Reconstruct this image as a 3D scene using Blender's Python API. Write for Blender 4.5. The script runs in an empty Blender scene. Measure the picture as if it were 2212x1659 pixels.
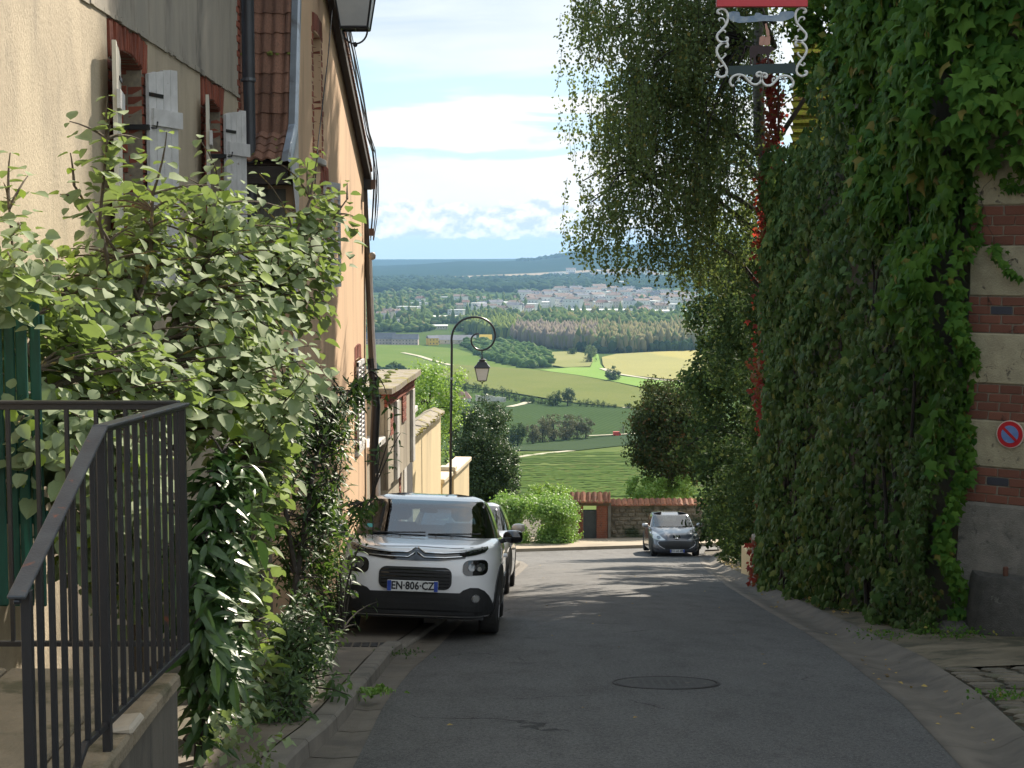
import bpy, bmesh, math, random
import numpy as np
from mathutils import Vector, Matrix, Euler
from mathutils.bvhtree import BVHTree
random.seed(7); rng = np.random.default_rng(7)
sc = bpy.context.scene
COL = sc.collection
R = math.radians

# ------------------------------------------------------------------ camera, sky, sun, exposure
cam = bpy.data.objects.new('camera', bpy.data.cameras.new('camera')); COL.objects.link(cam)
cam.location = (0, 0, 0); cam.rotation_euler = (R(90 - 4.65), 0, 0)
cam.data.sensor_width = 36; cam.data.lens = 36 * 3440 / 2212
cam.data.clip_start = .05; cam.data.clip_end = 60000
sc.camera = cam
SUN_AZ, SUN_EL = 27, 38          # degrees to the right of +Y, above the horizon
SUN_STRENGTH, SKY_STRENGTH, EXPOSURE = 4.4, .14, 1.16
sun = bpy.data.objects.new('sun', bpy.data.lights.new('sun', 'SUN')); COL.objects.link(sun)
sun.data.energy = SUN_STRENGTH; sun.data.angle = R(.53); sun.data.color = (1, .9, .76)
SD = Vector((math.sin(R(SUN_AZ)) * math.cos(R(SUN_EL)), math.cos(R(SUN_AZ)) * math.cos(R(SUN_EL)), math.sin(R(SUN_EL))))
sun.rotation_euler = SD.to_track_quat('Z', 'Y').to_euler()
sc.view_settings.view_transform = 'Standard'; sc.view_settings.look = 'None'
sc.view_settings.gamma = 1; sc.view_settings.use_curve_mapping = False
sc.view_settings.exposure = EXPOSURE
sc.render.engine = 'CYCLES'
sc.cycles.max_bounces = 8; sc.cycles.transparent_max_bounces = 12
sc.cycles.volume_bounces = 1; sc.cycles.use_denoising = True


class NT:
    """small helper to wire node trees"""
    def __init__(s, nt): s.nt = nt; s.n = nt.nodes; s.l = nt.links
    def new(s, t, **kw):
        n = s.n.new(t)
        for k, v in kw.items(): setattr(n, k, v)
        return n
    def put(s, sock, v):
        if hasattr(v, 'is_linked') or isinstance(v, bpy.types.NodeSocket): s.l.new(v, sock)
        else: sock.default_value = v
    def math(s, op, a, b=0., c=0., clamp=False):
        n = s.new('ShaderNodeMath', operation=op, use_clamp=clamp)
        s.put(n.inputs[0], a); s.put(n.inputs[1], b); s.put(n.inputs[2], c)
        return n.outputs[0]
    def mix(s, f, a, b, mode='MIX'):
        n = s.new('ShaderNodeMix', data_type='RGBA', blend_type=mode)
        s.put(n.inputs[0], f)
        for sk, v in ((n.inputs[6], a), (n.inputs[7], b)):
            if isinstance(v, tuple) and len(v) == 3: v = (*v, 1)
            s.put(sk, v)
        return n.outputs[2]
    def noise(s, vec, scale, detail=3, rough=.55, dist=0.):
        n = s.new('ShaderNodeTexNoise'); n.inputs['Scale'].default_value = scale
        n.inputs['Detail'].default_value = detail; n.inputs['Roughness'].default_value = rough
        n.inputs['Distortion'].default_value = dist
        if vec is not None: s.l.new(vec, n.inputs['Vector'])
        return n.outputs[0]
    def ramp(s, f, stops, interp='LINEAR'):
        n = s.new('ShaderNodeValToRGB'); cr = n.color_ramp; cr.interpolation = interp
        while len(cr.elements) < len(stops): cr.elements.new(.5)
        for e, (p, c) in zip(cr.elements, stops):
            e.position = p
            if not isinstance(c, tuple): c = (c, c, c)
            e.color = (*c[:3], 1)
        s.put(n.inputs[0], f)
        return n.outputs[0]
    def sstep(s, v, a, b):
        n = s.new('ShaderNodeMapRange', interpolation_type='SMOOTHSTEP')
        s.put(n.inputs[0], v); s.put(n.inputs[1], a); s.put(n.inputs[2], b)
        return n.outputs[0]
    def mapping(s, vec, scale=(1, 1, 1), loc=(0, 0, 0), rot=(0, 0, 0)):
        n = s.new('ShaderNodeMapping'); s.l.new(vec, n.inputs[0])
        n.inputs[1].default_value = loc; n.inputs[2].default_value = rot; n.inputs[3].default_value = scale
        return n.outputs[0]


def make_world():
    w = bpy.data.worlds.new('World'); sc.world = w; w.use_nodes = True
    t = NT(w.node_tree); t.n.clear()
    out = t.new('ShaderNodeOutputWorld'); bg = t.new('ShaderNodeBackground')
    sky = t.new('ShaderNodeTexSky', sky_type='NISHITA'); sky.sun_disc = False
    sky.sun_elevation = R(SUN_EL); sky.sun_rotation = R(SUN_AZ)
    sky.altitude = 180; sky.air_density = 1; sky.dust_density = 1.2; sky.ozone_density = 1
    tc = t.new('ShaderNodeTexCoord'); d = tc.outputs['Generated']
    sx = t.new('ShaderNodeSeparateXYZ'); t.l.new(d, sx.inputs[0])
    el = t.math('ARCSINE', sx.outputs[2])
    az = t.math('ARCTAN2', sx.outputs[0], sx.outputs[1])
    cv = t.new('ShaderNodeCombineXYZ'); t.put(cv.inputs[0], az); t.put(cv.inputs[1], t.math('MULTIPLY', el, 2.6)); v = cv.outputs[0]
    # large soft sheets of cloud lying in flat banks one over the other
    n1 = t.noise(t.mapping(v, (3.2, 9, 1), (1.3, .2, 0)), 1.6, 5, .55, .4)
    n2 = t.noise(t.mapping(v, (9, 9, 1), (4.1, 7.7, 0)), 1.5, 6, .6)
    warp = t.math('MULTIPLY', t.math('SUBTRACT', n1, .5), .075)
    warp = t.math('ADD', warp, t.math('MULTIPLY', t.math('SUBTRACT', n2, .5), .012))
    e2 = t.math('ADD', el, warp)
    bank = t.ramp(t.math('MULTIPLY', e2, 4.), [(.0, .15), (.1, .35), (.16, .93), (.225, .98), (.25, .12), (.275, .12), (.295, 1), (.35, 1), (.385, .12), (.43, .1), (.5, .85), (1, .92)])
    bank.node.color_ramp.interpolation = 'EASE'
    # higher up: broken cloud with blue between
    n3 = t.noise(t.mapping(d, (2.2, 2.2, 4)), 1.4, 7, .58, .3)
    high = t.sstep(n3, .3, .54)
    cover = t.mix(t.sstep(el, .2, .45), bank, high)
    # heaped cumulus just over the horizon
    n4 = t.noise(t.mapping(v, (52, 30, 1), (.6, .3, 0)), 1.0, 8, .56, .15)
    n5 = t.noise(t.mapping(v, (16, 3, 1), (2.6, .3, 0)), 1.0, 4, .6)
    top = t.math('ADD', .037, t.math('MULTIPLY', t.math('SUBTRACT', n5, .5), .05))
    prof = t.math('SUBTRACT', t.sstep(el, .004, .016), t.sstep(el, t.math('SUBTRACT', top, .012), t.math('ADD', top, .006)))
    cum = t.sstep(t.math('ADD', n4, t.math('MULTIPLY', t.math('SUBTRACT', prof, .5), .5)), .47, .55)
    n6 = t.noise(t.mapping(v, (52, 30, 1), (.56, .62, 0)), 1.0, 8, .56, .15)
    cshade = t.sstep(t.math('ADD', t.math('MULTIPLY', t.math('SUBTRACT', n4, n6), 2.6), .5), .15, .85)
    skyc = t.mix(.88, sky.outputs[0], (1.6, 2.55, 3.3))
    skyc = t.mix(t.sstep(el, .12, -.02), skyc, (2.2, 2.85, 3.2))
    cl = t.mix(n2, (3.25, 3.3, 3.3), (4.0, 3.93, 3.8))
    grey = t.sstep(t.math('ADD', el, t.math('MULTIPLY', t.math('SUBTRACT', n1, .5), .12)), .1, .17)
    grey = t.math('MULTIPLY', grey, t.sstep(az, .12, -.1))
    cl = t.mix(t.math('MULTIPLY', grey, .85), cl, (1.75, 2.15, 2.7))
    c = t.mix(t.math('MULTIPLY', cover, .92), skyc, cl)
    cc = t.mix(cshade, (2.3, 2.7, 3.1), (4.4, 4.3, 4.1))
    c = t.mix(t.math('MULTIPLY', cum, .92), c, cc)
    t.l.new(c, bg.inputs[0]); bg.inputs[1].default_value = SKY_STRENGTH
    t.l.new(bg.outputs[0], out.inputs[0])
    w.cycles.sampling_method = 'MANUAL'; w.cycles.sample_map_resolution = 512
make_world()

# ------------------------------------------------------------------ picture helpers: read off a place on the ground
PT = R(4.65); FF = 3440.
def ray(u, v):
    a = (u - 1106) / FF; b = (829.5 - v) / FF
    return (a, math.cos(PT) + b * math.sin(PT), -math.sin(PT) + b * math.cos(PT))
def at(u, v, y):
    r = ray(u, v); t = y / r[1]
    return Vector((r[0] * t, y, r[2] * t))
PROF = [(-40, 4.4), (0, -1.55), (10, -3.05), (17, -4.1), (30, -6.2), (45, -8.8), (55, -10.54), (64, -11.66), (72, -12.7)]
PX = [p[0] for p in PROF]; PZ = [p[1] for p in PROF]
def zr(y): return float(np.interp(y, PX, PZ))
TY = [-60, 0, 10, 17, 30, 45, 55, 64, 70, 100, 150, 250, 400, 600, 750, 920, 1250, 1700, 3000, 6000]
TZ = [7.4, -1.55, -3.05, -4.1, -6.2, -8.8, -10.54, -11.66, -12.6, -19, -26, -38, -54, -71, -78.5, -85, -93, -99, -101, -101]
HR = [-.6, -.3, -.0919, -.03, .0128, .0276, .054, .1145, .2, .35, .6]
HZ = [-60, -75, -69, -40, -35, -16, 15, 77, 110, 60, 20]
def terr(x, y):
    z = np.interp(y, TY, TZ)
    H = np.interp(x / np.maximum(y, 1), HR, HZ)
    s = np.clip((y - 5800) / 3200., 0, 1); s = s * s * (3 - 2 * s)
    z = z + (H - z) * s
    s2 = np.clip((y - 9000) / 1500., 0, 1); s2 = s2 * s2 * (3 - 2 * s2)
    z = z + (-110 - z) * s2
    s3 = np.clip((y - 10800) / 1700., 0, 1); s3 = s3 * s3 * (3 - 2 * s3)
    return z + (-38 + 5 * np.sin(x / 900.) - z) * s3
def tground(u, v):
    r = ray(u, v)
    y = 70.
    while y < 14000:
        if y * r[2] / r[1] <= terr(y * r[0] / r[1], y): break
        y *= 1.002
    return (y * r[0] / r[1], y)

# ------------------------------------------------------------------ mesh helpers
def V(*a): return Vector(a)
class MB:
    def __init__(s): s.v = []; s.f = []; s.m = []
    def add(s, vs, fs, mi=0, M=None):
        b = len(s.v)
        s.v += [tuple(M @ Vector(p)) if M is not None else tuple(p) for p in vs]
        s.f += [tuple(b + i for i in f) for f in fs]; s.m += [mi] * len(fs)
        return s
    def box(s, lo, hi, mi=0, M=None, j=0.):
        (x0, y0, z0), (x1, y1, z1) = lo, hi
        vs = [(x0, y0, z0), (x1, y0, z0), (x1, y1, z0), (x0, y1, z0), (x0, y0, z1), (x1, y0, z1), (x1, y1, z1), (x0, y1, z1)]
        if j: vs = [tuple(c + random.uniform(-j, j) for c in p) for p in vs]
        return s.add(vs, [(3, 2, 1, 0), (4, 5, 6, 7), (0, 1, 5, 4), (1, 2, 6, 5), (2, 3, 7, 6), (3, 0, 4, 7)], mi, M)
    def bevbox(s, lo, hi, b=.005, mi=0, M=None, j=0.):
        """box with chamfered front and back edges (24 corners)"""
        c = [(lo[i] + hi[i]) / 2 for i in range(3)]; h = [abs(hi[i] - lo[i]) / 2 for i in range(3)]
        b = min(b, min(h) * .9)
        vs = []; idx = {}
        for sx in (-1, 1):
            for sy in (-1, 1):
                for sz in (-1, 1):
                    o = [random.uniform(-j, j) for _ in range(3)] if j else (0, 0, 0)
                    for a in range(3):
                        p = [c[i] + (sx, sy, sz)[i] * (h[i] - (0 if i == a else b)) + o[i] for i in range(3)]
                        idx[(sx, sy, sz, a)] = len(vs); vs.append(p)
        fs = []
        for a in range(3):
            o = [i for i in range(3) if i != a]
            for sg in (-1, 1):
                ring = []
                for p, q in ((-1, -1), (1, -1), (1, 1), (-1, 1)):
                    k = [0, 0, 0]; k[a] = sg; k[o[0]] = p; k[o[1]] = q; ring.append(idx[(*k, a)])
                if (sg > 0) != (a == 1): pass
                else: ring.reverse()
                fs.append(ring)
        for a in range(3):
            o = [i for i in range(3) if i != a]
            for p in (-1, 1):
                for q in (-1, 1):
                    k0 = [0, 0, 0]; k0[o[0]] = p; k0[o[1]] = q; k1 = list(k0); k0[a] = -1; k1[a] = 1
                    fs.append([idx[(*k0, o[0])], idx[(*k1, o[0])], idx[(*k1, o[1])], idx[(*k0, o[1])]])
        for sx in (-1, 1):
            for sy in (-1, 1):
                for sz in (-1, 1):
                    fs.append([idx[(sx, sy, sz, a)] for a in range(3)])
        return s.add(vs, fs, mi, M)
    def tube(s, pts, r, n=8, mi=0, caps=True, M=None):
        pts = [Vector(p) for p in pts]; k = len(pts)
        rs = r if hasattr(r, '__len__') else [r] * k
        vs = []; up = Vector((0, 0, 1))
        T0 = (pts[1] - pts[0]).normalized()
        if abs(T0.z) > .95: up = Vector((1, 0, 0))
        N = (up - T0 * up.dot(T0)).normalized()
        for i, p in enumerate(pts):
            T = (pts[min(i + 1, k - 1)] - pts[max(i - 1, 0)])
            if T.length < 1e-9: T = T0.copy()
            T.normalize(); N = (N - T * N.dot(T))
            if N.length < 1e-6: N = T.orthogonal()
            N.normalize(); B = T.cross(N)
            for q in range(n):
                a = 2 * math.pi * q / n
                vs.append(p + (N * math.cos(a) + B * math.sin(a)) * rs[i])
        fs = [(i * n + q, i * n + (q + 1) % n, (i + 1) * n + (q + 1) % n, (i + 1) * n + q) for i in range(k - 1) for q in range(n)]
        if caps: fs += [tuple(range(n - 1, -1, -1)), tuple((k - 1) * n + q for q in range(n))]
        return s.add(vs, fs, mi, M)
    def lathe(s, prof, n=16, mi=0, M=None, axis='z', ang=0.):
        vs = []
        for r_, z in prof:
            for q in range(n):
                a = 2 * math.pi * q / n + ang
                vs.append((r_ * math.cos(a), r_ * math.sin(a), z) if axis == 'z' else (z, r_ * math.cos(a), r_ * math.sin(a)))
        k = len(prof)
        fs = [(i * n + q, i * n + (q + 1) % n, (i + 1) * n + (q + 1) % n, (i + 1) * n + q) for i in range(k - 1) for q in range(n)]
        fs += [tuple(range(n - 1, -1, -1)), tuple((k - 1) * n + q for q in range(n))]
        return s.add(vs, fs, mi, M)
    def prism(s, poly, d0, d1, plane='xz', mi=0, M=None):
        """extrude a 2-D outline between depths d0 and d1"""
        def P(p, d): return {'xz': (p[0], d, p[1]), 'xy': (p[0], p[1], d), 'yz': (d, p[0], p[1])}[plane]
        n = len(poly); vs = [P(p, d0) for p in poly] + [P(p, d1) for p in poly]
        fs = [tuple(range(n)), tuple(range(2 * n - 1, n - 1, -1))] + [(i, n + i, n + (i + 1) % n, (i + 1) % n) for i in range(n)]
        return s.add(vs, fs, mi, M)
    def grid(s, P, mi=0, close=False):
        """P: rows x cols array of points"""
        a = len(P); b = len(P[0]); vs = [p for r_ in P for p in r_]
        fs = [(i * b + j, i * b + (j + 1) % b, (i + 1) * b + (j + 1) % b, (i + 1) * b + j) for i in range(a - 1) for j in range(b if close else b - 1)]
        return s.add(vs, fs, mi)

def tag(o, label=None, cat=None, group=None, kind=None):
    if label: o['label'] = label
    if cat: o['category'] = cat
    if group: o['group'] = group
    if kind: o['kind'] = kind
    return o
def thing(name, label, cat, loc=(0, 0, 0), rot=(0, 0, 0), group=None):
    o = bpy.data.objects.new(name, None); COL.objects.link(o)
    o.location = loc; o.rotation_euler = rot; o.empty_display_size = .2
    return tag(o, label, cat, group)
def rootloc(p):
    l = Vector((0, 0, 0))
    while p is not None: l = l + p.location; p = p.parent
    return l
def fixn(me):
    bm = bmesh.new(); bm.from_mesh(me); bmesh.ops.recalc_face_normals(bm, faces=bm.faces); bm.to_mesh(me); bm.free()
def obj(name, mb, mats, parent=None, local=False, smooth=False, label=None, recalc=True, loc=None):
    me = bpy.data.meshes.new(name)
    v = mb.v
    off = rootloc(parent) if (parent is not None and not local) else Vector((0, 0, 0))
    if loc is not None: off = off + Vector(loc)
    if off.length > 0: v = [(p[0] - off.x, p[1] - off.y, p[2] - off.z) for p in v]
    me.from_pydata(v, [], mb.f)
    mats = mats if isinstance(mats, (list, tuple)) else [mats]
    for m in mats: me.materials.append(m)
    if len(mats) > 1: me.polygons.foreach_set('material_index', mb.m)
    if recalc: fixn(me)
    if smooth:
        me.polygons.foreach_set('use_smooth', [True] * len(me.polygons))
        if smooth != 'all' : me.set_sharp_from_angle(angle=R(40))
    me.update()
    o = bpy.data.objects.new(name, me); COL.objects.link(o)
    if parent is not None: o.parent = parent
    if loc is not None: o.location = loc
    if label: o['label'] = label
    return o
def npobj(name, verts, faces, mats, parent=None, rnd=None, smooth=False, mi=None):
    """numpy verts (N,3), faces (M,k) all the same k; rnd = one random number per face"""
    me = bpy.data.meshes.new(name)
    off = rootloc(parent) if parent is not None else Vector((0, 0, 0))
    verts = np.asarray(verts, dtype=np.float32) - np.array(off, dtype=np.float32)
    faces = np.asarray(faces, dtype=np.int32); m, k = faces.shape
    me.vertices.add(len(verts)); me.vertices.foreach_set('co', verts.ravel())
    me.loops.add(m * k); me.loops.foreach_set('vertex_index', faces.ravel())
    me.polygons.add(m); me.polygons.foreach_set('loop_start', np.arange(0, m * k, k, dtype=np.int32))
    mats = mats if isinstance(mats, (list, tuple)) else [mats]
    for x in mats: me.materials.append(x)
    if mi is not None: me.polygons.foreach_set('material_index', np.asarray(mi, dtype=np.int32))
    if smooth: me.polygons.foreach_set('use_smooth', [True] * m)
    me.update(calc_edges=True)
    if rnd is not None:
        a = me.attributes.new('rnd', 'FLOAT', 'FACE'); a.data.foreach_set('value', np.asarray(rnd, dtype=np.float32))
    o = bpy.data.objects.new(name, me); COL.objects.link(o)
    if parent is not None: o.parent = parent
    return o
def dup(o, name=None, parent=None):
    c = o.copy(); COL.objects.link(c); c.parent = parent
    for ch in list(o.children): dup(ch, None, c)
    return c
def struct(name, mb, m, **kw):
    o = obj(name, mb, m, **kw); o['kind'] = 'structure'; return o

# ------------------------------------------------------------------ materials
MATS = {}
def mat(name, c1, c2=None, rough=.8, scale=3., bump=.0, bscale=60., metal=0., spec=.5, c3=None, s3=.6, t3=(.55, .7), objrnd=0., coat=0., stretch=(1, 1, 1), detail=5, bdist=.01, emis=None, vor=0.):
    if name in MATS: return MATS[name]
    m = bpy.data.materials.new(name); m.use_nodes = True; t = NT(m.node_tree); t.n.clear()
    out = t.new('ShaderNodeOutputMaterial'); b = t.new('ShaderNodeBsdfPrincipled'); t.l.new(b.outputs[0], out.inputs[0])
    tc = t.new('ShaderNodeTexCoord'); v = t.mapping(tc.outputs['Object'], stretch)
    if objrnd:
        oi = t.new('ShaderNodeObjectInfo'); ad = t.new('ShaderNodeVectorMath', operation='ADD'); t.l.new(v, ad.inputs[0])
        sc_ = t.new('ShaderNodeVectorMath', operation='SCALE'); sc_.inputs[0].default_value = (37, 11, 23); t.l.new(oi.outputs['Random'], sc_.inputs['Scale']); t.l.new(sc_.outputs[0], ad.inputs[1]); v = ad.outputs[0]
    c2 = c2 or tuple(x * .75 for x in c1)
    n = t.noise(v, scale, detail, .6)
    col = t.mix(t.sstep(n, .3, .7), c1, c2)
    if c3:
        n3 = t.noise(v, s3, 6, .65, .3); col = t.mix(t.sstep(n3, *t3), col, c3)
    if objrnd:
        f = t.math('ADD', 1 - objrnd / 2, t.math('MULTIPLY', oi.outputs['Random'], objrnd))
        hv = t.new('ShaderNodeHueSaturation'); t.l.new(col, hv.inputs['Color']); t.l.new(f, hv.inputs['Value']); col = hv.outputs[0]
    t.l.new(col, b.inputs['Base Color'])
    b.inputs['Roughness'].default_value = rough; b.inputs['Metallic'].default_value = metal
    b.inputs['Specular IOR Level'].default_value = spec; b.inputs['Coat Weight'].default_value = coat; b.inputs['Coat Roughness'].default_value = .05
    if bump:
        nb = t.noise(v, bscale, 4, .65)
        if vor:
            vv = t.new('ShaderNodeTexVoronoi'); vv.inputs['Scale'].default_value = vor; t.l.new(v, vv.inputs['Vector']); nb = t.math('ADD', nb, vv.outputs[0])
        bp = t.new('ShaderNodeBump'); bp.inputs['Strength'].default_value = bump; bp.inputs['Distance'].default_value = bdist
        t.l.new(nb, bp.inputs['Height']); t.l.new(bp.outputs[0], b.inputs['Normal'])
    if emis:
        b.inputs['Emission Color'].default_value = (*emis[:3], 1); b.inputs['Emission Strength'].default_value = emis[3]
    MATS[name] = m
    return m
def leafmat(name, c1, c2, c3=None, p3=.12, rough=.5, trans=.35, tcol=None, spec=.4, coat=0.):
    """leaf: colour differs from leaf to leaf; some light passes through"""
    if name in MATS: return MATS[name]
    m = bpy.data.materials.new(name); m.use_nodes = True; t = NT(m.node_tree); t.n.clear()
    out = t.new('ShaderNodeOutputMaterial'); b = t.new('ShaderNodeBsdfPrincipled')
    at_ = t.new('ShaderNodeAttribute', attribute_name='rnd'); oi = t.new('ShaderNodeObjectInfo')
    r_ = t.math('FRACT', t.math('ADD', at_.outputs['Fac'], oi.outputs['Random']))
    col = t.mix(r_, c1, c2)
    if c3: col = t.mix(t.math('GREATER_THAN', t.math('FRACT', t.math('MULTIPLY', r_, 7.31)), 1 - p3), col, c3)
    tc = t.new('ShaderNodeTexCoord'); n = t.noise(tc.outputs['Object'], 22, 2)
    hv = t.new('ShaderNodeHueSaturation'); t.l.new(col, hv.inputs['Color']); t.put(hv.inputs['Value'], t.math('ADD', .8, t.math('MULTIPLY', n, .4))); col = hv.outputs[0]
    t.l.new(col, b.inputs['Base Color']); b.inputs['Roughness'].default_value = rough; b.inputs['Specular IOR Level'].default_value = spec
    b.inputs['Coat Weight'].default_value = coat; b.inputs['Coat Roughness'].default_value = .25
    tr = t.new('ShaderNodeBsdfTranslucent')
    t.l.new(t.mix(.75, col, tcol or tuple(min(1, x * 2.2) for x in c2)), tr.inputs[0])
    mx = t.new('ShaderNodeMixShader'); mx.inputs[0].default_value = trans
    t.l.new(b.outputs[0], mx.inputs[1]); t.l.new(tr.outputs[0], mx.inputs[2]); t.l.new(mx.outputs[0], out.inputs[0])
    MATS[name] = m
    return m
def glassmat(name, tint=(.05, .07, .08), rough=.02, alpha=.5):
    if name in MATS: return MATS[name]
    m = bpy.data.materials.new(name); m.use_nodes = True; t = NT(m.node_tree); t.n.clear()
    out = t.new('ShaderNodeOutputMaterial'); g = t.new('ShaderNodeBsdfGlossy'); g.inputs['Roughness'].default_value = rough
    tr = t.new('ShaderNodeBsdfTransparent'); tr.inputs[0].default_value = (*tint, 1)
    fr = t.new('ShaderNodeFresnel'); fr.inputs[0].default_value = 1.55
    f = t.math('ADD', t.math('MULTIPLY', fr.outputs[0], 1.5), alpha, clamp=True)
    mx = t.new('ShaderNodeMixShader'); t.l.new(f, mx.inputs[0]); t.l.new(tr.outputs[0], mx.inputs[1]); t.l.new(g.outputs[0], mx.inputs[2]); t.l.new(mx.outputs[0], out.inputs[0])
    MATS[name] = m
    return m

def lin(h):
    """sRGB 0-255 to linear"""
    return tuple(((x / 255 + .055) / 1.055) ** 2.4 if x > 10 else x / 255 / 12.92 for x in h)
def asphalt_mat():
    m = bpy.data.materials.new('asphalt'); m.use_nodes = True; t = NT(m.node_tree); b = t.n['Principled BSDF']
    p = t.new('ShaderNodeNewGeometry').outputs['Position']
    big = t.noise(t.mapping(p, (.5, .16, 0)), 1, 5, .6, .5); mid = t.noise(t.mapping(p, (3, 1.4, 1)), 1, 5, .65); fine = t.noise(p, 120, 2, .9); agg = t.noise(p, 42, 2, .9)
    col = t.mix(t.sstep(big, .35, .65), (.08, .078, .075), (.11, .107, .102)); col = t.mix(t.math('MULTIPLY', t.sstep(mid, .45, .75), .55), col, (.05, .048, .046))
    col = t.mix(t.math('MULTIPLY', t.sstep(fine, .52, .66), .95), col, (.21, .2, .185)); col = t.mix(t.math('MULTIPLY', t.sstep(agg, .54, .40), .6), col, (.022, .022, .022))
    vo = t.new('ShaderNodeTexVoronoi', feature='DISTANCE_TO_EDGE'); vo.inputs['Scale'].default_value = .45; wv = t.new('ShaderNodeVectorMath', operation='ADD'); t.l.new(p, wv.inputs[0])
    nz = t.new('ShaderNodeTexNoise'); nz.inputs['Scale'].default_value = 1.3; nz.inputs['Detail'].default_value = 6; t.l.new(p, nz.inputs['Vector']); t.l.new(nz.outputs[1], wv.inputs[1]); t.l.new(wv.outputs[0], vo.inputs['Vector'])
    crack = t.math('MULTIPLY', t.sstep(vo.outputs[0], .009, .002), t.sstep(t.noise(p, .35, 3), .52, .6)); col = t.mix(t.math('MULTIPLY', crack, .8), col, (.014, .014, .013))
    t.l.new(col, b.inputs['Base Color']); t.put(b.inputs['Roughness'], t.math('ADD', .62, t.math('MULTIPLY', mid, .3))); b.inputs['Specular IOR Level'].default_value = .35
    bp = t.new('ShaderNodeBump'); bp.inputs['Strength'].default_value = .7; bp.inputs['Distance'].default_value = .006; t.l.new(t.math('ADD', fine, t.math('SUBTRACT', agg, t.math('MULTIPLY', crack, 3))), bp.inputs['Height']); t.l.new(bp.outputs[0], b.inputs['Normal'])
    MATS['asphalt'] = m; return m
M_asphalt = asphalt_mat()
M_gutter = mat('gutter_concrete', (.15, .128, .1), (.1, .086, .068), .8, 2.5, .5, 90, c3=(.07, .06, .05), s3=1.3, t3=(.5, .72))
M_kerb = mat('kerb_concrete', (.2, .18, .15), (.14, .125, .105), .8, 3, .4, 130, c3=(.09, .085, .07), s3=1.6)
M_side = mat('sidewalk', (.19, .165, .13), (.15, .125, .1), .85, 2.2, .4, 160, c3=(.1, .085, .07), s3=1.)
M_dirt = mat('dirt', (.12, .1, .07), (.07, .06, .042), .95, 3, .8, 40, c3=(.05, .065, .025), s3=1.5)
M_dark = mat('black_steel', (.02, .021, .023), (.026, .024, .024), .38, 9, .15, 150, c3=(.12, .035, .015), s3=9, t3=(.68, .74), spec=.5)
M_rail = mat('worn_handrail', (.075, .08, .085), (.05, .05, .055), .42, 12, .2, 120, c3=(.25, .08, .04), s3=14, t3=(.6, .7))
M_brick = mat('brick', (.3, .085, .045), (.2, .055, .035), .85, 30, .6, 140, objrnd=.6, bdist=.004)
M_brickdark = mat('brick_dark', (.035, .04, .055), (.055, .05, .055), .7, 30, .4, 140, objrnd=.4)
M_mortar = mat('mortar', (.3, .25, .18), (.2, .17, .13), .95, 20, .5, 150)
# ------------------------------------------------------------------ ground and far terrain
def XL(y): return float(np.interp(y, [-20, 0, 8.7, 11.3, 13.4, 15.3, 20, 26, 34, 42, 47, 50, 53, 56], [-.9, -.9, -.9, -.94, -.89, -.76, -.55, -.25, .14, .42, .3, -.6, -4., -9]))
def XR(y): return float(np.interp(y, [-20, 0, 5, 8.7, 11.3, 15.2, 20.7, 27.6, 34, 42.9, 53.3, 58, 64], [1.9, 1.6, 2.1, 2.52, 2.84, 3.13, 3.4, 3.79, 4.3, 5.17, 6.34, 7.1, 8]))
def XK(y): return XR(y) + float(np.interp(y, [0, 9, 14, 16, 28, 42, 60], [.6, .52, .66, .58, .64, .5, .55]))
def YF(x): return 57.4 + (x - 0) * .5           # near edge of the pavement across the end of the street

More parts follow.
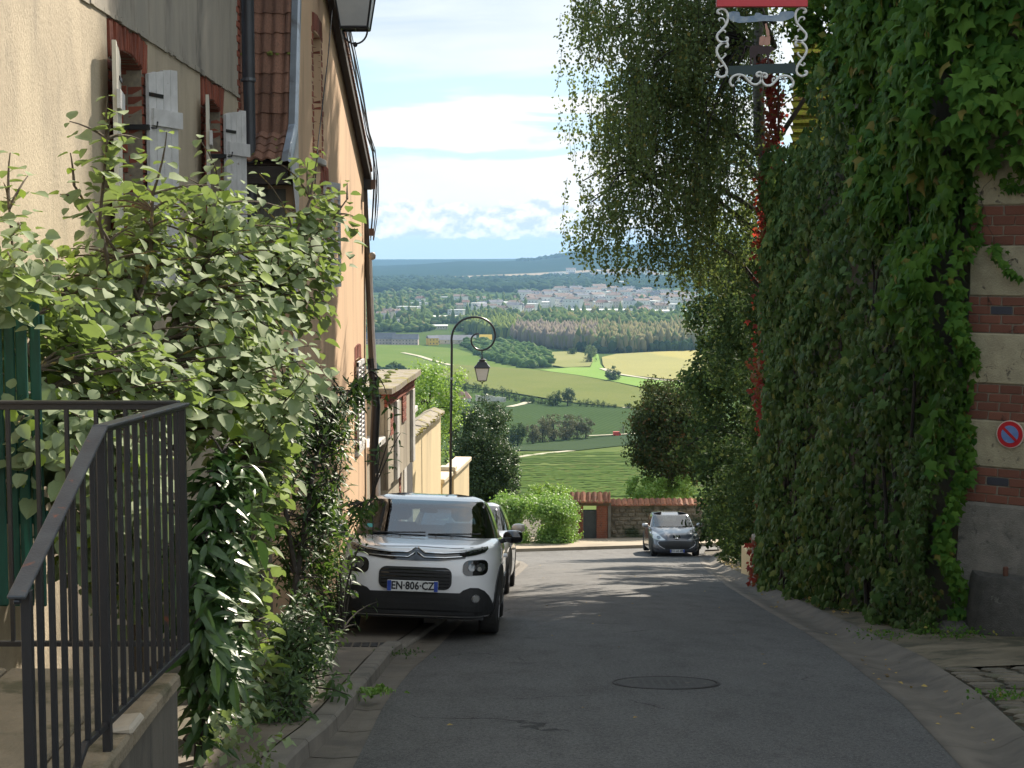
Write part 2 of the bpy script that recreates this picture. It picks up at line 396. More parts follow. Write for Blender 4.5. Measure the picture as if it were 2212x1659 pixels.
def polar_terrain():
    ys = [62.]
    while ys[-1] < 14000: ys.append(ys[-1] * 1.012)
    ys = np.array([66.5] + ys[8:])
    tx = np.linspace(-.62, .62, 260)
    Y, T = np.meshgrid(ys, tx, indexing='ij'); X = Y * T; Z = terr(X, Y)
    wob = np.sin(X * .011 + Y * .004) * np.sin(Y * .007 - X * .003)
    Z = Z + np.clip((Y - 5900) / 2500, 0, 1) * np.clip((14000 - Y) / 4000, 0, 1) * wob * 4
    a, b = Y.shape; vs = np.stack([X, Y, Z], -1).reshape(-1, 3)
    i = np.arange((a - 1) * b).reshape(a - 1, b)[:, :-1].ravel()
    return vs, np.stack([i, i + 1, i + b + 1, i + b], -1)
def terrain_mat():
    m = bpy.data.materials.new('valley_land'); m.use_nodes = True; t = NT(m.node_tree); b = t.n['Principled BSDF']
    g = t.new('ShaderNodeNewGeometry'); p = g.outputs['Position']
    sx = t.new('ShaderNodeSeparateXYZ'); t.l.new(p, sx.inputs[0])
    n1 = t.noise(t.mapping(p, (.0012, .0006, 0)), 1, 5); n2 = t.noise(t.mapping(p, (.012, .006, 0)), 1, 6)
    n3 = t.noise(t.mapping(p, (.15, .1, 0)), 1, 4)
    vor = t.new('ShaderNodeTexVoronoi'); vor.inputs['Scale'].default_value = 1; t.l.new(t.mapping(p, (.0022, .0011, 0), rot=(0, 0, .3)), vor.inputs['Vector'])
    fields = t.ramp(vor.outputs['Color'], [(0, (.05, .085, .03)), (.35, (.075, .11, .035)), (.6, (.11, .13, .05)), (.8, (.22, .17, .12)), (1, (.06, .09, .035))], 'CONSTANT')
    near = t.mix(t.sstep(n2, .35, .65), (.06, .1, .03), (.085, .12, .04)); near = t.mix(t.math('MULTIPLY', n3, .5), near, (.05, .075, .025))
    far = t.mix(t.sstep(n2, .45, .55), fields, (.035, .06, .03))
    col = t.mix(t.sstep(sx.outputs[1], 1500, 5000), near, far)
    wood = t.mix(n3, (.012, .026, .016), (.022, .04, .024))
    wf = t.math('MULTIPLY', t.sstep(sx.outputs[1], 6550, 6800), t.math('ADD', .8, t.math('MULTIPLY', n1, .3), clamp=True))
    col = t.mix(wf, col, wood)
    t.l.new(col, b.inputs['Base Color']); b.inputs['Roughness'].default_value = 1; b.inputs['Specular IOR Level'].default_value = 0
    return m
vs, fs = polar_terrain()
o = npobj('valley_terrain', vs, fs, terrain_mat(), smooth=True); o['kind'] = 'structure'

# ground sheet under street, houses and gardens
mb = MB(); ys = list(np.arange(-14, 70.1, 1.5)) + [75, 82]; P = []
for y in ys:
    P.append([(x, y, zr(y) - .12 - (.5 if y > 66 else 0)) for x in (-60, -30, -15, -8, -4, -2, 0, 2, 4, 6, 8, 12, 20, 40, 70)])
mb.grid(P); struct('ground', mb, M_dirt, smooth='all')

# asphalt
M_road = M_asphalt
mb = MB(); ys = list(np.arange(-6, 20, .5)) + list(np.arange(20, 66, 1.))
P = []
for y in ys:
    a, b_ = XL(y), XR(y) if y < 60 else 9.
    P.append([(a + (b_ - a) * k / 12, y, zr(y) + .045 * math.sin(math.pi * k / 12) * (1 if y < 45 else .4)) for k in range(13)])
mb.grid(P)
struct('road', mb, M_road, smooth='all')
# side street going off left and right at the bottom of the hill
mb = MB()
P = [[(x, y, zr(y) - .01) for x in (-40, -25, -12, -5, 0, 5, 7)] for y in (50, 53, 56, 59, 62)]
mb.grid(P); struct('side_road', mb, M_asphalt, smooth='all')

def strip(name, f0, f1, prof, y0, y1, step, m, kind='structure', sm='all'):
    """a strip along the street: prof = list of (t, dz)"""
    mb = MB(); P = []
    y = y0
    while y <= y1 + 1e-6:
        a, b_ = f0(y), f1(y)
        P.append([(a + (b_ - a) * t_, y, zr(y) + dz) for t_, dz in prof]); y += step
    mb.grid(P); o = obj(name, mb, m, smooth=sm)
    o['kind'] = kind; return o
# concrete dished gutter on the right, laid in lengths with a thin joint
gut = bpy.data.objects.new('gutter', None); COL.objects.link(gut); gut['kind'] = 'structure'
y = 3.
while y < 56:
    L = 1.6 if y < 20 else 3.
    mb = MB(); P = []
    n = 7
    for k in range(n):
        yy = y + .004 + (L - .008) * k / (n - 1); a, b_ = XR(yy) - .012, XK(yy)
        P.append([(a + (b_ - a) * t_, yy + .06 * t_, zr(yy) + dz + .003) for t_, dz in ((0, -.05), (.004, .004), (.2, -.006), (.4, -.03), (.52, -.038), (.68, -.018), (.85, .028), (.97, .05), (1., .045), (1.003, -.06))])
    mb.grid(P); obj('gutter_stone', mb, M_gutter, gut, smooth='all')
    y += L
strip('gutter_bed', lambda y: XR(y) - .02, lambda y: XK(y) + .02, [(0, -.06), (1, -.05)], -6, 62, 2, M_dirt)
# left side: flat channel, kerb stones, pavement
KX = lambda y: float(np.interp(y, [-5, 0, 8.7, 9.7, 14.4, 16.3, 20, 26, 34, 42, 47, 50], [-1.2, -1.2, -1.2, -1.13, -1.1, -.96, -.76, -.46, -.07, .2, 0., -.9]))
chn = bpy.data.objects.new('left_channel', None); COL.objects.link(chn); chn['kind'] = 'structure'
krb = bpy.data.objects.new('kerb', None); COL.objects.link(krb); krb['kind'] = 'structure'
y = 4.
while y < 49:
    L = 1.0
    mb = MB(); P = []
    for k in range(3):
        yy = y + .01 + (L - .02) * k / 2; P.append([(KX(yy) - .01, yy, zr(yy) + .006), ((KX(yy) + XL(yy)) / 2, yy, zr(yy) - .004), (XL(yy) + .015, yy, zr(yy) + .006), (XL(yy) + .015, yy, zr(yy) - .05)])
    mb.grid(P); obj('channel_stone', mb, M_gutter, chn, smooth='all')
    h = .11 if y < 14.2 or y > 17.5 else .045
    mb = MB(); P = []
    for k in range(3):
        yy = y + .006 + (L - .012) * k / 2; x = KX(yy); z = zr(yy)
        P.append([(x + .012, yy, z - .05), (x + .004, yy, z + h - .02), (x - .012, yy, z + h), (x - .13, yy, z + h + .004), (x - .145, yy, z + h - .004), (x - .15, yy, z - .05)])
    mb.grid(P); n = len(P[0]); mb.f.append(tuple(range(n))); mb.m.append(0); mb.f.append(tuple(range(3 * n - 1, 2 * n - 1, -1))); mb.m.append(0)
    obj('kerb_stone', mb, M_kerb, krb)
    y += L
def hk(y): return float(np.interp(y, [0, 13.9, 14.6, 17.2, 18, 60], [.11, .11, .05, .05, .11, .11]))
mb = MB(); P = []
for y in np.arange(-2, 51, .5):
    x = KX(y) - .155; P.append([(x - w, y, zr(y) + hk(y) - .004 + w * .01) for w in (0, .6, 1.2, 2.)])
mb.grid(P); struct('left_pavement', mb, M_side, smooth='all')
# cast drain channel across the pavement in front of the car
mb = MB()
for k in range(14):
    x = -2.3 + k * .085
    mb.bevbox((x, 15.05, zr(15.1) + .052), (x + .07, 15.2, zr(15.1) + .064), .004)
tag(obj('drain_grating', mb, M_dark), 'narrow dark drain grating across the pavement in front of the white car', 'drain')

# right side verge: beaten earth, rubble, cobbles in front of the corner building
strip('right_verge', lambda y: XK(y) - .005, lambda y: XK(y) + 3.0, [(0, .035), (.08, .06), (.3, .09), (1, .12)], 13.2, 62, .6, mat('verge_earth', (.19, .155, .1), (.11, .09, .055), .95, 2.5, .8, 60, c3=(.06, .055, .03), s3=1.4, t3=(.48, .62)))
cob = bpy.data.objects.new('stone_paving', None); COL.objects.link(cob); cob['kind'] = 'structure'
M_cob = mat('paving_stone', (.15, .125, .09), (.095, .08, .055), .85, 6, .7, 45, c3=(.075, .08, .04), s3=4, objrnd=.45, bdist=.02)
strip('paving_bed', lambda y: XK(y) - .005, lambda y: XK(y) + 3.4, [(0, .03), (1, .09)], 2, 14.2, .6, mat('paving_joint', (.05, .048, .03), (.03, .035, .018), .95, 6, .9, 50))
yy = 6.6
while yy < 13.9:
    d = random.uniform(.17, .27); x = XK(yy) + .03
    while x < 4.9 + (yy - 9) * .12:
        w = random.uniform(.2, .46)
        if yy > 13.1 and x < XK(yy) + .3: x += w; continue
        mb = MB(); n = 9; cx, cy = x + w / 2, yy + d / 2
        ring = []; 
        for k in range(n):
            a = 2 * math.pi * k / n + .3; rx, ry = w / 2 * random.uniform(.84, 1.02), d / 2 * random.uniform(.84, 1.02)
            c_, s_ = math.cos(a), math.sin(a); e = .62
            ring.append((cx + rx * math.copysign(abs(c_) ** e, c_), cy + ry * math.copysign(abs(s_) ** e, s_)))
        z0 = zr(cy) + .035 + .055 * (cx - XK(cy)) / 3; h = random.uniform(.012, .03)
        vs = [(p[0], p[1], z0 - .05 - (p[1] - cy) * .155) for p in ring] + [(p[0], p[1], z0 + h * .5 - (p[1] - cy) * .155) for p in ring] + [(cx + (p[0] - cx) * .86, cy + (p[1] - cy) * .86, z0 + h - (p[1] - cy) * .155) for p in ring]
        fs = [(k, (k + 1) % n, n + (k + 1) % n, n + k) for k in range(n)] + [(n + k, n + (k + 1) % n, 2 * n + (k + 1) % n, 2 * n + k) for k in range(n)] + [tuple(2 * n + k for k in range(n))]
        mb.add(vs, fs); obj('stone', mb, M_cob, cob, loc=(cx, cy, z0))
        x += w + .015
    yy += d + .012
# pavement across the end of the street
mb = MB(); P = []
for x in np.arange(-14, 10.1, 1.):
    y0 = YF(x); P.append([(x, y0 + d, zr(y0 + d) + (.0 if d == 0 else .13) + .004) for d in (0, .02, .2, 1.5, 3.5, 9)])
mb.grid(P); struct('far_pavement', mb, mat('far_paving', (.33, .27, .19), (.26, .21, .15), .85, .8, .3, 40, c3=(.2, .16, .11), s3=.5))

# manhole
mh = thing('manhole_cover', 'round worn manhole cover set in the dark asphalt', 'manhole cover', (1.2, 12.22, zr(12.22) + .040), (math.atan(-.15), 0, 0))
M_iron = mat('cast_iron', (.062, .06, .057), (.045, .043, .041), .75, 12, .6, 90, metal=.1, c3=(.15, .12, .09), s3=9, t3=(.6, .7))
mb = MB(); mb.lathe([(.415, -.01), (.42, .008), (.405, .010), (.40, .002), (.395, -.01)], 40); obj('frame', mb, mat('worn_frame', (.022, .021, .02), (.034, .03, .026), .8, 16, .5, 60), mh, local=True)
mb = MB(); mb.lathe([(.39, -.01), (.388, .008), (.37, .010), (.1, .008)], 40)
for i in range(-5, 6):
    for j in range(-5, 6):
        if i * i + j * j < 26: mb.bevbox((i * .066 - .02, j * .066 - .02, .005), (i * .066 + .02, j * .066 + .02, .010), .003)
obj('lid', mb, M_iron, mh, local=True)
# patched asphalt ring round it
mb = MB(); n = 40; ring0 = [(.42 * math.cos(2 * math.pi * k / n), .42 * math.sin(2 * math.pi * k / n), .003) for k in range(n)]
ring1 = [(p[0] * (1.03 + .06 * random.random()), p[1] * (1.03 + .06 * random.random()), -.004) for p in ring0]
mb.grid([ring0, ring1], close=True); obj('asphalt_collar', mb, mat('patch_asphalt', (.03, .03, .032), (.045, .043, .042), .8, 20, .6, 120), mh, local=True)

# ------------------------------------------------------------------ fields draped on the land
def field(name, poly, m, off=.25, rows=46):
    """poly: outline in picture degrees read off the photo, laid on the land"""
    pts = [tground(u, v) for u, v in poly]
    ly = [math.log(p[1]) for p in pts]; tx = [p[0] / p[1] for p in pts]; n = len(pts)
    lo, hi = min(ly), max(ly); vs = []; fs = []; prev = None
    ks = sorted(set([lo + (hi - lo) * k / rows for k in range(rows + 1)] + ly))
    ks = [ks[0] + 1e-7] + ks[1:-1] + [ks[-1] - 1e-7]
    for k0, k1 in zip(ks, ks[1:]):
        if k1 - k0 < 1e-8: continue
        km = (k0 + k1) / 2; ed = []
        for i in range(n):
            a, b_ = ly[i], ly[(i + 1) % n]
            if (a < km) != (b_ < km):
                f = lambda k: tx[i] + (tx[(i + 1) % n] - tx[i]) * (k - a) / (b_ - a)
                ed.append((f(km), f(k0), f(k1)))
        ed.sort()
        for e0, e1 in zip(ed[::2], ed[1::2]):
            C = 10; b = len(vs)
            for k, q0, q1 in ((k0, e0[1], e1[1]), (k1, e0[2], e1[2])):
                Y = math.exp(k)
                for c in range(C + 1):
                    X = (q0 + (q1 - q0) * c / C) * Y; vs.append((X, Y, float(terr(X, Y)) + off * Y / 300))
            fs += [(b + c, b + c + 1, b + C + 2 + c, b + C + 1 + c) for c in range(C)]
    o = npobj(name, vs, fs, m); o['kind'] = 'structure'; return o
def fieldmat(name, c1, c2, rot=0., row=0., rs=.35, sc_=.02, c3=None):
    m = bpy.data.materials.new(name); m.use_nodes = True; t = NT(m.node_tree); b = t.n['Principled BSDF']
    p = t.new('ShaderNodeNewGeometry').outputs['Position']
    n = t.noise(t.mapping(p, (sc_, sc_ * .6, 0)), 1, 6, .6); n2 = t.noise(t.mapping(p, (.5, .4, 0)), 1, 4, .7)
    col = t.mix(t.sstep(n, .3, .7), c1, c2); 
    if c3: col = t.mix(t.sstep(t.noise(t.mapping(p, (sc_ * 1.5, sc_ * .5, 0), (5, 5, 0)), 1, 5), .55, .66), col, c3)
    hv = t.new('ShaderNodeHueSaturation'); t.l.new(col, hv.inputs['Color']); t.put(hv.inputs['Value'], t.math('ADD', .72, t.math('MULTIPLY', n2, .56))); col = hv.outputs[0]
    if row:
        w = t.new('ShaderNodeTexWave', wave_type='BANDS'); w.inputs['Scale'].default_value = row; w.inputs['Distortion'].default_value = 1.2; w.inputs['Detail'].default_value = 1
        t.l.new(t.mapping(p, (1, 1, 0), rot=(0, 0, rot)), w.inputs['Vector'])
        col = t.mix(t.math('MULTIPLY', w.outputs[1], rs), col, tuple(x * .45 for x in c1))
    t.l.new(col, b.inputs['Base Color']); b.inputs['Roughness'].default_value = 1; b.inputs['Specular IOR Level'].default_value = 0
    return m
FM = {}
FM['v1'] = fieldmat('vine_green', (.115, .17, .045), (.14, .185, .055), .5, .1, .25)
FM['v2'] = fieldmat('vine_olive', (.14, .165, .055), (.165, .18, .065), .4, .1, .25)
FM['v3'] = fieldmat('vine_cloud_shade', (.05, .08, .032), (.06, .092, .038), .2, .12, .3)  # darker crop green with cloud shade put into the colour
FM['v4'] = fieldmat('vine_dull', (.05, .075, .04), (.06, .085, .045), .3, .2, .3)
FM['v5'] = fieldmat('vine_near', (.1, .14, .045), (.135, .165, .06), -.25, .25, .3, .03)
FM['mead'] = fieldmat('meadow', (.17, .27, .07), (.2, .29, .085), sc_=.01)
FM['gold'] = fieldmat('ripe_crop', (.3, .28, .12), (.26, .25, .11), sc_=.006, c3=(.34, .3, .12))
FM['tan'] = fieldmat('stubble', (.25, .24, .11), (.21, .22, .09), sc_=.01)
FM['path'] = fieldmat('chalk_track', (.5, .46, .36), (.42, .4, .3), sc_=.1)
FM['pink'] = fieldmat('bare_soil', (.34, .27, .2), (.24, .2, .15), sc_=.0015, c3=(.12, .13, .06))
field('vineyard_slope', [(700, 745), (905, 748), (985, 755), (1060, 782), (1130, 797), (1180, 803), (1100, 850), (1000, 838), (900, 815), (700, 800)], FM['v1'], .2)
field('vineyard_lower', [(985, 790), (1130, 800), (1215, 808), (1330, 829), (1400, 845), (1560, 880), (1560, 890), (1370, 885), (1240, 872), (1100, 850), (1000, 832), (930, 810)], FM['v2'], .25)
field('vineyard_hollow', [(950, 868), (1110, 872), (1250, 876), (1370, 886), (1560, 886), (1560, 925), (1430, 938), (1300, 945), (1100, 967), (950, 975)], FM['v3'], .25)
field('vineyard_ribbon', [(1100, 967), (1300, 947), (1430, 939), (1560, 930), (1560, 955), (1390, 961), (1250, 976), (1160, 977), (1100, 975)], FM['v4'], .3)
field('vineyard_near', [(950, 977), (1160, 978), (1250, 977), (1390, 962), (1600, 955), (1600, 1100), (800, 1110)], FM['v5'], .25, 60)
field('meadow', [(1165, 802), (1235, 797), (1275, 797), (1282, 781), (1276, 770), (1292, 768), (1297, 790), (1310, 805), (1345, 816), (1420, 824), (1560, 838), (1560, 876), (1500, 860), (1400, 843), (1320, 826), (1250, 814)], FM['mead'], .3)
field('golden_field', [(1302, 790), (1300, 775), (1330, 768), (1420, 763), (1600, 757), (1600, 838), (1490, 827), (1400, 818), (1345, 812), (1310, 803)], FM['gold'], .3)
field('stubble_field', [(1172, 765), (1230, 762), (1275, 768), (1282, 782), (1274, 795), (1220, 797), (1180, 790)], FM['tan'], .3)
field('far_strip', [(900, 605), (1000, 602), (1150, 596), (1290, 588), (1400, 586), (1400, 590), (1290, 592), (1190, 600), (1060, 608), (900, 609), (700, 604), (700, 601)], FM['pink'], .5)
def track(name, pts, w, off=.35):
    g = [tground(u, v) for u, v in pts]; mb = MB(); P = []
    for i, (x, y) in enumerate(g):
        a = g[max(0, i - 1)]; b_ = g[min(len(g) - 1, i + 1)]; d = Vector((b_[0] - a[0], b_[1] - a[1])).normalized(); nx, ny = -d.y * w / 2, d.x * w / 2
        P.append([(x + nx, y + ny, float(terr(x + nx, y + ny)) + off * y / 300), (x - nx, y - ny, float(terr(x - nx, y - ny)) + off * y / 300)])
    Q = []
    for p, q in zip(P, P[1:]):
        for k in range(8):
            r_ = []
            for s in (0, 1):
                X = p[s][0] + (q[s][0] - p[s][0]) * k / 8; Y = p[s][1] + (q[s][1] - p[s][1]) * k / 8
                r_.append((X, Y, float(terr(X, Y)) + off * Y / 300))
            Q.append(r_)
    Q.append(P[-1]); mb.grid(Q); struct(name, mb, FM['path'])
track('farm_track', [(1095, 994), (1140, 987), (1190, 981), (1235, 977)], 3.2, .32)
track('farm_track', [(870, 765), (905, 772), (935, 782), (975, 792)], 5, .3)
track('farm_track', [(1100, 882), (1125, 877), (1140, 872)], 4.5, .32)
track('farm_track', [(1270, 945), (1340, 942), (1430, 936)], 3, .34)
track('farm_track', [(1345, 884), (1420, 884)], 5, .34)
track('farm_track', [(1300, 800), (1335, 812), (1400, 822), (1500, 832)], 5, .4)

# rows of vines on the nearest slope: leafy ridges one could not count
def vine_rows():
    vs, fs, rn = [], [], []
    M_ = leafmat('vine_leaf', (.075, .12, .035), (.095, .135, .04), (.11, .13, .045), .08, trans=.0, rough=1, spec=.0)
    for k in range(64):
        y0 = 232 + k * 2.4 * (1 + k * .011)
        n = 90; x0, x1 = -10 - k * .4, 48 + k * 1.3
        xs = np.linspace(x0, x1, n); yy = y0 + (xs - 10) * .28 + np.sin(xs * .1 + k) * .15
        zz = terr(xs, yy); h = .5 + .22 * rng.random(n); w = .55 + .25 * rng.random(n)
        if k % 9 == 4: h = h * .35; w *= .5
        h[rng.random(n) < .03] *= .3
        b = len(vs)
        for i in range(n):
            vs += [(xs[i], yy[i] - w[i], zz[i]), (xs[i] + .2, yy[i] - w[i] * .55, zz[i] + h[i] * .8), (xs[i], yy[i], zz[i] + h[i]), (xs[i] - .2, yy[i] + w[i] * .55, zz[i] + h[i] * .75), (xs[i], yy[i] + w[i], zz[i])]
        for i in range(n - 1):
            for c in range(4): fs.append((b + i * 5 + c, b + i * 5 + c + 1, b + i * 5 + 6 + c, b + i * 5 + 5 + c)); rn.append(random.random())
    o = npobj('vine_rows', vs, fs, M_, rnd=rn); tag(o, 'close rows of green vines on the slope just below the village', 'vines', kind='stuff')
vine_rows()
# ------------------------------------------------------------------ masonry helpers
def frame(O, ex, n=None):
    ex = Vector(ex).normalized(); n = Vector(n).normalized() if n is not None else Vector((ex.y, -ex.x, 0))
    M = Matrix.Identity(4); M.col[0] = (*ex, 0); M.col[1] = (*n, 0); M.col[2] = (0, 0, 1, 0); M.col[3] = (*O, 1)
    return M
PROTO = {}
def proto_mesh(key, build, mats):
    if key not in PROTO:
        mb = build(); me = bpy.data.meshes.new(key); me.from_pydata(mb.v, [], mb.f)
        for m in (mats if isinstance(mats, (list, tuple)) else [mats]): me.materials.append(m)
        if len(me.materials) > 1: me.polygons.foreach_set('material_index', mb.m)
        fixn(me); PROTO[key] = me
    return PROTO[key]
def piece(name, me, parent, M):
    o = bpy.data.objects.new(name, me); COL.objects.link(o); o.parent = parent
    l = rootloc(parent); o.matrix_local = Matrix.Translation(-l) @ M
    return o
def brick_proto(i, m):
    def b():
        random.seed(100 + i); mb = MB(); mb.bevbox((-.5, -.5, -.5), (.5, .5, .5), .06, j=.035); return mb
    return proto_mesh('brick_%s_%d' % (m.name, i), b, m)
def brick(parent, F, s0, s1, z0, z1, d0=-.03, d1=.0, m=None, rot=0., name='brick'):
    m = m or M_brick
    d1 += random.uniform(-.003, .004)
    M = F @ Matrix.Translation(((s0 + s1) / 2, (d0 + d1) / 2, (z0 + z1) / 2)) @ Matrix.Rotation(rot, 4, 'Y') @ Matrix.Diagonal((abs(s1 - s0), d1 - d0, z1 - z0, 1))
    return piece(name, brick_proto(random.randrange(4), m), parent, M)
def courses(parent, F, s0, s1, z0, z1, bl=.22, ch=.075, j=.011, d=0., dark=.0, alt=True, off=0.):
    n = max(1, round((z1 - z0) / ch)); ch = (z1 - z0) / n
    for r_ in range(n):
        s = s0 - (bl / 2 if (r_ % 2 and alt) else 0) + off
        while s < s1 - .01:
            a, b_ = max(s, s0), min(s + bl - j, s1)
            if b_ - a > .03: brick(parent, F, a, b_, z0 + r_ * ch + j / 2, z0 + (r_ + 1) * ch - j / 2, d - .05, d, M_brickdark if random.random() < dark else None)
            s += bl
def slab(F, s0, s1, z0, z1, d0, d1, mb=None, mi=0, b=0.):
    mb = mb or MB(); (mb.bevbox((s0, d0, z0), (s1, d1, z1), b, mi, F) if b else mb.box((s0, d0, z0), (s1, d1, z1), mi, F)); return mb

M_beige = mat('beige_roughcast', (.56, .47, .34), (.47, .39, .285), .95, 3, .9, 75, c3=(.34, .29, .22), s3=1.6, t3=(.5, .75), stretch=(1, 1, .45), bdist=.012)
M_beige2 = mat('beige_smooth_render', (.42, .37, .3), (.33, .3, .25), .9, 3, .5, 60, c3=(.2, .18, .15), s3=2.2, t3=(.5, .68), stretch=(1, 1, .3))
M_orange = mat('apricot_render', (.74, .5, .31), (.66, .45, .28), .9, 1.5, .2, 60, c3=(.5, .33, .21), s3=1.8, t3=(.52, .74), stretch=(1, 1, .14))
M_yellow = mat('cream_render', (.72, .57, .33), (.62, .49, .29), .9, 1.2, .2, 50, c3=(.45, .36, .22), s3=1., t3=(.55, .8), stretch=(1, 1, .2))
M_greywall = mat('stained_render', (.42, .36, .27), (.32, .28, .21), .92, 1.5, .3, 60, c3=(.2, .16, .12), s3=1.6, t3=(.5, .7), stretch=(1.5, 1.5, .15))
M_white = mat('flaking_white_paint', (.68, .67, .66), (.56, .55, .54), .7, 8, .25, 90, c3=(.3, .24, .18), s3=9, t3=(.64, .7))
M_plainw = mat('cream_painted_wood', (.66, .62, .52), (.55, .52, .45), .75, 9, .2, 90, c3=(.3, .25, .18), s3=12, t3=(.63, .7), stretch=(1, 1, .2))
M_zinc = mat('zinc', (.42, .47, .52), (.34, .38, .43), .4, 5, .1, 60, metal=.7, c3=(.22, .22, .22), s3=3)
M_pipe = mat('dark_downpipe', (.055, .06, .07), (.042, .045, .05), .45, 4, .1, 60, spec=.5)
M_tile = mat('clay_tile', (.25, .13, .085), (.17, .085, .055), .85, 12, .4, 90, c3=(.09, .06, .045), s3=7, t3=(.55, .72), objrnd=.55)
M_moss = mat('moss', (.11, .15, .03), (.2, .2, .04), .95, 30, .9, 60)
M_stonecap = mat('mossy_stone_cap', (.3, .26, .2), (.2, .17, .13), .95, 5, .8, 40, c3=(.2, .17, .03), s3=4, t3=(.52, .62))
M_void = mat('dark_room', (.012, .012, .013), rough=.9)
M_pane = glassmat('window_pane', (.25, .27, .28), .03, .12)
M_lime = mat('limewash', (.6, .58, .54), (.45, .43, .4), .9, 4, .3, 60, c3=(.3, .27, .23), s3=3)
M_green = mat('green_paint', (.008, .085, .055), (.006, .045, .032), .6, 8, .3, 40, c3=(.015, .15, .1), s3=10, stretch=(1, 1, .2))

# ------------------------------------------------------------------ house with the beige roughcast wall (left)
h1 = thing('beige_house', 'beige roughcast house wall with two brick-arched windows and open white shutters', 'house', (-2.95, 12, -3.4))
F1 = frame((-2.93, 17.35, 0), (.0158, -1, 0), (1, .0158, 0))           # s runs from the far corner towards the camera
WIN = [(17.35 - 12.45, 17.35 - 11.5), (17.35 - 16.1, 17.35 - 15.15)]
ZS, ZA, ZT = -.32, 1.42, 1.685
mb = MB()
cuts = [0.0, WIN[1][0] - .2, WIN[1][1] + .2, WIN[0][0] - .2, WIN[0][1] + .2, 13.5]
for a, b_ in ((0, 1), (2, 3), (4, 5)): slab(F1, cuts[a] + (.0 if a else .0), cuts[b_], -5.2, 1.7, -.35, 0, mb)
for a, b_ in ((1, 2), (3, 4)): slab(F1, cuts[a], cuts[b_], -5.2, ZS - .12, -.35, 0, mb)
slab(F1, .0, 13.5, -6, -5.2, -.35, 0, mb)
obj('wall', mb, M_beige, h1)
mb = MB(); slab(F1, .12, 13.5, 1.702, 4.6, -.35, .004, mb); obj('upper_wall', mb, M_beige2, h1)
mb = MB(); k = 0
s = .1
while s < 13.4:                                           # irregular drip line between the two renders
    w = random.uniform(.08, .2); slab(F1, s, s + w + .01, 1.67 + random.uniform(-.008, .008), 1.706 + random.uniform(-.006, .006), -.02, .014 + random.uniform(0, .008), mb); s += w
obj('string_course', mb, M_beige2, h1)
mb = MB(); slab(F1, 0, 13.5, -6, 4.6, -6, -.36, mb); obj('inner_mass', mb, M_void, h1)
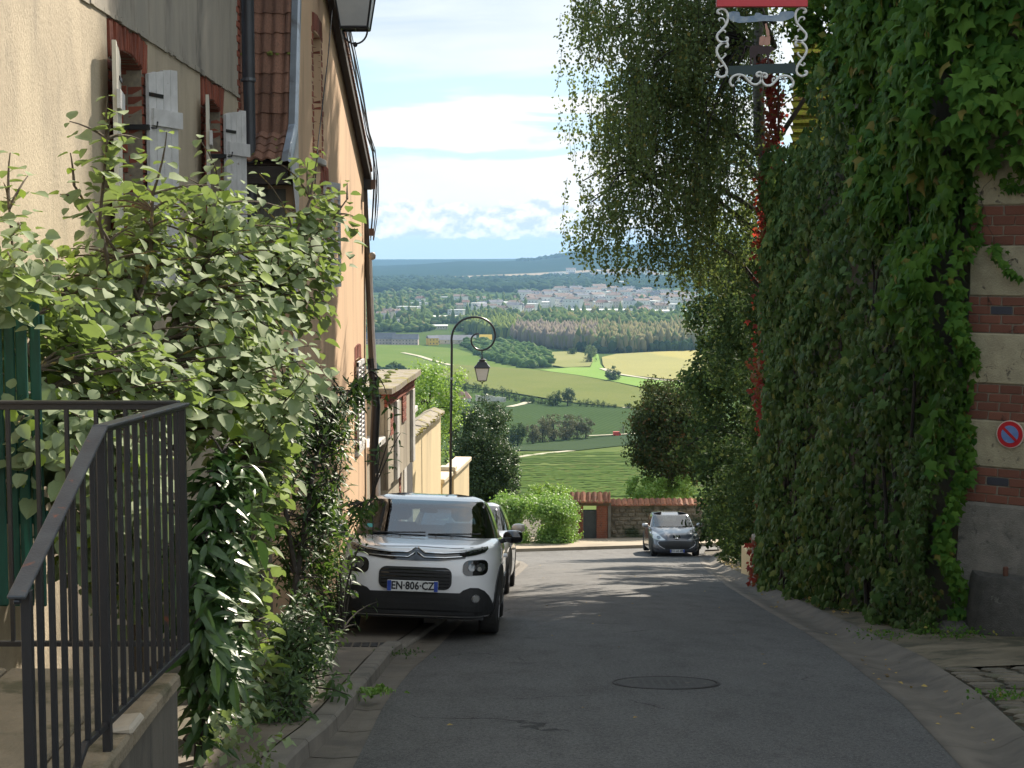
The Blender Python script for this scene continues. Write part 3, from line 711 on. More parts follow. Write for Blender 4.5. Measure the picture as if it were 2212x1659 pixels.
# roof, out of the picture above
mb = MB(); mb.add([F1 @ Vector(p) for p in ((0, .5, 4.5), (13.5, .5, 4.5), (13.5, -3.2, 7.0), (0, -3.2, 7.0), (0, .5, 4.62), (13.5, .5, 4.62), (13.5, -3.2, 7.12), (0, -3.2, 7.12))], [(0, 1, 2, 3), (4, 5, 6, 7), (0, 1, 5, 4), (2, 3, 7, 6), (1, 2, 6, 5), (0, 3, 7, 4)])
obj('roof', mb, M_tile, h1)
for i_, (s0, s1) in enumerate(WIN):
    # mortar backing behind the arch bricks, jambs either side
    sm = (s0 + s1) / 2; hw = (s1 - s0) / 2
    def arch(s_): return ZA + .07 * (1 - ((s_ - sm) / hw) ** 2)
    mb = MB(); poly = [(s0 - .2, ZA - .02), (s0, ZA - .02)] + [(s0 + (s1 - s0) * k / 10, arch(s0 + (s1 - s0) * k / 10)) for k in range(11)] + [(s1, ZA - .02), (s1 + .2, ZA - .02), (s1 + .2, 1.70), (s0 - .2, 1.70)]
    mb.prism(poly, -.34, -.012, 'xz', 0, F1); obj('arch_mortar', mb, M_mortar, h1)
    for a, b_ in ((s0 - .2, s0 - .0), (s1, s1 + .2)): obj('jamb_mortar', slab(F1, a, b_, ZS - .12, ZA - .02, -.34, -.012), M_mortar, h1)
    n = 19
    for k in range(n):                                    # bricks on edge in the flat arch
        a = s0 - .16 + (s1 - s0 + .32) * k / n; b_ = a + (s1 - s0 + .32) / n - .009; c = (a + b_) / 2
        zlo = arch(min(max(c, s0), s1)) if s0 - .02 < c < s1 + .02 else ZA - .03
        t_ = (c - sm) / hw * .1
        brick(h1, F1, a, b_, zlo, 1.672 + random.uniform(-.025, .01), -.3, .002, rot=t_)
    for (a, b_) in ((s0 - .2, s0), (s1, s1 + .2)):         # toothed brick jambs
        z = ZS - .1; r_ = 0
        while z < ZA - .09:
            w = .2 if r_ % 2 else .13
            (q0, q1) = (b_ - w, b_ - .002) if a < s0 - .1 else (a + .002, a + w)
            brick(h1, F1, q0, q1, z, z + .064, -.12, .003); z += .075; r_ += 1
    # bricks of the far reveal, seen inside the opening
    FR = frame(tuple(F1 @ Vector((s0, 0, 0))), tuple((F1.to_3x3() @ Vector((0, -1, 0)))), tuple(F1.to_3x3() @ Vector((1, 0, 0))))
    z = ZS - .02; r_ = 0
    while z < ZA - .03:
        obj('brick', slab(F1, s0 - .02, s0 + random.uniform(.012, .02), z, z + .064, -.3, -.125 - (.0 if r_ % 2 else .03), b=.004), M_brick, h1); z += .075; r_ += 1
    w = obj('window', (lambda m_: (slab(F1, s0 + .0, s0 + .07, ZS, ZA, -.3, -.24, m_), slab(F1, s1 - .07, s1, ZS, ZA, -.3, -.24, m_), slab(F1, sm - .04, sm + .04, ZS, ZA, -.3, -.24, m_), slab(F1, s0, s1, ZS, ZS + .07, -.3, -.24, m_), slab(F1, s0, s1, .85, .9, -.3, -.245, m_), m_)[-1])(MB()), M_plainw, h1)
    mb = MB(); slab(F1, s0 + .01, s1 - .01, ZS, ZA + .05, -.29, -.28, mb); obj('pane', mb, M_pane, w)
    mb = MB(); slab(F1, s0 - .1, s1 + .1, ZS - .1, ZS - .005, -.3, .05, mb, b=.01); obj('window_sill', mb, M_kerb, h1)
    mb = MB(); slab(F1, s0 - .02, s0 + .05, .96, 1.0, -.14, .05, mb); mb.tube([F1 @ Vector(p) for p in ((s0 - .02, .05, .98), (s0 - .05, .09, .98), (s0 - .05, .1, 1.03))], .008, 6)
    obj('shutter_catch', mb, M_dark, h1)
    # shutters: far leaf stands a little off the wall, near leaf is folded back
    for near in (False, True):
        hinge = s1 if near else s0; ang = R(9) if near else R(17); sgn = 1 if near else -1
        HM = F1 @ Matrix.Translation((hinge, .02, 0)) @ Matrix.Rotation(sgn * ang, 4, 'Z')
        loc = HM.translation
        sh = obj('shutter', MB().add([], []), M_white, h1); sh.name = 'shutter'
        sh.data = bpy.data.meshes.new('shutter_frame'); 
        mbf = MB(); wd = .47
        zt = lambda q: ZA - .03 + .07 * (1 - (1 - abs(q) / .475) ** 2)
        for k in range(4):
            q0, q1 = sgn * (k * wd / 4 + .003), sgn * ((k + 1) * wd / 4 - .003)
            mb = MB(); a, b_ = min(q0, q1), max(q0, q1); j0, j1 = random.uniform(-.01, .015), random.uniform(-.03, .03)
            mb.prism([(a, ZS + .02 + j1), (b_, ZS + .02 + j1), (b_, zt(b_) + j0), (a, zt(a) + j0)], 0, .028, 'xz', 0, HM)
            o = obj('plank', mb, M_plainw if near else M_white, sh)
            o.parent = sh
        for zb in (ZA - .42, ZS + .25):
            q_ = mbf if zb > .5 else MB()
            slab(HM, min(sgn * .03, sgn * (wd + .03)), max(sgn * .03, sgn * (wd + .03)), zb, zb + .13, .029, .055, q_)
            if zb < .5: obj('batten', q_, M_white, sh)
        mb2 = MB(); slab(HM, min(sgn * -.0, sgn * .22), max(sgn * -.0, sgn * .22), ZA - .2, ZA - .17, .029, .036, mb2); obj('strap_hinge', mb2, M_dark, sh)
        me = bpy.data.meshes.new('batten'); me.from_pydata([tuple(Vector(p) - rootloc(h1)) for p in mbf.v], [], mbf.f); me.materials.append(M_white); fixn(me); sh.data = me
# brick corner and downpipe
z = 1.1; r_ = 0
while z < 4.4:
    brick(h1, F1, 0, .22 if r_ % 2 else .14, z, z + .066, -.1, .012); z += .077; r_ += 1
dp = thing('downpipe', 'thick dark grey downpipe at the far corner of the beige wall', 'downpipe', (-2.84, 17.42, -4))
mb = MB(); mb.tube([(-2.83, 17.42, -4.1), (-2.84, 17.42, 1.6), (-2.845, 17.42, 1.87)], .062, 14); mb.tube([(-2.845, 17.42, 1.87), (-2.85, 17.42, 4.6)], .069, 14); obj('pipe', mb, M_pipe, dp, smooth=True)
mb = MB(); mb.lathe([(.072, -.012), (.078, 0), (.072, .03)], 14, 0, Matrix.Translation((-2.845, 17.42, 1.87))); mb.box((-2.93, 17.4, 1.86), (-2.86, 17.44, 1.89)); obj('collar', mb, mat('pipe_collar', (.12, .13, .14), rough=.4, metal=.3), dp)
mb = MB(); mb.lathe([(.066, -.015), (.07, 0), (.066, .02)], 14, 0, Matrix.Translation((-2.835, 17.42, -.6))); mb.box((-2.93, 17.4, -.61), (-2.86, 17.44, -.58)); obj('collar', mb, M_pipe, dp)

# ------------------------------------------------------------------ apricot house with its gable on the street
h2 = thing('apricot_house', 'tall apricot house with gable to the street and steep brown tiled roof beside the downpipe', 'house', (-2.4, 22, -5))
GX = -2.4
F2 = frame((GX, 17.72, 0), (0, 1, 0), (1, 0, 0))
openings = [(1.75, 2.55, 1.2, 2.7), (2.45, 3.2, -.45, .9), (6.55, 7.45, -3.0, -1.62)]   # s0, s1, z0, z1
# gable wall cut into upright strips round the openings
def gtop(s): return float(np.interp(s, [0, .15, .8, 1.95, 8.4], [1.02, 1.22, 3.6, 3.78, 1.24]))
ss = sorted(set([0, .15, .8, 1.95, 8.4] + [o_ for q in openings for o_ in q[:2]]))
mb = MB()
for a, b_ in zip(ss, ss[1:]):
    hs = sorted([(q[2], q[3]) for q in openings if q[0] < (a + b_) / 2 < q[1]])
    lo = -6.9
    for z0, z1 in hs + [(None, None)]:
        if z0 is None: mb.prism([(a, lo), (b_, lo), (b_, gtop(b_)), (a, gtop(a))], -.3, 0, 'xz', 0, F2)
        else: mb.prism([(a, lo), (b_, lo), (b_, z0), (a, z0)], -.3, 0, 'xz', 0, F2); lo = z1
obj('gable_wall', mb, M_orange, h2)
mb = MB(); slab(F2, .02, 8.38, -7, 1.0, -5.5, -.31, mb); obj('inner_mass', mb, M_void, h2)
mb = MB(); mb.box((-8, 17.722, -7), (GX - .002, 17.98, 1.02)); obj('front_wall', mb, M_greywall, h2); obj('back_wall', MB().box((-8, 25.8, -7), (GX - .3, 26.1, 1.1)), M_greywall, h2)
for i_, (s0, s1, z0, z1) in enumerate(openings):
    z = z0
    r_ = 0
    while z < z1 - .02:
        for (a, b_) in ((s0 - .16 if r_ % 2 else s0 - .1, s0), (s1, s1 + (.16 if r_ % 2 else .1))): brick(h2, F2, a, b_, z, z + .066, -.2, .006)
        z += .077; r_ += 1
    n = 12
    for k in range(n):
        a = s0 - .08 + (s1 - s0 + .16) * k / n; brick(h2, F2, a, a + (s1 - s0 + .16) / n - .01, z1 - .01 + .03 * math.sin(math.pi * k / (n - 1)), z1 + .21 + .03 * math.sin(math.pi * k / (n - 1)), -.2, .008)
    m_ = MB()
    for a, b_ in ((s0, s0 + .06), (s1 - .06, s1), ((s0 + s1) / 2 - .03, (s0 + s1) / 2 + .03)): slab(F2, a, b_, z0, z1, -.2, -.15, m_)
    slab(F2, s0, s1, z0, z0 + .06, -.2, -.149, m_); slab(F2, s0, s1, z1 - .06, z1, -.2, -.149, m_)
    w = obj('window', m_, M_white, h2); mb = MB(); slab(F2, s0, s1, z0, z1, -.19, -.18, mb); obj('pane', mb, M_pane, w)
    mb = MB(); slab(F2, s0 - .08, s1 + .08, z0 - .09, z0 - .01, -.2, .05, mb, b=.01); obj('window_sill', mb, M_lime, h2)
def louvre(s0, s1, z0, z1, tilt, cols, m):
    HM = F2 @ Matrix.Translation((s0, .03, 0)) @ Matrix.Rotation(tilt, 4, 'Z'); w = s1 - s0
    f = MB(); st = .05
    for k in range(cols + 1):
        c = w * k / cols; slab(HM, max(0, c - st / 2), min(w, c + st / 2), z0, z1, 0, .035, f)
    slab(HM, 0, w, z0, z0 + .07, 0, .036, f); slab(HM, 0, w, z1 - .07, z1, 0, .036, f)
    sh = obj('louvred_shutter', f, m, h2)
    n = int((z1 - z0 - .14) / .07)
    for k in range(n):
        z = z0 + .07 + (k + .5) * .07
        mb = MB(); mb.add([(st / 2, .002, z - .02), (w - st / 2, .002, z - .02), (w - st / 2, .03, z - .03), (st / 2, .03, z - .03), (st / 2, .002, z - .012), (w - st / 2, .002, z - .012), (w - st / 2, .03, z - .022), (st / 2, .03, z - .022)], [(0, 1, 2, 3), (4, 5, 6, 7), (0, 1, 5, 4), (2, 3, 7, 6), (1, 2, 6, 5), (0, 3, 7, 4)], 0, HM)
        obj('slat', mb, m, sh)
louvre(2.42, 3.16, -.42, .92, R(8), 2, M_white)
louvre(6.5, 6.95, -2.98, -1.64, R(0), 1, M_white); louvre(7.0, 7.45, -2.98, -1.64, R(0), 1, M_white)
# steep tiled roof towards us: tile by tile where one sees it
def tile_proto(i):
    def b():
        random.seed(300 + i); mb = MB(); P = []
        for y in (0, 1.):
            r_ = []
            for k in range(9):
                x = k / 8; z = .16 * math.sin(x * 2 * math.pi) + random.uniform(-.02, .02)
                r_.append((x, y, z))
            P.append(r_)
        b0 = [(p[0], p[1] - .0, p[2] - .22) for p in P[0]]
        mb.grid([b0, P[0], P[1]]); return mb
    return proto_mesh('tile_%d' % i, b, M_tile)
rowpts = []          # (y, z) up the roof, following the bell-cast eave
y, z = 17.3, .98
for k in range(4): rowpts.append((y, z)); y += .13; z += .085
for k in range(13): rowpts.append((y, z)); y += .061; z += .227
rf = obj('roof', (lambda mb: (mb.add([(x, y_ + .02, z_ - .02) for x in (-8, -2.42) for y_, z_ in rowpts] , [(k, k + 1, len(rowpts) + k + 1, len(rowpts) + k) for k in range(len(rowpts) - 1)]), mb)[1])(MB()), mat('roof_under', (.06, .035, .025), rough=.9), h2, recalc=False)
for r_ in range(len(rowpts) - 1):
    (y0, z0), (y1, z1) = rowpts[r_], rowpts[r_ + 1]
    L = math.hypot(y1 - y0, z1 - z0); ty, tz = (y1 - y0) / L, (z1 - z0) / L
    for c in range(7):
        x = -2.41 - (c + 1) * .127
        M = Matrix.Identity(4); M.col[0] = (.127, 0, 0, 0); M.col[1] = (0, ty * L * 1.18 + tz * .034, tz * L * 1.18 - ty * .034, 0); M.col[2] = (0, -tz * .1, ty * .1, 0)
        lift = .062; M.col[3] = (x, y0 - tz * lift, z0 + ty * lift + random.uniform(-.006, .006), 1)
        pass
        piece('tile', tile_proto(random.randrange(3)), rf, M @ Matrix.Rotation(R(random.uniform(-1, 1)), 4, 'Z'))
mb = MB()
for k in range(70):
    r_ = random.choice([0, 1, 1, 2, 2, 3, 3, 4, 8, 12]); x = random.uniform(-3.1, -2.45); y0, z0 = rowpts[r_]; s = random.uniform(.01, .026)
    mb.lathe([(s * .4, -.01), (s, 0), (s * .8, s * .3), (s * .2, s * .45)], 6, 0, Matrix.Translation((x, y0 - .06, z0 + random.uniform(-.01, .02))) @ Matrix.Rotation(R(50), 4, 'X'))
obj('moss_tufts', mb, M_moss, rf)['kind'] = 'stuff'
# far slope and dark verge along the gable
mb = MB(); vg = [(.82, 3.7), (1.95, 3.82), (8.55, 1.2)]
for (a, za), (b_, zb) in zip(vg, vg[1:]): mb.prism([(a, za), (b_, zb), (b_, zb + .1), (a, za + .1)], -5.5, .1, 'xz', 0, F2)
obj('roof_slope', mb, M_tile, h2)
mb = MB(); mb.prism([(1.95, 3.70), (8.55, 1.09), (8.55, 1.2), (1.95, 3.82)], .03, .115, 'xz', 0, F2); obj('verge_board', mb, mat('dark_verge', (.03, .024, .02), rough=.8), h2)
mb = MB(); s = 2.
while s < 8.4:
    z = 3.82 + (s - 1.95) * (1.2 - 3.82) / 6.6; slab(F2 @ Matrix.Translation((s, 0, z)) @ Matrix.Rotation(R(21.6), 4, 'Y'), 0, .19, -.02 + .09, .13, .02, .13, mb, b=.01); s += .2
obj('verge_tiles', mb, M_tile, h2)
# zinc flashing on the near verge, cut square at the foot
zl = [(17.24, .9), (17.3, .98), (17.56, 1.15), (17.82, 1.34), (17.88, 1.55), (18.2, 2.75), (18.6, 4.2)]
mb = MB()
P = [[(-2.47, y - .02, z + .05), (-2.47, y - .05, z + .09), (-2.40, y - .06, z + .10), (-2.375, y - .05, z + .08), (-2.375, y, z - .1)] for y, z in zl]
mb.grid(P); obj('zinc_flashing', mb, M_zinc, h2)
mb = MB(); mb.box((-2.95, 17.28, .83), (-2.42, 17.34, .95)); mb.box((-2.95, 17.28, .76), (-2.42, 17.72, .828)); obj('eave_board', mb, mat('dark_wood', (.045, .035, .03), rough=.8), h2)
mb = MB(); mb.add([(-2.372, 17.27, .92), (-2.372, 17.5, 1.1), (-2.372, 17.85, 1.35), (-2.372, 17.86, .7), (-2.372, 17.74, -.2), (-2.372, 17.70, .3)], [(0, 5, 4, 3, 2, 1)]); mb.add([(-2.40, 17.5, .96), (-2.40, 17.70, .3), (-2.40, 17.74, -.2)], [(0, 1, 2)]); mb.box((-2.42, 17.62, -1.2), (-2.385, 17.735, .4)); obj('flaking_trim', mb, M_white, h2)
mb = MB(); mb.box((-2.78, 17.69, -.55), (-2.5, 17.725, .72)); obj('side_shutter', mb, mat('grey_boards', (.2, .19, .16), (.12, .12, .1), .85, 8, stretch=(4, 1, .3)), h2)
# gutter end, pipes and cables down the far corner
p2 = thing('corner_downpipe', 'brown and white downpipe on the far corner of the apricot house', 'downpipe', (-2.33, 26.15, -6))
mb = MB(); mb.tube([(-2.31, 26.1, -1.75), (-2.35, 26.1, -.4), (-2.38, 26.08, .5), (-2.4, 26.05, 1.15)], .048, 10); obj('pipe', mb, mat('brown_pipe', (.13, .1, .07), rough=.6), p2, smooth=True)
mb = MB(); mb.tube([(-2.235, 26.06, -2.0), (-2.27, 26.06, -1.3), (-2.3, 26.06, -.4), (-2.31, 26.06, .0)], .026, 8); mb.tube([(-2.2, 26.02, -6.1), (-2.21, 26.02, -3.6)], .04, 8); obj('white_pipe', mb, M_white, p2, smooth=True)
mb = MB(); mb.tube([(-2.26, 26.1, -6.2), (-2.28, 26.1, -3.2), (-2.24, 26.1, -2.5), (-2.31, 26.1, -1.7)], .075, 10); obj('boot', mb, M_dark, p2, smooth=True); obj('gutter_end', MB().box((-2.42, 25.95, 1.05), (-2.28, 26.15, 1.25)), M_dark, p2)
cb = thing('cable_bundle', 'loose black cables hanging off the apricot gable corner', 'cables', (-2.3, 25.8, 1))
for k in range(7):
    pts = []
    for q in range(13):
        t_ = q / 12; y = 21.5 + 4.5 * min(1, t_ * 1.5); z = (3.5 - .02 * k) - (y - 21.5) * .395 - (.0 if t_ < .67 else (t_ - .67) * 4.2)
        pts.append((-2.27 + .03 * math.sin(k * 2 + t_ * 5) + (.06 * math.sin((t_ - .6) / .4 * math.pi) * (1 + .35 * math.sin(k * 1.7)) if t_ > .6 else 0), y, z + .02 * math.sin(k + 7 * t_)))
    mb = MB(); mb.tube(pts, .0075, 5); obj('cable', mb, M_dark, cb)
mb = MB(); mb.box((-2.27, 25.8, 1.05), (-2.2, 25.9, 1.2)); mb.box((-2.31, 25.85, .3), (-2.23, 25.95, .42)); obj('junction_box', mb, mat('brown_box', (.12, .07, .05), rough=.5), cb)
mb = MB(); mb.lathe([(.02, -.1), (.07, -.07), (.085, 0), (.06, .06), (.03, .08)], 10, 0, Matrix.Translation((-2.26, 25.85, -.02)) @ Matrix.Scale(.7, 4)); obj('insulator', mb, mat('grey_insulator', (.3, .27, .23), rough=.5), cb, smooth=True)
mb = MB(); a = [at(740, -60, 21.4), at(717, 130, 20.4), at(690, 330, 19.2), at(668, 560, 18.4)]
a = [Vector((-2.33, p.y, p.z)) for p in a]; mb.tube(a, .008, 5); tag(obj('cable', mb, M_dark), 'single thin cable slanting down the shaded grey half of the gable', 'cable')

# ------------------------------------------------------------------ wall, lodge and yellow walls lower down
wl = thing('stained_wall', 'stained grey garden wall with pale coping behind the white car', 'wall', (-2.3, 30, -6))
FA = frame((-2.42, 26.3, 0), (.03, 1, 0), (1, -.03, 0))
mb = MB(); mb.prism([(0, -6.2), (8.3, -7.6), (8.3, -3.42), (0, -3.3)], -.3, 0, 'xz', 0, FA); obj('wall', mb, M_greywall, wl)
mb = MB()
for k in range(6): slab(FA, k * 1.38 + .01, k * 1.38 + 1.37, -3.32 - k * .015, -3.2 - k * .015, -.36, .12, mb, b=.015)
obj('coping', mb, M_lime, wl)
for s0 in (5.3,):
    courses(wl, FA, s0, s0 + .3, -6.6, -3.6, bl=.15, d=.012)
mb = MB(); slab(FA, 6.2, 6.75, -7.2, -3.6, -.02, .02, mb); obj('limewashed_strip', mb, M_lime, wl)
mb = MB(); slab(FA, 6.9, 8.2, -7.4, -3.6, -.28, .004, mb); obj('gap_shade_panel', mb, mat('gap_shade', (.05, .045, .04), rough=.9), wl)  # dark panel filling the gap, whose shade is put into the colour

lg = thing('stone_lodge', 'small flat-roofed brick and stone lodge with moss on its roof slab', 'outbuilding', (-2.6, 30, -4))
FL = frame((-2.27, 28.15, 0), (.054, 1, 0), (1, -.054, 0))
mb = MB(); slab(FL, 0, 4.3, -4.2, -2.55, -1.9, 0, mb); obj('wall', mb, M_greywall, lg)
mb = MB()
poly = [(FL @ Vector(p)) for p in ((-.15, .16, 0), (.9, .18, 0), (2.2, .15, 0), (3.4, .17, 0), (4.5, .16, 0), (4.5, -2.0, 0), (2, -2.05, 0), (-.15, -2.0, 0))]
mb.add([(p.x, p.y, -2.46) for p in poly] + [(p.x, p.y, -2.36 + random.uniform(-.01, .01)) for p in poly], [tuple(range(8)), tuple(range(15, 7, -1))] + [(i, 8 + i, 8 + (i + 1) % 8, (i + 1) % 8) for i in range(8)]); obj('roof_slab', mb, M_stonecap, lg)
k = 0
while k < 30:                                              # brick dentils under the slab
    brick(lg, FL, k * .145, k * .145 + .08, -2.55, -2.46, -.05, .09); k += 1
courses(lg, FL, .0, 4.3, -2.71, -2.56, bl=.22, d=.05)
for (s0, z0, z1) in ((.55, -3.3, -2.9), (2.5, -3.25, -2.72)):
    courses(lg, FL, s0, s0 + .55, z0, z1, bl=.18, d=.03)
for s0 in (0., 1.35, 3.9):
    mb = MB(); slab(FL, s0 + .02, s0 + .38, -4.2, -2.72, 0, .06, mb, b=.01); obj('pilaster', mb, M_lime if s0 else M_greywall, lg)
mb = MB()
for k in range(30):
    s = random.uniform(.03, .09); q = FL @ Vector((random.uniform(0, 4.3), random.uniform(-1.2, .1), 0)); mb.lathe([(s, -.01), (s * .9, .01), (s * .4, .03)], 7, 0, Matrix.Translation((q.x, q.y, -2.35)))
obj('moss_tufts', mb, M_moss, lg)['kind'] = 'stuff'

yw = thing('cream_wall', 'sunlit cream garden wall with mossy sloping stone coping and brick end pier', 'wall', (-2.1, 37, -7))
FY = frame((-2.22, 35.0, 0), (.07, 1, 0), (1, -.07, 0))
mb = MB(); mb.prism([(0, -7.4), (5.6, -8.4), (5.6, -4.05), (0, -4.05)], -.35, 0, 'xz', 0, FY); obj('wall', mb, M_yellow, yw)
mb = MB(); pr = [(-.42, -4.06), (-.42, -4.0), (-.17, -3.9), (.1, -4.0), (.1, -4.06)]
for k in range(7):
    s0 = -.05 + k * .82; h = random.uniform(-.012, .012)
    b_ = len(mb.v); mb.add([FY @ Vector((s_, d, z + h)) for s_ in (s0, s0 + .8) for d, z in pr], [tuple(range(5)), tuple(range(9, 4, -1))] + [(i, (i + 1) % 5, 5 + (i + 1) % 5, 5 + i) for i in range(5)])
obj('coping', mb, M_stonecap, yw)
FE = frame((-2.22 - .6, 34.95, 0), (1, 0, 0), (0, -1, 0))      # its end, facing up the street, in brick
mb = MB(); slab(FE, 0, .58, -7.4, -4.1, -.3, -.02, mb); obj('pier_core', mb, M_mortar, yw)
courses(yw, FE, .0, .58, -7.3, -4.35, bl=.29, ch=.078, d=0)
mb = MB(); slab(FE, -.1, .62, -4.34, -4.05, -.3, .08, mb, b=.03); obj('pier_cap', mb, M_stonecap, yw)
mb = MB()
for k in range(60):
    s = random.uniform(.02, .05); q = FY @ Vector((random.uniform(0, 5.5), random.uniform(.0, .11), 0)); mb.lathe([(s, -.02), (s * .9, .01), (s * .4, .02)], 6, 0, Matrix.Translation((q.x, q.y, -4.0 + random.uniform(-.01, .02))))
obj('moss_tufts', mb, mat('yellow_lichen', (.3, .22, .03), (.2, .18, .04), .95), yw)['kind'] = 'stuff'

lw = thing('low_cream_wall', 'lower cream wall with plain coping and gate opening beyond the lamp post', 'wall', (-1.6, 43, -8))
FW = frame((-1.8, 40.9, 0), (.11, 1, 0), (1, -.11, 0))
mb = MB(); mb.prism([(0, -8.4), (1.6, -8.5), (1.6, -5.92), (0, -5.92)], -.3, 0, 'xz', 0, FW); mb.prism([(1.6, -8.6), (4.6, -9.4), (4.6, -5.92), (1.6, -5.92)], -.3, 0.06, 'xz', 0, FW); obj('wall', mb, M_yellow, lw)
mb = MB(); slab(FW, -.05, 1.6, -5.92, -5.8, -.35, .06, mb, b=.02); slab(FW, 1.62, 4.65, -5.92, -5.8, -.35, .13, mb, b=.02); slab(FW, 1.55, 1.95, -5.8, -5.69, -.33, .1, mb, b=.02); obj('coping', mb, mat('cream_coping', (.7, .58, .4), (.6, .5, .34), .85), lw)
gf = thing('green_fence', 'dark green vertical-slat fence panel standing above the low cream wall', 'fence', (-2, 42, -6))
for k in range(5):
    mb = MB(); q = FW @ Vector((-.3 + k * .17, -.3, 0)); mb.bevbox((q.x - .05, q.y - .06, -5.9), (q.x + .05, q.y + .06, -4.6 + .08 * (k % 2)), .01); obj('slat', mb, M_green, gf)
mb = MB(); q0 = FW @ Vector((-.4, -.35, 0)); q1 = FW @ Vector((.6, -.35, 0)); mb.tube([(q0.x, q0.y, -4.85), (q1.x, q1.y, -4.85)], .04, 4); mb.tube([(q0.x, q0.y, -5.6), (q1.x, q1.y, -5.6)], .04, 4); obj('rail', mb, M_green, gf)

# ------------------------------------------------------------------ wall and gate across the end of the street
ew = thing('end_wall', 'low rubble wall with red tile coping across the bottom of the street', 'wall', (6, 65, -11.7))
FG = frame((4.1, 65.3, 0), (1, .03, 0), (.03, -1, 0))
M_rub = mat('rubble_stone', (.26, .22, .16), (.14, .12, .085), .95, 3.5, .9, 12, c3=(.035, .05, .02), s3=.8, t3=(.45, .62), bdist=.05)
mb = MB(); slab(FG, 0, 12, -12.6, -10.35, -.35, 0, mb); obj('core', mb, M_rub, ew)
mb = MB(); z = -11.9
while z < -10.5:
    s = random.uniform(0, .2)
    while s < 6:
        w = random.uniform(.2, .5); h = random.uniform(.13, .2); slab(FG, s, s + w - .03, z, z + h - .02, -.05, random.uniform(.015, .06), mb, b=.03); s += w
    z += .18
obj('stones', mb, M_rub, ew)['kind'] = 'stuff'
def coping(parent, F, s0, s1, zt, half, drop, n=None):
    k = 0; s = s0
    while s < s1 - .02:
        w = min(.23, s1 - s)
        for sd in (1, -1):
            mb = MB(); a = zt + random.uniform(-.015, .015)
            mb.add([F @ Vector(p) for p in ((s, -.17, a), (s + w - .015, -.17, a), (s + w - .015, -.17 + sd * half, a - drop), (s, -.17 + sd * half, a - drop), (s + w * .5, -.17, a + .05), (s + w * .5, -.17 + sd * half, a - drop + .05), (s, -.17 + sd * half, a - drop - .03), (s + w - .015, -.17 + sd * half, a - drop - .03))], [(0, 4, 5, 3), (4, 1, 2, 5), (3, 5, 2, 7, 6)])
            obj('tile', mb, M_rtile, parent, recalc=False)
        s += w
M_rtile = mat('red_coping_tile', (.36, .15, .08), (.25, .1, .055), .85, 8, .3, 40, c3=(.12, .08, .06), s3=3, objrnd=.6)
coping(ew, FG, 0, 5.8, -10.12, .36, .2)
gt = thing('garden_gate', 'narrow dark gate between two brick piers under a small tiled roof', 'gate', (3.3, 65, -11.8))
FB = frame((2.55, 64.6, 0), (1, 0, 0), (0, -1, 0))
mb = MB()
for (a, b_) in ((.0, .38), (.92, 1.38)):
    z = -12.
    r_ = 0
    while z < -10.25:
        s = a - (.055 if r_ % 2 else 0)
        while s < b_ - .02:
            q0, q1 = max(a, s), min(b_, s + .21)
            if q1 - q0 > .03: slab(FB, q0, q1 - .012, z, z + .063, -.35, random.uniform(0, .008), mb)
            s += .21
        z += .075; r_ += 1
bk = obj('brick_courses', mb, mat('pier_brick', (.33, .11, .06), (.24, .08, .05), .9, 3, .3, 40, c3=(.16, .06, .04), s3=6), gt); bk['kind'] = 'stuff'
mb = MB(); slab(FB, .01, .37, -12.2, -10.25, -.34, -.01, mb); slab(FB, .93, 1.37, -12.2, -10.25, -.34, -.01, mb); obj('pier', mb, M_mortar, gt)
mb = MB(); slab(FB, 1.385, 1.5, -12.2, -10.1, -.9, .03, mb); obj('side_post', mb, M_kerb, gt)
mb = MB(); slab(FB, .38, .92, -12.0, -10.5, -.2, -.14, mb); obj('door', mb, mat('grey_door', (.09, .095, .1), (.07, .075, .08), .6, 4), gt)
mb = MB(); slab(FB, -.1, 1.45, -10.25, -10.14, -.4, .06, mb); obj('lintel', mb, mat('weathered_beam', (.16, .11, .07), rough=.9), gt)
coping(gt, frame((2.35, 64.65, 0), (1, 0, 0), (0, -1, 0)), 0, 1.7, -9.75, .42, .34)
ll = thing('low_tiled_wall', 'short tile-capped wall joining the gate to the pale hedge', 'wall', (1.8, 65, -11.8))
FC = frame((1.2, 64.9, 0), (1, 0, 0), (0, -1, 0)); mb = MB(); slab(FC, 0, 1.3, -12.4, -10.5, -.3, 0, mb); obj('wall', mb, M_rub, ll); coping(ll, FC, 0, 1.3, -10.2, .36, .22)
# ------------------------------------------------------------------ corner house on the right, banded in brick and stone
M_stone = mat('tufa_stone', (.42, .36, .23), (.33, .28, .18), .9, 7, .6, 60, c3=(.12, .1, .07), s3=9, t3=(.6, .68), bdist=.02, objrnd=.15)
M_cem = mat('cement_plinth', (.23, .205, .17), (.16, .145, .12), .92, 7, .8, 70, c3=(.09, .085, .07), s3=5, t3=(.55, .68), bdist=.02)
M_cemd = mat('dark_cement', (.1, .092, .08), (.065, .06, .05), .92, 9, .9, 70, c3=(.15, .14, .12), s3=14, t3=(.6, .7), bdist=.02)
rh = thing('corner_house', 'corner house banded in brick and pale stone under ivy at the right edge', 'house', (5.5, 17, -4.2))
RC = Vector((4.70, 16.4, 0)); FRH = frame(RC, (.785, -.62, 0)); FRI = frame(RC, (0, 1, 0), (-1, 0, 0))
zq = lambda v: at(2100, v, 16.35).z
mb = MB()
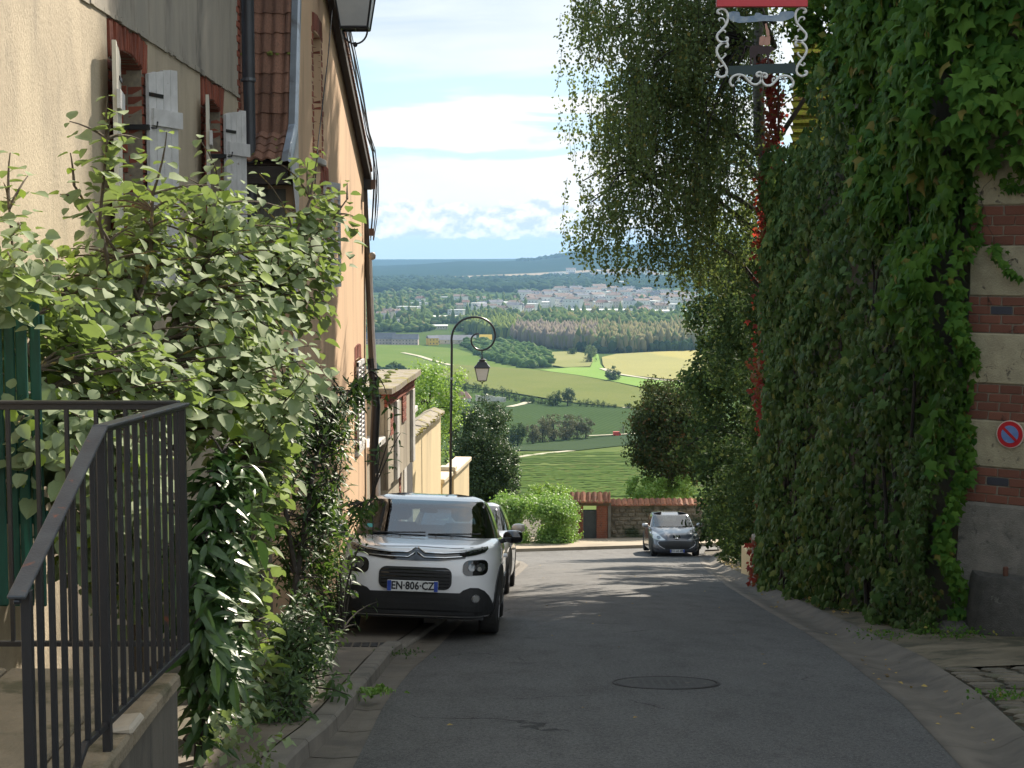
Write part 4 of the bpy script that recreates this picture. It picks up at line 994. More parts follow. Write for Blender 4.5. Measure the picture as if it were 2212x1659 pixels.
mb.prism([(4.75, 16.9), (4.56, 17.3), (4.56, 21.8), (13, 21.8), (13, 10.05), (4.73, 16.48)], -6, 7.2, 'xy', 0); mb.prism([(5.6, 21.8), (5.6, 27.2), (5.95, 27.2), (5.95, 29.3), (13, 29.3), (13, 21.8)], -8, 8.4, 'xy', 0); obj('core', mb, mat('dull_render', (.2, .18, .14), (.15, .13, .1), .95, 3, .5, 40), rh)  # the set-back wing is unseen, added to keep the road in shade
mb = MB(); mb.prism([(4.2, 16.4), (4.2, 22.1), (13.3, 22.1), (13.3, 9.4)], 7.2, 7.35, 'xy', 0); mb.prism([(5.4, 22.11), (5.4, 27.4), (5.9, 27.4), (5.9, 29.4), (13, 29.4), (13, 22.11)], 8.4, 8.6, 'xy', 0); obj('roof', mb, M_tile, rh); mb = MB(); mb.prism([(4.8, 16.6), (4.8, 19.5), (12, 19.5), (12, 11)], 7.36, 10.3, 'xy'); obj('shade_block', mb, MATS['dull_render'], rh); mb = MB(); mb.prism([(4.6, 16.4), (4.6, 19.7), (12.2, 19.7), (12.2, 10.8)], 10.3, 10.7, 'xy'); obj('shade_block_roof', mb, M_tile, rh)  # block above the main roof is unseen, added to shade the landing
L_ = .82
bands = [('s', 300, 445), ('b', 445, 530), ('s', 530, 640), ('b', 640, 718), ('s', 718, 828), ('b', 828, 905), ('s', 905, 1007), ('b', 1007, 1083)]
for k, v0, v1 in bands:
    z1, z0 = zq(v0), zq(v1)
    if k == 's':
        s = 0
        for w in (.62 if v0 != 905 else .95, .9):
            mb = MB(); mb.bevbox((s + .004, -.2, z0 + .006), (s + w - .006, .006 + random.uniform(0, .006), z1 - .006), .012, 0, FRH); o = obj('stone', mb, M_stone, rh); s += w
    else:
        MB_ = M_brick; M_brick = mat('dull_brick', (.22, .085, .05), (.15, .055, .035), .88, 30, .6, 140, objrnd=.4, bdist=.004)
        courses(rh, FRH, 0, 1.5, z0, z1, bl=.235, ch=.09, j=.013, dark=.07); M_brick = MB_
mb = MB(); slab(FRH, .0, 1.6, zq(1083), 4.4, -.25, -.012, mb); obj('mortar_bed', mb, M_mortar, rh)
mb = MB(); slab(FRH, 0, 1.8, zq(300) + .01, 7.1, -.2, .01, mb); obj('upper_wall', mb, M_stone, rh)
# battered cement plinth and the round wheel guard at its foot
mb = MB(); zt, zb = zq(1083), zq(1225); P = []
for z, d in ((zb - .9, .16), (zb, .1), (zt - .03, .03), (zt, .012), (zt + .002, -.2)):
    P.append([FRH @ Vector((s, d + random.uniform(-.006, .006), z)) for s in np.linspace(-.03, 1.8, 12)])
mb.grid(P); mb.grid([[FRH @ Vector((-.03, d, z)) for d in (-.4, .012 + (zt - z) * .11)] for z in (zb - .9, zb, zt)]); obj('plinth', mb, M_cem, rh)
mb = MB(); P = []
for z, r_ in ((zb - .95, .62), (zb - .35, .585), (zb - .06, .55), (zb - .01, .53), (zb, .3)):
    P.append([FRH @ Vector((.60 + r_ * .98 * math.cos(a), -.16 + r_ * math.sin(a), z + (.01 * math.sin(a * 5)))) for a in np.linspace(math.pi, 0, 22)])
mb.grid(P); obj('wheel_guard', mb, M_cemd, rh, smooth=True)
mb = MB(); q = FRH @ Vector((.55, .24, zb)); mb.bevbox((q.x - .025, q.y - .02, zb), (q.x + .025, q.y + .02, zb + .1), .01); obj('iron_stub', mb, mat('rust', (.12, .05, .03), rough=.9), rh)
mb = MB(); mb.bevbox((4.4, 16.0, -4.0), (4.72, 16.35, -3.78), .05, j=.02); obj('foot_stone', mb, M_cemd, rh)
# round no-parking sign on the stone
sg = thing('parking_sign', 'round red and blue no-parking sign fixed to pale quoin stone', 'road sign', tuple(FRH @ Vector((.48, .03, zq(938)))))
SC = FRH @ Matrix.Translation((.48, .0, zq(938) + .03))
def disc(r0, r1, d, m, name, n=36):
    mb = MB(); P0 = [SC @ Vector((r1 * math.cos(2 * math.pi * k / n), d, r1 * math.sin(2 * math.pi * k / n))) for k in range(n)]
    P1 = [SC @ Vector((r1 * math.cos(2 * math.pi * k / n), d - .012, r1 * math.sin(2 * math.pi * k / n))) for k in range(n)]
    if r0 > 0:
        P2 = [SC @ Vector((r0 * math.cos(2 * math.pi * k / n), d, r0 * math.sin(2 * math.pi * k / n))) for k in range(n)]; mb.grid([P1, P0, P2], close=True)
    else: mb.add(P0, [tuple(range(n))]); mb.grid([P1, P0], close=True)
    return obj(name, mb, m, sg)
RS = .142
disc(0, RS, .03, mat('sign_rim', (.75, .6, .5), rough=.4), 'rim'); disc(0, RS * .93, .034, mat('sign_red', (.55, .02, .03), (.45, .015, .025), .35), 'red_ring')
disc(0, RS * .63, .038, mat('sign_blue', (.16, .26, .5), (.12, .2, .42), .4, 12, c3=(.3, .35, .45), s3=14, t3=(.6, .7)), 'blue_disc')
mb = MB(); mb.box((-RS * .66, .0385, -RS * .1), (RS * .66, .042, RS * .1), 0, SC @ Matrix.Rotation(R(42), 4, 'Y')); obj('red_bar', mb, MATS['sign_red'], sg)

# garden wall under the ivy, running on down the street
gw = thing('ivy_wall', 'garden wall continuing from the corner house, buried under ivy', 'wall', (4.6, 25, -6))
mb = MB(); mb.box((4.56, 21.8, -8), (5.0, 28.0, 1.5)); obj('wall', mb, M_rub, gw)
mb = MB(); mb.bevbox((4.3, 28.0, -6.4), (4.52, 28.3, -5.0), .02); obj('end_pier', mb, M_beige2, gw)
# sunlit mossy roof beyond it
mr = thing('mossy_roof_house', 'house corner with sunlit yellow-moss tiled roof seen between ivy and birch', 'house', (7, 31, -6))
mb = MB(); mb.box((5.95, 30.3, -8), (10, 33.5, 1.5)); obj('wall', mb, M_greywall, mr)
M_mt = mat('mossy_tile', (.16, .18, .03), (.09, .1, .02), 1., 14, .8, 60, spec=0, c3=(.1, .06, .03), s3=8, t3=(.5, .62), objrnd=.4)
for k in range(17):
    y0 = 29.6 + k * .3; z0 = 1.55 + k * .3 * .62
    mb = MB(); n = 14; top = []; bot = []
    xs = np.linspace(.1745 * y0, 9.2, n)
    mb.grid([[(x, y0, z0 - .07 + random.uniform(-.02, .02)) for x in xs], [(x, y0 - .02, z0 + .03 + random.uniform(-.025, .03)) for x in xs], [(x, y0 + .32, z0 + .2) for x in xs]])
    obj('tile_row', mb, M_mt, mr)
# planter by the hedge
pt = thing('planter', 'small cream-rendered planter with plants at the foot of the dark hedge', 'planter', (4.9, 32, -6.4))
mb = MB(); mb.bevbox((4.75, 31.2, -7.2), (5.35, 32.6, -5.98), .02); mb.bevbox((4.5, 29.3, -7.0), (4.78, 29.7, -6.05), .03); obj('box', mb, M_yellow, pt)

# ------------------------------------------------------------------ hanging inn sign
SY = 13.0
def sp(px, py): p = at(1481 + px * .2315, py * .2315, SY); return (p.x, p.z)
hs = thing('hanging_sign', 'wrought-iron hanging sign with white scroll frame and red top bar', 'sign', (sp(710, 400)[0], SY, sp(710, 400)[1]))
M_scroll = mat('scroll_white', (.78, .78, .75), (.66, .66, .64), .5, 20, c3=(.28, .27, .25), s3=25)
def smoothc(pts, n=6):
    out = []
    P = [pts[0]] + pts + [pts[-1]]
    for i in range(1, len(P) - 2):
        for k in range(n):
            t_ = k / n; a, b_, c, d = (np.array(q, float) for q in P[i - 1:i + 3])
            out.append(tuple(.5 * ((2 * b_) + (-a + c) * t_ + (2 * a - 5 * b_ + 4 * c - d) * t_ ** 2 + (-a + 3 * b_ - 3 * c + d) * t_ ** 3)))
    out.append(tuple(pts[-1])); return out
side = [[(1095, 120), (1122, 108), (1112, 82), (1075, 72), (1038, 98), (1024, 150), (1040, 215), (1085, 270), (1125, 320), (1118, 365), (1080, 385), (1035, 378), (1028, 345), (1050, 345)],
        [(1052, 425), (1028, 425), (1032, 392), (1068, 388), (1112, 420), (1130, 470), (1105, 530), (1060, 590), (1035, 645), (1045, 690), (1085, 710), (1125, 695), (1130, 668), (1108, 668)],
        [(1048, 210), (1062, 172), (1092, 158), (1110, 172), (1100, 188)], [(1090, 285), (1072, 272), (1050, 280), (1052, 296)], [(1090, 545), (1062, 520), (1045, 500), (1058, 488)], [(1052, 590), (1072, 602), (1100, 612), (1112, 596), (1100, 588)]]
bott = [[(690, 700), (672, 712), (662, 688), (688, 672), (712, 690), (706, 745), (675, 785), (625, 785), (580, 745), (545, 708), (490, 696), (440, 715), (415, 760), (430, 800), (452, 795)], [(600, 765), (612, 738), (600, 720), (588, 728)], [(510, 705), (490, 735), (495, 755), (508, 752)]]
for crv in side + bott:
    for mir in (0, 1):
        pts = [(1420 - x if mir else x, y + (10 if mir else 0)) for x, y in crv]
        P = [(sp(*q)[0], SY, sp(*q)[1]) for q in smoothc(pts)]
        rad = .0105 if len(crv) > 8 else .007
        n = len(P); mb = MB(); mb.tube(P, [rad * (.8 if k < 2 or k > n - 3 else 1.) for k in range(n)], 6); obj('scroll', mb, M_scroll, hs, smooth='all')
def plate(name, pts, m, d0=-.004, d1=.004):
    mb = MB(); mb.prism([sp(*q) for q in pts], SY + d0, SY + d1, 'xz'); return obj(name, mb, m, hs)
plate('ground_plate', [(402, 615), (520, 612), (640, 606), (700, 596), (860, 594), (1020, 588), (1045, 690), (960, 685), (860, 684), (760, 688), (640, 696), (400, 700)], mat('sign_dark_green', (.012, .03, .032), (.018, .04, .04), .5))
plate('cloud_plate', [(385, 150), (390, 120), (440, 105), (500, 112), (510, 152), (560, 156), (640, 146), (655, 118), (690, 120), (720, 140), (800, 145), (865, 140), (880, 112), (940, 105), (1000, 105), (1022, 125), (1000, 165), (950, 185), (900, 200), (820, 198), (720, 196), (640, 205), (500, 214), (430, 195)], mat('sign_cloud', (.3, .36, .42), (.13, .2, .3), .5, 9, c3=(.42, .43, .4), s3=7))
M_br = mat('sign_brown', (.045, .02, .02), (.03, .014, .014), .6)
plate('animal', [(604, 432), (640, 424), (720, 430), (790, 430), (815, 440), (838, 462), (826, 474), (806, 470), (798, 490), (780, 498), (778, 560), (790, 596), (770, 597), (762, 560), (752, 502), (700, 506), (668, 502), (652, 540), (660, 600), (640, 604), (636, 560), (628, 525), (614, 560), (620, 602), (600, 602), (600, 545), (596, 470)], M_br)
mb = MB(); mb.tube([(sp(*q)[0], SY, sp(*q)[1]) for q in smoothc([(604, 436), (575, 428), (552, 440), (548, 480), (530, 520), (512, 545)])], .0035, 5); obj('tail', mb, M_br, hs)
M_pk = mat('sign_pink', (.5, .27, .2), (.4, .22, .17), .6)
plate('left_wing', [(684, 418), (690, 350), (714, 334), (740, 336), (742, 400), (728, 424), (700, 424)], M_pk, -.009, -.0045)
plate('right_wing', [(724, 420), (740, 350), (775, 332), (788, 344), (786, 410), (762, 428)], M_pk, -.014, -.0095)
plate('figure', [(738, 224), (752, 220), (764, 262), (776, 286), (780, 334), (762, 340), (750, 330), (746, 290), (740, 262)], M_pk, -.02, -.015)
mb = MB(); p0, p1 = sp(287, 66), sp(1134, 40); mb.bevbox((p0[0], SY - .03, p0[1] + .0), (p1[0], SY + .03, p0[1] + .062), .003, 0, Matrix.Identity(4)); obj('red_bar', mb, mat('sign_red_paint', (.6, .05, .06), (.5, .04, .05), .5), hs)
mb = MB(); zt = p0[1] + .062
for x in (p0[0] + .12, p1[0] - .12): mb.tube([(x, SY, zt), (x, SY, 2.15)], .008, 6)
mb.tube([(p0[0] - .05, SY, 2.15), (p1[0] + .3, SY, 2.15), (7.2, SY + .4, 2.15)], .018, 8); mb.tube([(p1[0] + .2, SY, 2.15), (4.3, SY + .15, 2.7), (7.2, SY + .4, 2.9)], .014, 8); mb.tube([(p0[0] + .36, SY, 2.15), (p0[0] + .45, SY, zt)], .008, 6); obj('bracket', mb, M_dark, hs)

# ------------------------------------------------------------------ lanterns
M_frost = mat('frosted_glass', (.75, .73, .68), (.68, .66, .6), .5, 3, c3=(.5, .5, .48), s3=3)
M_frost2 = mat('opal_glass', (.42, .42, .4), (.36, .36, .35), .35, 3)
def lantern(parent, c, wt, wb, h, roof, bar, m_glass, hook=True, ubend=False):
    """square tapered lantern; c = middle of the bottom frame"""
    x, y, z = c; T = Matrix.Translation(c)
    def ring(w, zz): return [Vector((sx * w / 2, sy * w / 2, zz)) for sx, sy in ((-1, -1), (1, -1), (1, 1), (-1, 1))]
    b_, t_ = ring(wb, 0), ring(wt, h)
    for k in range(4):
        mb = MB(); q = [b_[k], b_[(k + 1) % 4], t_[(k + 1) % 4], t_[k]]; cen = Vector((0, 0, 0)); n_ = (q[1] - q[0]).cross(q[3] - q[0]).normalized() * .004
        mb.add([p + n_ * 0 for p in q] + [p - n_ for p in q], [(0, 1, 2, 3), (7, 6, 5, 4), (0, 4, 5, 1), (1, 5, 6, 2), (2, 6, 7, 3), (3, 7, 4, 0)], 0, T); obj('pane', mb, m_glass, parent)
    mb = MB()
    for k in range(4):
        mb.tube([T @ (b_[k] * 1.02), T @ (t_[k] * 1.01)], bar, 4)
        mb.tube([T @ (b_[k] * 1.02), T @ (b_[(k + 1) % 4] * 1.02)], bar * 1.2, 4); mb.tube([T @ t_[k], T @ t_[(k + 1) % 4]], bar * 1.3, 4)
    mb.tube([T @ V(0, -wb / 2, 0), T @ V(0, wb / 2, 0)], bar, 4); obj('lantern_frame', mb, M_dark, parent)
    mb = MB(); P = []
    for w, zz in ((wt * 1.16, h), (wt * 1.1, h + roof * .12), (wt * .8, h + roof * .4), (wt * .6, h + roof * .72), (wt * .42, h + roof * .78), (wt * .4, h + roof), (wt * .52, h + roof * 1.03), (wt * .2, h + roof * 1.12), (wt * .1, h + roof * 1.3)): P.append([T @ p for p in ring(w, zz)])
    mb.grid(P, close=True); mb.add(P[0], [(0, 1, 2, 3)]); mb.add(P[-1], [(3, 2, 1, 0)]); obj('lantern_roof', mb, M_dark, parent)
    mb = MB()
    if ubend:
        for sy in (0,):
            pts = [T @ V(wb * .46 * math.cos(a), sy, -wb * .06 + wb * .5 * math.sin(a) * 1.0) for a in np.linspace(math.pi, 2 * math.pi, 14)]
            mb.tube(pts, bar * .9, 6)
        mb.lathe([(.004, -.028), (.022, -.02), (.03, 0), (.022, .02), (.012, .035)], 10, 0, T @ Matrix.Translation((0, 0, -wb * .6)))
        for sx in (-1, 1): mb.lathe([(.004, -.03), (.012, -.015), (.006, 0)], 6, 0, T @ Matrix.Translation((sx * wb * .5, -wb * .5, -.005)))
    else:
        for k in range(4): mb.tube([T @ (b_[k] * .95), T @ V(0, 0, -h * .14)], bar * .7, 4)
        mb.lathe([(.002, -h * .32), (.014, -h * .25), (.02, -h * .18), (.01, -h * .1)], 8, 0, T)
    obj('finial', mb, M_dark, parent)
LY = 38.
lp = thing('street_lamp', 'dark street lamp with spiral crook holding a hanging lantern', 'street lamp', (at(974, 1070, LY).x, LY, zr(LY)))
mb = MB(); pb = Vector((at(973.5, 1078, LY).x - .02, LY, zr(LY)))
p1 = at(976, 745, LY)
base = [(.09, 0), (.09, .25), (.06, .32), (.055, .9), (.042, 1.0)]
mb.lathe([(.1, 0), (.1, .3), (.065, .36), (.06, 1.0), (.04, 1.06)], 12, 0, Matrix.Translation(pb)); mb.tube([pb + V(0, 0, 1.), p1], [.036, .028], 10)
obj('post', mb, M_dark, lp, smooth=True)
crook = [(976, 745), (975.5, 730), (980, 712), (991, 697), (1008, 687.5), (1028, 685), (1048, 690), (1063, 703), (1069.5, 722), (1065, 741), (1054, 752), (1041, 756.5), (1028, 753), (1020, 744), (1018, 734), (1021, 726), (1028, 721.5), (1035, 721)]
mb = MB(); P = [at(u, v, LY) for u, v in smoothc(crook, 4)]; n = len(P); mb.tube(P, [.028 - .008 * k / n for k in range(n)], 8); obj('crook', mb, M_dark, lp, smooth=True)
mb = MB(); a, b_ = at(1041.3, 756, LY), at(1041.3, 777, LY); mb.tube([a, b_], .013, 6); mb.lathe([(.013, -.02), (.028, 0), (.013, .02)], 8, 0, Matrix.Translation(at(1041.3, 758, LY))); obj('hanger', mb, M_dark, lp)
mb = MB(); mb.lathe([(.036, -.03), (.04, 0), (.036, .03)], 10, 0, Matrix.Translation(at(975, 818, LY))); obj('post_band', mb, mat('pale_band', (.3, .32, .34), rough=.4, metal=.5), lp)
c = at(1041.5, 822, LY); lantern(lp, c, .335, .2, .31, .19, .009, M_frost)
# wall lantern, cut by the top of the picture
wlq = at(767, 62, 20.0)
wq = thing('wall_lantern', 'large black-framed wall lantern on the apricot house with opal glass', 'lantern', tuple(wlq))
lantern(wq, wlq, .52, .33, .62, .28, .013, M_frost2, ubend=True)
mb = MB(); zt = wlq.z + .62 + .3
mb.tube([(wlq.x, 20., zt), (wlq.x, 20., zt + .12), (wlq.x - .2, 20., zt + .2), (GX + .0, 20., zt + .05)], .016, 8); mb.box((GX - .01, 19.9, zt - .12), (GX + .02, 20.1, zt + .15)); obj('bracket', mb, M_dark, wq)

# ------------------------------------------------------------------ landing, steps and iron railing in the left corner
ld = thing('stone_landing', 'raised stone landing with weathered side wall behind the railing', 'landing', (-2.2, 5.8, -2.5))
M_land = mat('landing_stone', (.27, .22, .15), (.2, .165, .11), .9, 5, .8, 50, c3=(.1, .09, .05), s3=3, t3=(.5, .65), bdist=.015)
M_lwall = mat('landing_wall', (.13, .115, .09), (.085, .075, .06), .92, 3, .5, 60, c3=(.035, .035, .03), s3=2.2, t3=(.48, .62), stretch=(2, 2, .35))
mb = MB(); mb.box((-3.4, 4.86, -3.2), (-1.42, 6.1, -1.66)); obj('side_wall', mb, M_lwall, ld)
mb = MB()
for k in range(4):
    mb2 = MB(); x0 = -3.4 + k * .48; mb2.bevbox((x0 + .006, 4.84, -1.66), (x0 + .474, 6.1, -1.605), .01, j=.004); obj('slab', mb2, M_land, ld)
mb = MB(); y = 4.84
for w in (.42, .36, .4): mb2 = MB(); mb2.bevbox((-1.48, y + .005, -1.662), (-1.275, y + w - .005, -1.60), .012, j=.004); obj('edge_slab', mb2, M_land, ld); y += w
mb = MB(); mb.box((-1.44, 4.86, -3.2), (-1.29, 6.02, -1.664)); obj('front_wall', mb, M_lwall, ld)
mb = MB(); mb.bevbox((-1.36, 5.2, -1.60), (-1.27, 5.38, -1.575), .01, j=.006); obj('loose_stone', mb, mat('pale_stone', (.45, .4, .32), (.38, .33, .26), .9, 8), ld)
for k in range(3): mb = MB(); mb.bevbox((-3.4, 4.5 - .3 * k, -3.3), (-1.28, 4.83 - .3 * k, -1.77 - .17 * k), .012); obj('step', mb, M_land, ld)
rl = thing('railing', 'black iron stair railing with worn handrail in the lower left corner', 'railing', (-1.3, 5.2, -1.7))
P0, P1, P2 = V(-1.315, 4.17, -.905), V(-1.305, 5.02, -.545), V(-1.30, 6.27, -.59)
B0, B1, B2 = V(-1.315, 4.1, -1.80), V(-1.31, 4.78, -1.50), V(-1.30, 6.27, -1.56)
def rail(pts, w, h, name, m, parent):
    mb = MB()
    for a, b_ in zip(pts, pts[1:]):
        L = (b_ - a).length; M = Matrix.Translation(a) @ (b_ - a).to_track_quat('Y', 'Z').to_matrix().to_4x4(); mb.bevbox((-w / 2, -.008, -h / 2), (w / 2, L + .008, h / 2), .003, 0, M)
    return obj(name, mb, m, parent)
rail([P0, P1, P2], .05, .012, 'handrail', M_rail, rl); rail([P0 - V(0, 0, .014), P1 - V(0, 0, .014), P2 - V(0, 0, .014)], .018, .014, 'under_rail', M_dark, rl)
rail([B0, B1, B2], .022, .022, 'bottom_rail', M_dark, rl)
def topz(y): return float(np.interp(y, [P0.y, P1.y, P2.y], [P0.z, P1.z, P2.z])) - .015
def botz(y): return float(np.interp(y, [B0.y, B1.y, B2.y], [B0.z, B1.z, B2.z]))
def bar(x, y, z0, z1, w, name, parent):
    mb = MB(); mb.bevbox((x - w / 2, y - w / 2, z0), (x + w / 2, y + w / 2, z1), .002, 0, Matrix.Translation((0, 0, 0))); obj(name, mb, M_dark, parent)
for y in (4.22, 5.03, 6.26): bar(-1.305, y, -2.3 if y < 5 else -1.575 if y > 6 else -1.62, topz(y), .028, 'post', rl)
for k in range(1, 7): y = 4.22 + k * .81 / 7; bar(-1.305, y, botz(y), topz(y), .017, 'baluster', rl)
for k in range(1, 11): y = 5.03 + k * 1.23 / 11; bar(-1.305, y, botz(y), topz(y), .017, 'baluster', rl)
r2 = thing('rear_railing', 'black iron railing section crossing behind the landing under the shrub', 'railing', (-2.1, 6.27, -1.7))
rail([V(-3.3, 6.3, -.585), V(-1.33, 6.3, -.585)], .05, .012, 'handrail', M_dark, r2); rail([V(-3.3, 6.3, -.6), V(-1.33, 6.3, -.6)], .018, .03, 'under_rail', M_dark, r2); rail([V(-3.3, 6.3, -1.56), V(-1.33, 6.3, -1.56)], .022, .022, 'bottom_rail', M_dark, r2)
for k in range(16): bar(-1.42 - k * .117, 6.3, -1.56, -.61, .017, 'baluster', r2)
gp = thing('green_screen', 'weathered green slatted screen behind the shrub at the left edge', 'screen', (-2.5, 7.6, -1.6))
for k in range(9):
    mb = MB(); x = -2.78 + k * .062; mb.bevbox((x - .027, 7.6 + random.uniform(-.01, .01), -1.7), (x + .027, 7.62, -.15 - abs(k - 4) * .01 + random.uniform(-.02, .02)), .006, j=.004); obj('slat', mb, M_green, gp)
mb = MB(); mb.box((-2.82, 7.63, -.35), (-2.25, 7.66, -.29)); mb.box((-2.82, 7.63, -1.3), (-2.25, 7.66, -1.24)); mb.box((-2.9, 7.55, -2.6), (-2.83, 7.68, .15)); obj('batten', mb, M_green, gp)
# earth bed the shrubs grow in
mb = MB(); P = []
for y in np.arange(6.65, 16.6, .45):
    e = -1.42 if y < 13.6 else -1.42 - (y - 13.6) * .5; P.append([(-2.95 + (e + 2.95) * t_, y, zr(y) + .02 + .14 * (1 - t_ ** 3) + random.uniform(-.015, .02)) for t_ in (0, .3, .6, .85, 1)])
mb.grid(P); struct('earth_bed', mb, M_dirt, smooth='all')
# ------------------------------------------------------------------ cars
M_pwhite = mat('white_car_paint', (.82, .82, .83), (.8, .8, .81), .25, 2, coat=1.)
M_pgrey = mat('grey_car_paint', (.09, .095, .11), (.08, .085, .1), .35, 2, coat=1., metal=.5)
M_psilver = mat('silver_car_paint', (.45, .45, .46), (.42, .42, .43), .3, 2, coat=1., metal=.6)
M_trim = mat('black_trim', (.016, .017, .018), (.02, .02, .021), .55, 30, .15, 200)
M_gloss = mat('gloss_black', (.008, .008, .009), rough=.08, coat=1.)
M_chrome = mat('chrome', (.75, .75, .76), (.72, .72, .73), .12, 2, metal=1.)
M_tyre = mat('tyre', (.018, .018, .018), (.026, .025, .024), .85, 20, .3, 80)
M_rim = mat('alloy_rim', (.4, .4, .42), rough=.35, metal=.8)
M_seat = mat('dark_seat', (.02, .02, .022), rough=.9)
M_glass = glassmat('windscreen_glass', (.55, .66, .7), .01, .10)
M_lens = mat('lamp_lens', (.2, .21, .22), rough=.1, metal=.7, coat=1.)
M_lensc = mat('clear_lens', (.6, .6, .58), rough=.15, metal=.6, coat=1.)
M_pl = mat('number_plate', (.72, .73, .72), rough=.4); M_plb = mat('plate_blue', (.02, .06, .35), rough=.4)
def text_mesh(body, size, M, extrude=.0015):
    cu = bpy.data.curves.new('txt', 'FONT'); cu.body = body; cu.size = size; cu.align_x = 'CENTER'; cu.align_y = 'CENTER'; cu.extrude = extrude; cu.resolution_u = 2; cu.offset = size * .028
    o = bpy.data.objects.new('txt', cu); COL.objects.link(o); me = bpy.data.meshes.new_from_object(o.evaluated_get(bpy.context.evaluated_depsgraph_get()))
    bpy.data.objects.remove(o)
    mb = MB(); mb.add([v.co for v in me.vertices], [tuple(p.vertices) for p in me.polygons], 0, M); return mb
def outline(N, w, yf, yr, n, yc=0.):
    out = []
    for k in range(N):
        a = 2 * math.pi * k / N; c, s = math.cos(a), math.sin(a)
        x = w * math.copysign(abs(c) ** (2 / n), c); L = -yf if s < 0 else yr
        out.append((x, yc + (L - (0 if s >= 0 else -0)) * math.copysign(abs(s) ** (2 / n), s), 0))
    return out
def smooth_levels(lv, k=3):
    """interpolate level rows so that the surface is rounded"""
    A = np.array(lv, float); n = len(A); out = []
    for i in range(n - 1):
        p0, p1, p2, p3 = A[max(0, i - 1)], A[i], A[i + 1], A[min(n - 1, i + 2)]
        for q in range(k):
            t_ = q / k; out.append(.5 * ((2 * p1) + (-p0 + p2) * t_ + (2 * p0 - 5 * p1 + 4 * p2 - p3) * t_ ** 2 + (-p0 + 3 * p1 - 3 * p2 + p3) * t_ ** 3))
    out.append(A[-1]); return out
